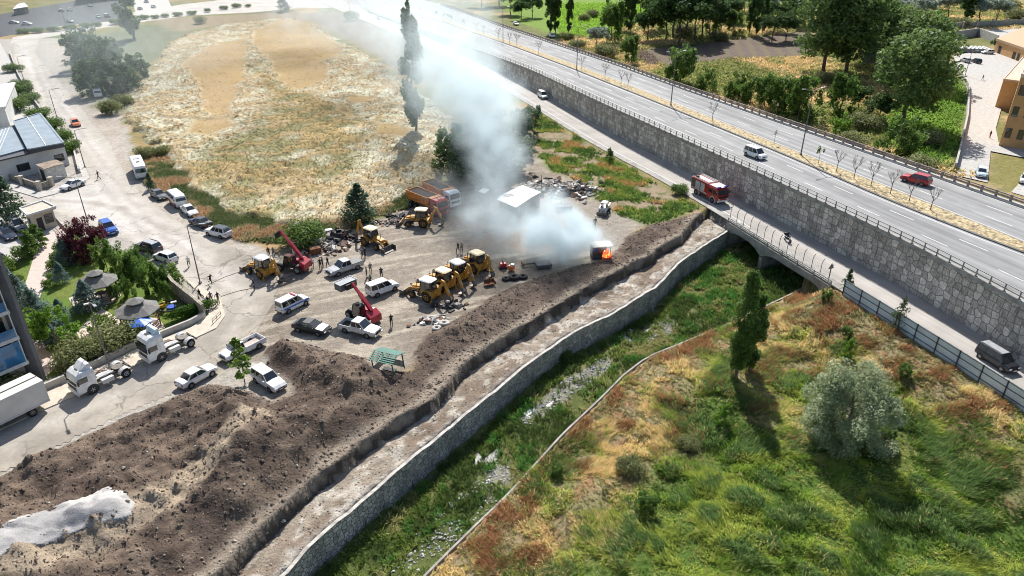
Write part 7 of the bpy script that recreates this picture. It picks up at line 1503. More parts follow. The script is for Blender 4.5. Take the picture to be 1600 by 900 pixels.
grp('full', [(955, 64, 15), (1108, 52, 15), (1147, 54, 10), (1062, 128, 11, 1.1), (982, 97, 9, 1.1), (1103, 140, 7), (1312, 180, 10.5), (1249, 186, 11, 1.1), (1215, 173, 9.5), (1172, 160, 8), (1148, 152, 7.5), (1195, 166, 8.5), (1232, 178, 9), (1400, 245, 9, 1.15), (1128, 32, 14), (1360, 20, 14), (1300, 10, 16)], "mid-green tree beyond the highway", "mid-green trees beyond the highway")
grp('vase', [(1286, 112, 27, 1.15), (1322, 114, 27, 1.15), (1412, 194, 21, 1.2), (1428, 130, 20, 1.35), (1350, 98, 22, 1.1), (1395, 105, 19, 1.1)], "tall spreading tree near the right compound", "tall spreading trees near the right compound")
grp('bright', [(1464, 42, 8.5), (1315, 212, 6.5, .9), (1345, 32, 11)], "bright green tree beyond the highway", "bright green trees beyond the highway")
grp('silver', [(932, 78, 9.5), (1378, 62, 15), (1438, 33, 12), (1480, 28, 12, 1.2), (1528, 36, 13, 1.3), (1556, 34, 11, 1.2), (1162, 20, 12), (1362, 120, 9), (1415, 52, 9), (1190, -5, 12), (1232, 4, 10), (1270, -8, 14), (1405, 36, 12), (1455, 14, 12), (1505, 12, 12, 1.3), (1340, 14, 13), (1200, 30, 11), (1300, 28, 12)], "silvery willow-like tree beyond the highway", "silvery trees beyond the highway")
grp('olive', [(945, 90, 6), (1500, 42, 5, 1.3), (1284, 130, 4), (1330, 140, 4, 1.4), (1350, 200, 4.5, 1.2), (1330, 230, 4, 1.2), (1430, 268, 4, 1.3), (912, 33, 4), (925, 27, 4.5), (885, 62, 3.5), (1070, 55, 5, 1.5), (1478, 120, 3.5, 1.3), (1590, 30, 6, 1.4), (900, 76, 4, 1.2), (1580, 14, 6, 1.6), (1125, 62, 4, 1.4), (1450, 225, 3.5, 1.4)], "olive-toned shrub beyond the highway", "olive shrubs beyond the highway", cat="shrub")
# left side
tree('poplar', 209, 60, 30, "very tall broad poplar by the upper left roundabout road", wide=1.5, name="poplar_tree"); tree('poplar', 650, 207, 28, "tall poplar standing in the smoke in the dry field", wide=.95)
grp('fdark', [(130, 108, 11, 1.1), (160, 118, 11, 1.2), (148, 148, 9.5, 1.15), (185, 140, 9, 1.2), (214, 122, 7, 1.2), (140, 92, 10, 1.1), (172, 100, 8, 1.2), (200, 145, 6.5, 1.2)], "dark hazy tree of the clump behind the white minibus", "tree clump behind the minibus")
grp('olive', [(175, 178, 4), (205, 130, 4.5), (228, 247, 3), (256, 243, 2.5), (550, 32, 5), (314, 37, 4), (195, 165, 3.5)], "grey-green bush at the edge of the dry field", "bushes round the dry field", cat="bush")
grp('fdark', [(735, 285, 10, 1.2), (765, 282, 10, 1.2), (792, 262, 9, 1.15), (815, 235, 8), (770, 245, 9), (735, 258, 9), (825, 212, 7)], "dark tree standing in the smoke", "dark trees in the smoke"); tree('full', 706, 272, 9.5, "lit green tree at the left edge of the smoke")
tree('conifer', 444, 18, 9, "small dark tree at the bend of the top road", wide=1.5); tree('conifer', 236, 296, 3.2, "small dark conifer behind the white bus")
tree('conifer', 563, 346, 6.6, "dark pointed bush behind the lone yellow digger", wide=1.75, name="pine_tree"); tree('bush', 472, 381, 4.2, "low dark bush above the raised telehandler boom", wide=1.2, name="bush")
tree('sapl', 383, 600, 5.6, "slim young leafy tree at the corner of the soil heap", wide=1.0); tree('cone', 952, 252, 2.8, "small dark upright shrub by the frontage road", "shrub", wide=1.2); tree('bush', 1062, 303, 2.2, "dark round shrub at the frontage road near the fire engine", "shrub")
tree('conifer', 18, 352, 9.5, "large dark conifer beside the gatehouse", wide=1.25); tree('purple', 138, 402, 6.4, "large purple-leaved plum tree by the park gate", wide=.92)
grp('full', [(168, 423, 5.0, .72), (197, 442, 6.0, .7), (234, 460, 5.6, .75), (216, 428, 4.4, .75), (256, 452, 3.6, .75), (203, 464, 3.2, .65), (180, 470, 2.6, .7), (262, 470, 3.0, .7)], "leafy green park tree near the gazebos", "green trees round the gazebos")
grp('blue', [(105, 413, 4.0), (98, 442, 3.2), (30, 492, 7.0), (48, 512, 7.2), (68, 528, 6.6), (14, 500, 6.5), (100, 508, 3.6), (140, 486, 4.4, 1.15), (84, 540, 3.4)], "blue-green spruce on the park lawn", "blue-green spruces in the park")
grp('cone', [(50, 401, 4.2, 1.1), (61, 391, 4.2, 1.1), (70, 386, 3)], "clipped golden-green cypress by the pink path", "clipped cypresses by the pink path")
grp('ball', [(85, 421, 1.9), (81, 436, 1.6), (74, 449, 1.5), (37, 405, 2.6), (31, 443, 1.7), (92, 408, 2.2), (95, 396, 2.4), (8, 430, 3), (15, 420, 2.8)], "round clipped bush beside the pink path", "round bushes by the pink path", cat="bush")
tree('bright', 96, 550, 6.5, "bright green round tree in front of the blue spruces"); tree('ball', 159, 516, 2.8, "small flat-topped clipped tree near the lower walk", wide=1.3)
grp('olive', [(128, 562, 3.6), (185, 540, 3.4, 1.2), (205, 532, 3), (113, 574, 2.6), (150, 556, 2.6), (10, 628, 3.2, 1.3), (30, 612, 2.4), (168, 548, 2.6)], "garden shrub behind the low park wall", "shrubs behind the park wall", cat="shrub")
tree('ball', 272, 442, 3.2, "climber-covered bright bush at the wall end by the railing", wide=1.1, cat="bush")
grp('bush', [(22, 112, 3, 1.4), (34, 138, 3, 1.4), (46, 160, 3, 1.4), (62, 184, 3, 1.4), (80, 202, 3.2, 1.3), (96, 222, 3.2, 1.2), (108, 238, 3, 1.2), (28, 172, 4, 1.2), (36, 150, 4)], "dark roadside bush along the left compound wall", "bushes along the left compound wall", cat="bush")
grp('bush', [(38, 52, 2.4, 1.6), (60, 51, 2.4, 1.6), (85, 49, 2.4, 1.6), (110, 46, 2.4, 1.6), (135, 43, 2.4, 1.6), (153, 41, 2, 1.3), (183, 38, 3, 1.5), (226, 30, 2.4, 1.5), (243, 29, 2, 1.4), (258, 27, 2, 1.3), (278, 25, 2.2, 1.6), (300, 23, 2.2, 1.6), (325, 19, 2.4), (350, 15, 2.4, 1.3), (370, 12, 2.6, 1.4), (388, 11, 1.8, 1.3)], "dark clipped hedge bush on the strip between the top lanes", "hedge bushes between the top lanes", cat="hedge")
# near field: poplar pair, silver tree, scraggly conifer
def custom_tree(name, label, loc, kind, seed, h, r, nc, nl, size, c1, c2, r0, top, nb, spr, rotz=0):
    g = empty(name, loc, rotz, label, "tree"); link("crown", crown_mesh("crown", kind, seed, h, r, nc, nl, size, c1, c2, M_LEAF), g); link("trunk", trunk_mesh("trunk", seed, h, r0, top, nb, spr, M_BARKG), g); return g
def fieldpt(px, py):
    z = -2.2
    for _ in range(5): p = P(px, py, z); z = float(gz(p.x, p.y)[0])
    return P(px, py, z)
custom_tree("poplar_tree", "tall dark poplar standing alone in the green field", fieldpt(1150, 588), 'poplar', 301, 13.4, 1.6, 140, 105, .13, (.045, .080, .018), (.10, .15, .035), .2, .93, 16, .8)
custom_tree("poplar_tree", "shorter poplar stem growing close behind the tall one", fieldpt(1169, 580), 'poplar', 302, 10.2, 1.5, 90, 100, .13, (.045, .080, .018), (.10, .155, .035), .15, .93, 12, .8)
custom_tree("silver_tree", "large silver-grey leaved tree in the middle of the green field", fieldpt(1315, 688), 'full', 311, 8.2, 5.0, 320, 110, .12, (.13, .155, .085), (.25, .28, .175), .24, .75, 18, 3.6)
cb = trunk_mesh("trunk", 9, 4.4, .09, .98, 30, 1.0, M_TWIG, .25); g = empty("scraggly_conifer", P(1402, 514, 0), 0, "thin scraggly conifer in front of the hoarding", "tree"); link("trunk", cb, g); link("crown", crown_mesh("crown", 'conifer', 55, 4.4, 1.3, 46, 14, .12, (.03, .05, .02), (.07, .09, .04), M_LEAF), g)
g = empty("scraggly_conifer", P(1323, 452, 0), 0, "small dark conifer at the bridge end of the hoarding", "tree"); link("trunk", cb, g, scale=(.7,) * 3); link("crown", crown_mesh("crown", 'conifer', 56, 3.0, 1.0, 46, 18, .12, (.02, .045, .015), (.06, .09, .03), M_LEAF), g)
for i, (x, y, h, k, lb) in enumerate([(1010, 800, 2.4, 'full', "dark green bush left of centre in the green field"), (985, 735, 1.8, 'olive', "grey twiggy bush near the dry patch"), (1410, 590, 1.8, 'full', "round green bush right of the silver tree"), (1320, 560, 3.0, 'bright', "lit green sapling behind the silver tree"), (1125, 665, 3.0, 'bright', "bright green bush left of the poplar's shadow"), (1385, 690, 2.0, 'full', "dark bush in the shade of the silver tree"),
      (1075, 700, 1.6, 'olive', "grey-green bush between dry patch and poplar shadow"), (870, 745, 1.5, 'full', "dark bush on the stream bank near the low wall"), (1290, 470, 1.8, 'full', "green bush at the hoarding's bridge end"), (880, 560, 1.4, 'bush', "green bush in the stream under the stone wall"), (1322, 528, 1.7, 'full', "small dark bush behind the silver tree top")]):
    tree(k, 0, 0, h, lb, "bush", loc=fieldpt(x, y), name="bush", wide=1.1 if k != 'bright' else .8)

# ---------------------------------------------------------------- ground cover (blades and leaves nobody could count)
def tufts(name, x, y, z, col, length, width, nb, seed, spread=.6, lean=None, m=None, label=None, cat="grass", up=1.0, gain=2.05):
    rs = np.random.RandomState(seed); n = len(x); N = n * nb; i = np.repeat(np.arange(n), nb)
    a = rs.rand(N) * 6.283; L = length[i] * (.6 + .7 * rs.rand(N)); sp = spread * (.4 + rs.rand(N))
    dx, dy, dz = np.cos(a) * sp, np.sin(a) * sp, np.full(N, up)
    if lean is not None: dx += lean[0][i]; dy += lean[1][i]
    q = np.sqrt(dx * dx + dy * dy + dz * dz); dx /= q; dy /= q; dz /= q
    ox = x[i] + np.cos(a) * length[i] * .22 * rs.rand(N); oy = y[i] + np.sin(a) * length[i] * .22 * rs.rand(N); oz = z[i] - .05
    b = a + 1.57 + rs.randn(N) * .4; w_ = width[i] * (.6 + .8 * rs.rand(N)); wx, wy = np.cos(b) * w_ / 2, np.sin(b) * w_ / 2
    V = np.stack([np.stack([ox - wx, oy - wy, oz], 1), np.stack([ox + wx, oy + wy, oz], 1), np.stack([ox + dx * L + wx * .55, oy + dy * L + wy * .55, oz + dz * L * .85], 1), np.stack([ox + dx * L * 1.15 - wx * .55, oy + dy * L * 1.15 - wy * .55, oz + dz * L], 1)], 1).reshape(-1, 3)
    c = np.clip(np.repeat(col[i] * gain * (.75 + .5 * rs.rand(N))[:, None], 4, 0), 0, .9)
    o = link(name, npmesh(name, V, np.arange(N * 4).reshape(-1, 4), c, m or M_GRASS)); tag(o, label, cat, kind='stuff'); return o
M_GRASS = mat_attr("grass_blades", .75, 0, trans=.45, bump=0, spec=.15)
def scatter(n, x0, x1, y0, y1, seed): rs = np.random.RandomState(seed); return rs.rand(n) * (x1 - x0) + x0, rs.rand(n) * (y1 - y0) + y0
def mixc(w_, *cols):
    """pick colours by cumulative weight array"""
    rs = np.random.RandomState(1); return None
def field_cover():
    x, y = scatter(270000, -24, 64, 33, 104, 401); sx = (x - C0[0]) * CD[0] + (y - C0[1]) * CD[1]; dx_ = (x - C0[0]) * CN[0] + (y - C0[1]) * CN[1]; hs = x * HD[0] + y * HD[1]; he = x * HN[0] + y * HN[1]
    k = (dx_ > D_LOW(sx) + .3) & (he < E_FL(hs) - .6); k &= (np.abs(x) < y * 1.08 + 3); x, y, sx, dx_, hs, he = (t[k] for t in (x, y, sx, dx_, hs, he))
    dry = gsample(FIELD_DRY, x, y); rs = np.random.RandomState(402); n = len(x)
    p1, p2, p3 = fbm(x, y, 5, 3, 411), fbm(x, y, 2.2, 3, 412), fbm(x, y, 9, 2, 413)
    c = np.tile(rgb(.075, .125, .022), (n, 1)); c[p1 > .45] = (.145, .205, .035); c[p1 > .54] = (.215, .25, .055); c[p1 < .36] = (.045, .08, .018); c[(p2 > .6)] = (.09, .14, .045); c[(p2 < .36) & (p1 > .45)] = (.20, .22, .06)
    c[rs.rand(n) < .05] = (.32, .28, .12)
    isd = rs.rand(n) < dry * .92; c[isd] = (.245, .205, .11); c[isd & (p2 > .54)] = (.20, .11, .055); c[isd & (p1 > .58)] = (.42, .32, .17); c[isd & (p2 < .40)] = (.15, .14, .07)
    L = np.where(isd, .28 + .25 * rs.rand(n), .24 + .32 * rs.rand(n)) * (.55 + 1.0 * smooth(.35, .65, p2)); thin = isd & (rs.rand(n) < .35); keep = ~thin & ~((p2 < .33) & (rs.rand(n) < .6))
    an_ = p3 * 9; z = gz(x, y); g_ = lambda a: a[keep]
    tufts("field_grass", g_(x), g_(y), g_(z), c[keep], L[keep], np.full(keep.sum(), .058), 7, 403, .65, (np.cos(an_)[keep] * .75, np.sin(an_)[keep] * .75), label="tall tangled green and dry weeds covering the lower right field")
field_cover()
def bed_cover():
    x, y = scatter(75000, -30, 52, 33, 108, 421); sx = (x - C0[0]) * CD[0] + (y - C0[1]) * CD[1]; dx_ = (x - C0[0]) * CN[0] + (y - C0[1]) * CN[1]; hs = x * HD[0] + y * HD[1]; he = x * HN[0] + y * HN[1]
    k = (dx_ > D_WALL(sx) + .5) & (dx_ < D_LOW(sx) + .05) & (he < E_FL(hs) + 6); x, y = x[k], y[k]; z = gz(x, y); rk = gsample(STREAK, x, y); rs = np.random.RandomState(422)
    p1, p2 = fbm(x, y, 4, 3, 431), fbm(x, y, 1.8, 3, 432); k = (z > -4.60) & (rs.rand(len(x)) > rk * .97) & (p2 > .30); x, y, z, p1, p2 = x[k], y[k], z[k], p1[k], p2[k]; n = len(x)
    c = np.tile(rgb(.07, .105, .022), (n, 1)); c[p1 > .52] = (.12, .15, .04); c[p1 > .62] = (.20, .19, .08); c[p2 > .6] = (.05, .12, .025); c[p1 < .4] = (.05, .075, .02)
    an_ = p1 * 8; tufts("stream_weeds", x, y, z, c, .30 + .40 * np.random.RandomState(3).rand(n) * (p2 * 2), np.full(n, .085), 7, 423, .7, (np.cos(an_) * .6, np.sin(an_) * .6), label="thick olive weeds growing in the stream bed")
bed_cover()
def plot_cover():
    x, y = scatter(30000, -2, 36, 98, 205, 441); k = (gsample(plot, x, y) > .5) & (fbm(x, y, 4, 4, 102) > .43); x, y = x[k], y[k]; z = gz(x, y); n = len(x); p1 = fbm(x, y, 3, 3, 442)
    c = np.tile(rgb(.09, .14, .03), (n, 1)); c[p1 > .52] = (.15, .18, .04); c[p1 < .40] = (.05, .085, .02); c[p1 > .63] = (.26, .17, .07)
    tufts("plot_weeds", x, y, z, c, .3 + .5 * p1, np.full(n, .12), 6, 443, .8, label="patchy weeds on the plot between yard and frontage road")
    x, y = scatter(80000, -75, -8, 92, 175, 451); vz = zone_pts(x, y, [(238, 300), (262, 318), (330, 350), (375, 372), (400, 385), (440, 382), (520, 368), (560, 352), (640, 318), (690, 300), (640, 296), (560, 320), (440, 345), (345, 320), (290, 285), (262, 248), (215, 215), (188, 190), (195, 225)]); x, y = x[vz], y[vz]; z = gz(x, y); n = len(x); p1 = fbm(x, y, 4, 3, 452)
    c = np.tile(rgb(.10, .11, .05), (n, 1)); c[p1 > .5] = (.24, .19, .11); c[p1 > .6] = (.24, .16, .09); c[p1 < .42] = (.07, .09, .035)
    tufts("verge_weeds", x, y, z, c, .35 + .5 * p1, np.full(n, .12), 6, 453, .7, label="green and dry weeds on the verge between road and dry field")
def zone_pts(x, y, px): return inpoly(x + (vnoise(x / 3, y / 3, 5) - .5) * 3, y + (vnoise(x / 3, y / 3, 6) - .5) * 3, pts2(px, 0))
plot_cover()
def far_cover():
    x, y = scatter(90000, 20, 290, 130, 420, 461); k = gsample(farside.astype(float), x, y) > .5; pl = gsample(pl1, x, y) < .4; x, y = x[k & pl], y[k & pl]
    bad = inpoly(x, y, pts2([(1490, 50), (1700, 40), (1700, 320), (1490, 262), (1512, 140), (1462, 92)], 0)); x, y = x[~bad], y[~bad]; n = len(x); p1 = fbm(x, y, 12, 3, 462); z = gz(x, y); base = np.stack([gsample(C[..., j], x, y) for j in range(3)], 1)
    tufts("far_weeds", x, y, z, base * 1.15, .5 + .7 * p1, np.full(n, .35), 5, 463, .9, label="rough grass and weeds beyond the highway")
far_cover()
# ---------------------------------------------------------------- wheat field
WHEAT_PX = [(232, 108), (262, 68), (300, 50), (350, 38), (420, 29), (462, 27), (500, 46), (560, 78), (615, 112), (665, 150), (705, 178), (735, 225), (725, 262), (690, 280), (640, 300), (600, 322), (560, 338), (500, 350), (440, 352), (385, 340), (340, 318), (300, 288), (268, 250), (225, 215), (192, 190), (192, 150), (215, 118)]
def wheat():
    wp_ = pts2(WHEAT_PX, .5); x0, y0 = wp_.min(0) - 2; x1, y1 = wp_.max(0) + 2
    gx, gy = np.meshgrid(np.arange(x0, x1, .45), np.arange(y0, y1, .55)); wx = (fbm(gx, gy, 4, 3, 501) - .5) * 4
    ins = inpoly(gx + wx, gy + wx, wp_); d = pldist(gx + wx, gy + wx, wp_, True); d = np.where(ins, d, -d)
    def zz_(px, soft=1.5, wob=5):
        pl = pts2(px, .5); ax = gx + (fbm(gx, gy, 7, 3, 511) - .5) * wob; ay = gy + (fbm(gx, gy, 7, 3, 512) - .5) * wob; i_ = inpoly(ax, ay, pl); dd = pldist(ax, ay, pl, True); return smooth(-soft, soft, np.where(i_, dd, -dd))
    flat = np.clip(zz_([(335, 65), (385, 62), (388, 95), (375, 130), (362, 180), (320, 182), (318, 150), (300, 115), (280, 100)]) + zz_([(300, 185), (360, 183), (368, 195), (330, 208), (295, 205)]) + zz_([(395, 50), (440, 28), (472, 30), (535, 72), (528, 88), (510, 95), (520, 120), (500, 132), (470, 140), (440, 135), (425, 100), (395, 68)]) + zz_([(535, 150), (582, 152), (580, 162), (540, 160)]) + zz_([(520, 165), (548, 175), (545, 188), (525, 178)]) + zz_([(590, 190), (650, 200), (640, 215), (580, 212)]), 0, 1)
    an = fbm(gx, gy, 22, 2, 520) * 5; u = gx * np.cos(an) + gy * np.sin(an); v = -gx * np.sin(an) + gy * np.cos(an)
    r1 = fbm(u * .5, v * 1.6, 1.3, 3, 521, .6, True); lump = fbm(gx, gy, 5, 3, 522, .55, True); g1 = fbm(gx, gy, 14, 3, 523)
    h = .32 + (1 - flat) * (.55 * (r1 - .4) + .55 * smooth(.55, .85, lump) * (.4 + g1)) + flat * .04 * fbm(gx, gy, .8, 2, 524) + .35 * smooth(.25, .6, flat) * (1 - flat)
    z = np.where(d > 0, h * smooth(0, 1.2, d), -.1 + d * .3)
    cc = np.tile(rgb(.45, .41, .28), gx.shape + (1,)); cc = lay(cc, smooth(.48, .62, fbm(gx, gy, 10, 3, 531)) * .7, rgb(.36, .31, .16)); cc = lay(cc, smooth(.45, .62, r1) * .6, rgb(.66, .63, .51))
    fr = np.abs(((v + 3 * fbm(gx, gy, 9, 2, 551)) / 5.2) % 1 - .5); ln = smooth(.09, .0, fr) * (1 - flat) * smooth(.3, .55, g1); h_l = ln; cc = lay(cc, ln * .65, rgb(.27, .215, .11))
    grn = zz_([(395, 100), (470, 145), (560, 175), (600, 200), (560, 260), (470, 330), (400, 345), (330, 315), (285, 265), (340, 215), (400, 200), (420, 160)], 5, 8); cc = lay(cc, grn * .95 * smooth(.22, .50, fbm(gx, gy, 6, 3, 532)), rgb(.22, .20, .085)); cc = lay(cc, smooth(.60, .72, lump) * (1 - flat) * .6, rgb(.40, .27, .12))
    cc = lay(cc, flat, rgb(.34, .245, .12)); cc = lay(cc, flat * smooth(.45, .65, fbm(gx, gy, 9, 3, 533)) * .5, rgb(.37, .27, .16)); cc = cc * (.72 + .45 * fbm(gx, gy, 20, 3, 534))[..., None] * 1.04; edge_ = smooth(4, .5, d); cc = lay(cc, edge_ * .5 * smooth(.4, .6, g1), rgb(.17, .17, .06))
    m = mat_attr("wheat_straw", .95, .30, 2.2, .12, 3.5, spec=.15, fine=.35); o = link("wheat_crop", gridmesh("wheat_crop", gx, gy, z, cc, m, mask=d > -1.0)); tag(o, "pale flattened wheat crop covering the large field", "crop", kind='stuff')
    # loose lodged straw
    n = 95000; rs = np.random.RandomState(540); a = rs.randint(0, gx.shape[0] - 1, n); b = rs.randint(0, gx.shape[1] - 1, n); ok = (d[a, b] > .5) & ((flat[a, b] < .5) | (rs.rand(n) < .03)); a, b = a[ok], b[ok]; n = len(a)
    x = gx[a, b] + rs.rand(n) * .4; y = gy[a, b] + rs.rand(n) * .4; aa = an[a, b] + rs.randn(n) * .5; c = cc[a, b] * (1 + .12 * rs.randn(n))[:, None]; c = lay(c, (rs.rand(n) < .25).astype(float) * .55, rgb(.64, .61, .48))
    tufts("lodged_straw", x, y, z[a, b] + .02, np.clip(c, .05, .85), .35 + .35 * rs.rand(n), np.full(n, .12), 4, 541, .5, (np.cos(aa) * 1.6, np.sin(aa) * 1.6), label="loose bent straw lying over the pale crop", cat="straw", up=.7, gain=1.0)
wheat()
# ---------------------------------------------------------------- stones and clods
def stones(name, x, y, z, size, col, seed, label, cat, m):
    rs = np.random.RandomState(seed); n = len(x); base = np.array([(1, 0, 0), (-1, 0, 0), (0, 1, 0), (0, -1, 0), (0, 0, 1), (0, 0, -1)], float); F0 = np.array([(0, 2, 4), (2, 1, 4), (1, 3, 4), (3, 0, 4), (2, 0, 5), (1, 2, 5), (3, 1, 5), (0, 3, 5)])
    V = base[None] * (1 + .5 * (rs.rand(n, 6, 3) - .5)) + .25 * (rs.rand(n, 6, 3) - .5); a = rs.rand(n) * 6.28; ca, sa = np.cos(a), np.sin(a); X_ = V[..., 0] * ca[:, None] - V[..., 1] * sa[:, None]; Y_ = V[..., 0] * sa[:, None] + V[..., 1] * ca[:, None]
    s = size[:, None]; W_ = np.stack([x[:, None] + X_ * s, y[:, None] + Y_ * s * .8, z[:, None] + V[..., 2] * s * .6 + .1 * s], -1).reshape(-1, 3); F = (F0[None] + (np.arange(n) * 6)[:, None, None]).reshape(-1, 3)
    o = link(name, npmesh(name, W_, F, np.repeat(col, 6, 0), m)); tag(o, label, cat, kind='stuff')
M_STONE = mat_attr("loose_stone", .95, .15, 3, .02, 8)
rs = np.random.RandomState(601); x, y = scatter(150000, -75, 45, 33, 112, 602); k = (gsample(inm, x, y) > .5) & (gsample(e0, x, y) > .3); x, y = x[k], y[k]; n = len(x); f = rs.rand(n)
cl_ = np.where((f < .07)[:, None], rgb(.42, .37, .31), np.where((f < .35)[:, None], rgb(.25, .195, .145), rgb(.15, .112, .085))); sz = .035 + .09 * rs.rand(n) ** 3 + .22 * rs.rand(n) ** 18
stones("soil_clods", x, y, gz(x, y), sz, cl_, 603, "loose dark clods and stones all over the spoil heaps", "clods", M_STONE)
x, y = scatter(60000, -30, 40, 33, 112, 604); sx = (x - C0[0]) * CD[0] + (y - C0[1]) * CD[1]; dd = (x - C0[0]) * CN[0] + (y - C0[1]) * CN[1]; k = (dd > D_CUT(sx) + .4) & (dd < D_WALL(sx) - .2); x, y = x[k], y[k]; n = len(x); f = np.random.RandomState(5).rand(n)
stones("berm_stones", x, y, gz(x, y) - .02, .03 + .11 * np.random.RandomState(6).rand(n) ** 2, np.where((f < .5)[:, None], rgb(.46, .41, .34), rgb(.22, .17, .13)), 605, "pale broken stones on the flat top of the channel wall", "stones", M_STONE)
x, y = scatter(90000, -30, 50, 33, 108, 606); rk = gsample(STREAK, x, y); k = np.random.RandomState(7).rand(len(x)) < rk; x, y = x[k], y[k]; n = len(x); f = np.random.RandomState(8).rand(n)
stones("stream_stones", x, y, np.maximum(gz(x, y), -4.62) + .05, .05 + .13 * np.random.RandomState(9).rand(n) ** 2, np.where((f < .85)[:, None], rgb(.66, .65, .63), rgb(.3, .28, .25)), 607, "white boulders and pebbles in the stream bed", "stones", M_STONE)
x, y = scatter(5000, -60, 30, 75, 150, 608); k = gsample(yard, x, y) > .7; x, y = x[k], y[k]; n = len(x)
stones("yard_gravel", x, y, gz(x, y), .03 + .10 * np.random.RandomState(9).rand(n) ** 4, np.tile(rgb(.36, .31, .25), (n, 1)), 609, "scattered small stones on the dusty yard", "stones", M_STONE)
# ---------------------------------------------------------------- smoke: one volume grid filled by a field
SMOKE = [  # px, py, height, radius, density
 (939, 388, 2.9, 1.8, .9), (926, 378, 3.2, 3.2, 1.5), (908, 372, 3.6, 4.4, 1.6), (884, 365, 4.2, 5.0, 1.3), (856, 358, 4.8, 5.6, .85), (824, 354, 5.0, 5.6, .45), (788, 345, 5.5, 5.8, .28), (755, 332, 6.0, 6.2, .18),
 (760, 302, 7.5, 5.0, .07), (775, 268, 9, 6.3, .24), (772, 228, 12, 7.0, .30), (758, 185, 14, 8, .29), (735, 150, 16, 9.5, .25), (705, 115, 18, 10.5, .20), (668, 80, 19, 12, .10), (620, 48, 20, 14, .055), (560, 18, 21, 17, .038), (700, 300, 6, 5, .05), (785, 150, 15, 7, .10),
 (640, 12, 16, 20, .04), (480, 5, 16, 24, .025), (740, 70, 14, 12, .065), (655, 130, 14, 10, .07), (690, 175, 12, 8, .07), (720, -20, 20, 22, .04)]
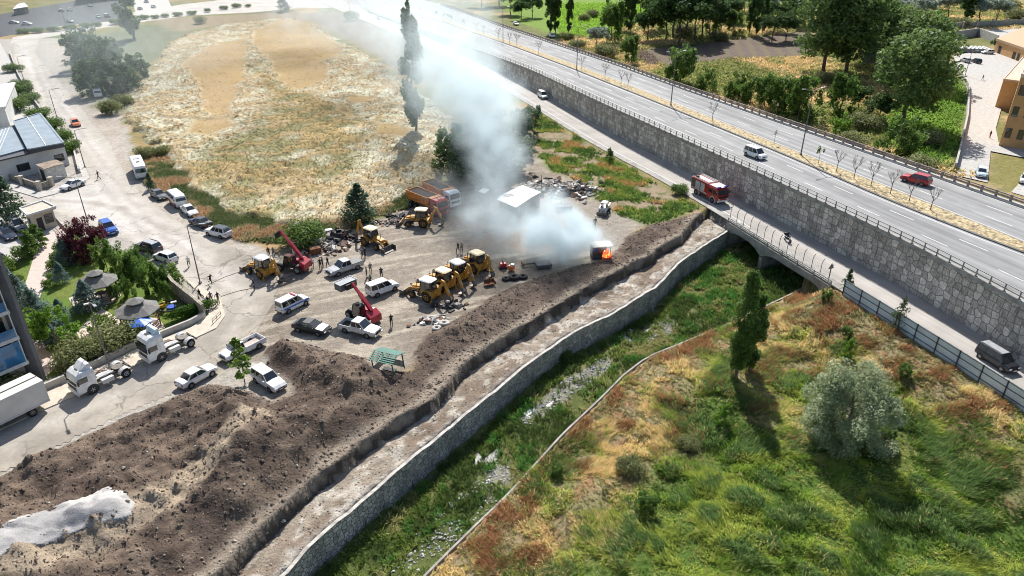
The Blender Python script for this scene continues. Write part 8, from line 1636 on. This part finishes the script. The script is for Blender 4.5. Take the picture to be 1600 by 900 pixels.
def smoke():
    pts_ = [(P(a, b, h), r, d) for a, b, h, r, d in SMOKE]
    for a, b, h, r, d in [(215, 62, 10, 32, .0065), (160, 112, 8, 24, .008), (320, 35, 14, 30, .005), (110, 60, 9, 28, .006)]: pts_.append((P(a, b, h), r, d))
    lo = Vector((min(p.x - r for p, r, d in pts_), min(p.y - r for p, r, d in pts_), .0)); hi = Vector((max(p.x + r for p, r, d in pts_), max(p.y + r for p, r, d in pts_), max(p.z + r for p, r, d in pts_)))
    def make(name, sel, vox, den, seed, warp, label, step):
        lo = Vector((min(p.x - r for p, r, d in sel), min(p.y - r for p, r, d in sel), -4.0)); hi = Vector((max(p.x + r for p, r, d in sel), max(p.y + r for p, r, d in sel), max(p.z + r for p, r, d in sel)))
        ng = bpy.data.node_groups.new(name, 'GeometryNodeTree'); ng.interface.new_socket('Geometry', in_out='INPUT', socket_type='NodeSocketGeometry'); ng.interface.new_socket('Geometry', in_out='OUTPUT', socket_type='NodeSocketGeometry')
        N = lambda t: ng.nodes.new(t); L = ng.links.new
        gout = N('NodeGroupOutput'); vc = N('GeometryNodeVolumeCube'); vc.inputs['Min'].default_value = lo; vc.inputs['Max'].default_value = hi
        for ax, k in zip('XYZ', range(3)): vc.inputs['Resolution ' + ax].default_value = max(8, int((hi[k] - lo[k]) / vox))
        pos = N('GeometryNodeInputPosition').outputs[0]
        def noise(scale, detail, vec, rough=.55):
            n = N('ShaderNodeTexNoise'); n.inputs['Scale'].default_value = scale; n.inputs['Detail'].default_value = detail; n.inputs['Roughness'].default_value = rough; L(vec, n.inputs['Vector']); return n
        def vm(op, a, b=None, s=None):
            n = N('ShaderNodeVectorMath'); n.operation = op; L(a, n.inputs[0])
            if b is not None: (L(b, n.inputs[1]) if hasattr(b, 'links') else setattr(n.inputs[1], 'default_value', b))
            if s is not None: n.inputs['Scale'].default_value = s
            return n.outputs['Value'] if op == 'DISTANCE' else n.outputs[0]
        def mth(op, a, b): n = N('ShaderNodeMath'); n.operation = op; (L(a, n.inputs[0]) if hasattr(a, 'links') else setattr(n.inputs[0], 'default_value', a)); (L(b, n.inputs[1]) if hasattr(b, 'links') else setattr(n.inputs[1], 'default_value', b)); return n.outputs[0]
        w1 = vm('SCALE', vm('SUBTRACT', noise(.11, 2, pos).outputs['Color'], (.5, .5, .5)), s=warp); w2 = vm('SCALE', vm('SUBTRACT', noise(.35, 4, pos).outputs['Color'], (.5, .5, .5)), s=warp * .6)
        wp_ = vm('ADD', vm('ADD', pos, w1), w2); tot = None
        for p, r, d in sel:
            mr = N('ShaderNodeMapRange'); mr.interpolation_type = 'SMOOTHSTEP'; L(vm('DISTANCE', wp_, tuple(p)), mr.inputs[0]); mr.inputs[1].default_value = r; mr.inputs[2].default_value = r * .25; mr.inputs[3].default_value = 0; mr.inputs[4].default_value = d
            tot = mr.outputs[0] if tot is None else mth('MAXIMUM' if d > .02 else 'ADD', tot, mr.outputs[0])
        nz = noise(.24, 6, wp_, .66); r2 = N('ShaderNodeMapRange'); L(nz.outputs['Fac'], r2.inputs[0]); r2.inputs[1].default_value = .38; r2.inputs[2].default_value = .62; r2.inputs[3].default_value = .05; r2.inputs[4].default_value = 1.9
        L(mth('MULTIPLY', mth('MULTIPLY', tot, r2.outputs[0]), den), vc.inputs['Density'])
        m = bpy.data.materials.new(name); m.use_nodes = True; nt = m.node_tree; nt.nodes.clear(); o_ = nt.nodes.new("ShaderNodeOutputMaterial"); pv = nt.nodes.new("ShaderNodeVolumePrincipled"); pv.inputs["Color"].default_value = (.85, .955, 1.0, 1) if seed == 1 else (.66, .83, 1.0, 1); pv.inputs["Density"].default_value = 1.0; pv.inputs["Anisotropy"].default_value = .25; nt.links.new(pv.outputs[0], o_.inputs["Volume"])

        sm = N('GeometryNodeSetMaterial'); sm.inputs['Material'].default_value = m; L(vc.outputs[0], sm.inputs[0]); L(sm.outputs[0], gout.inputs[0])
        me = bpy.data.meshes.new(name); me.materials.append(m); o = link(name, me); md = o.modifiers.new('smoke', 'NODES'); md.node_group = ng; tag(o, label, "smoke", kind='stuff')
    make("smoke", pts_, .8, .55, 1, 9, "thick white smoke drifting from the burning hut across the road", 1)
smoke()
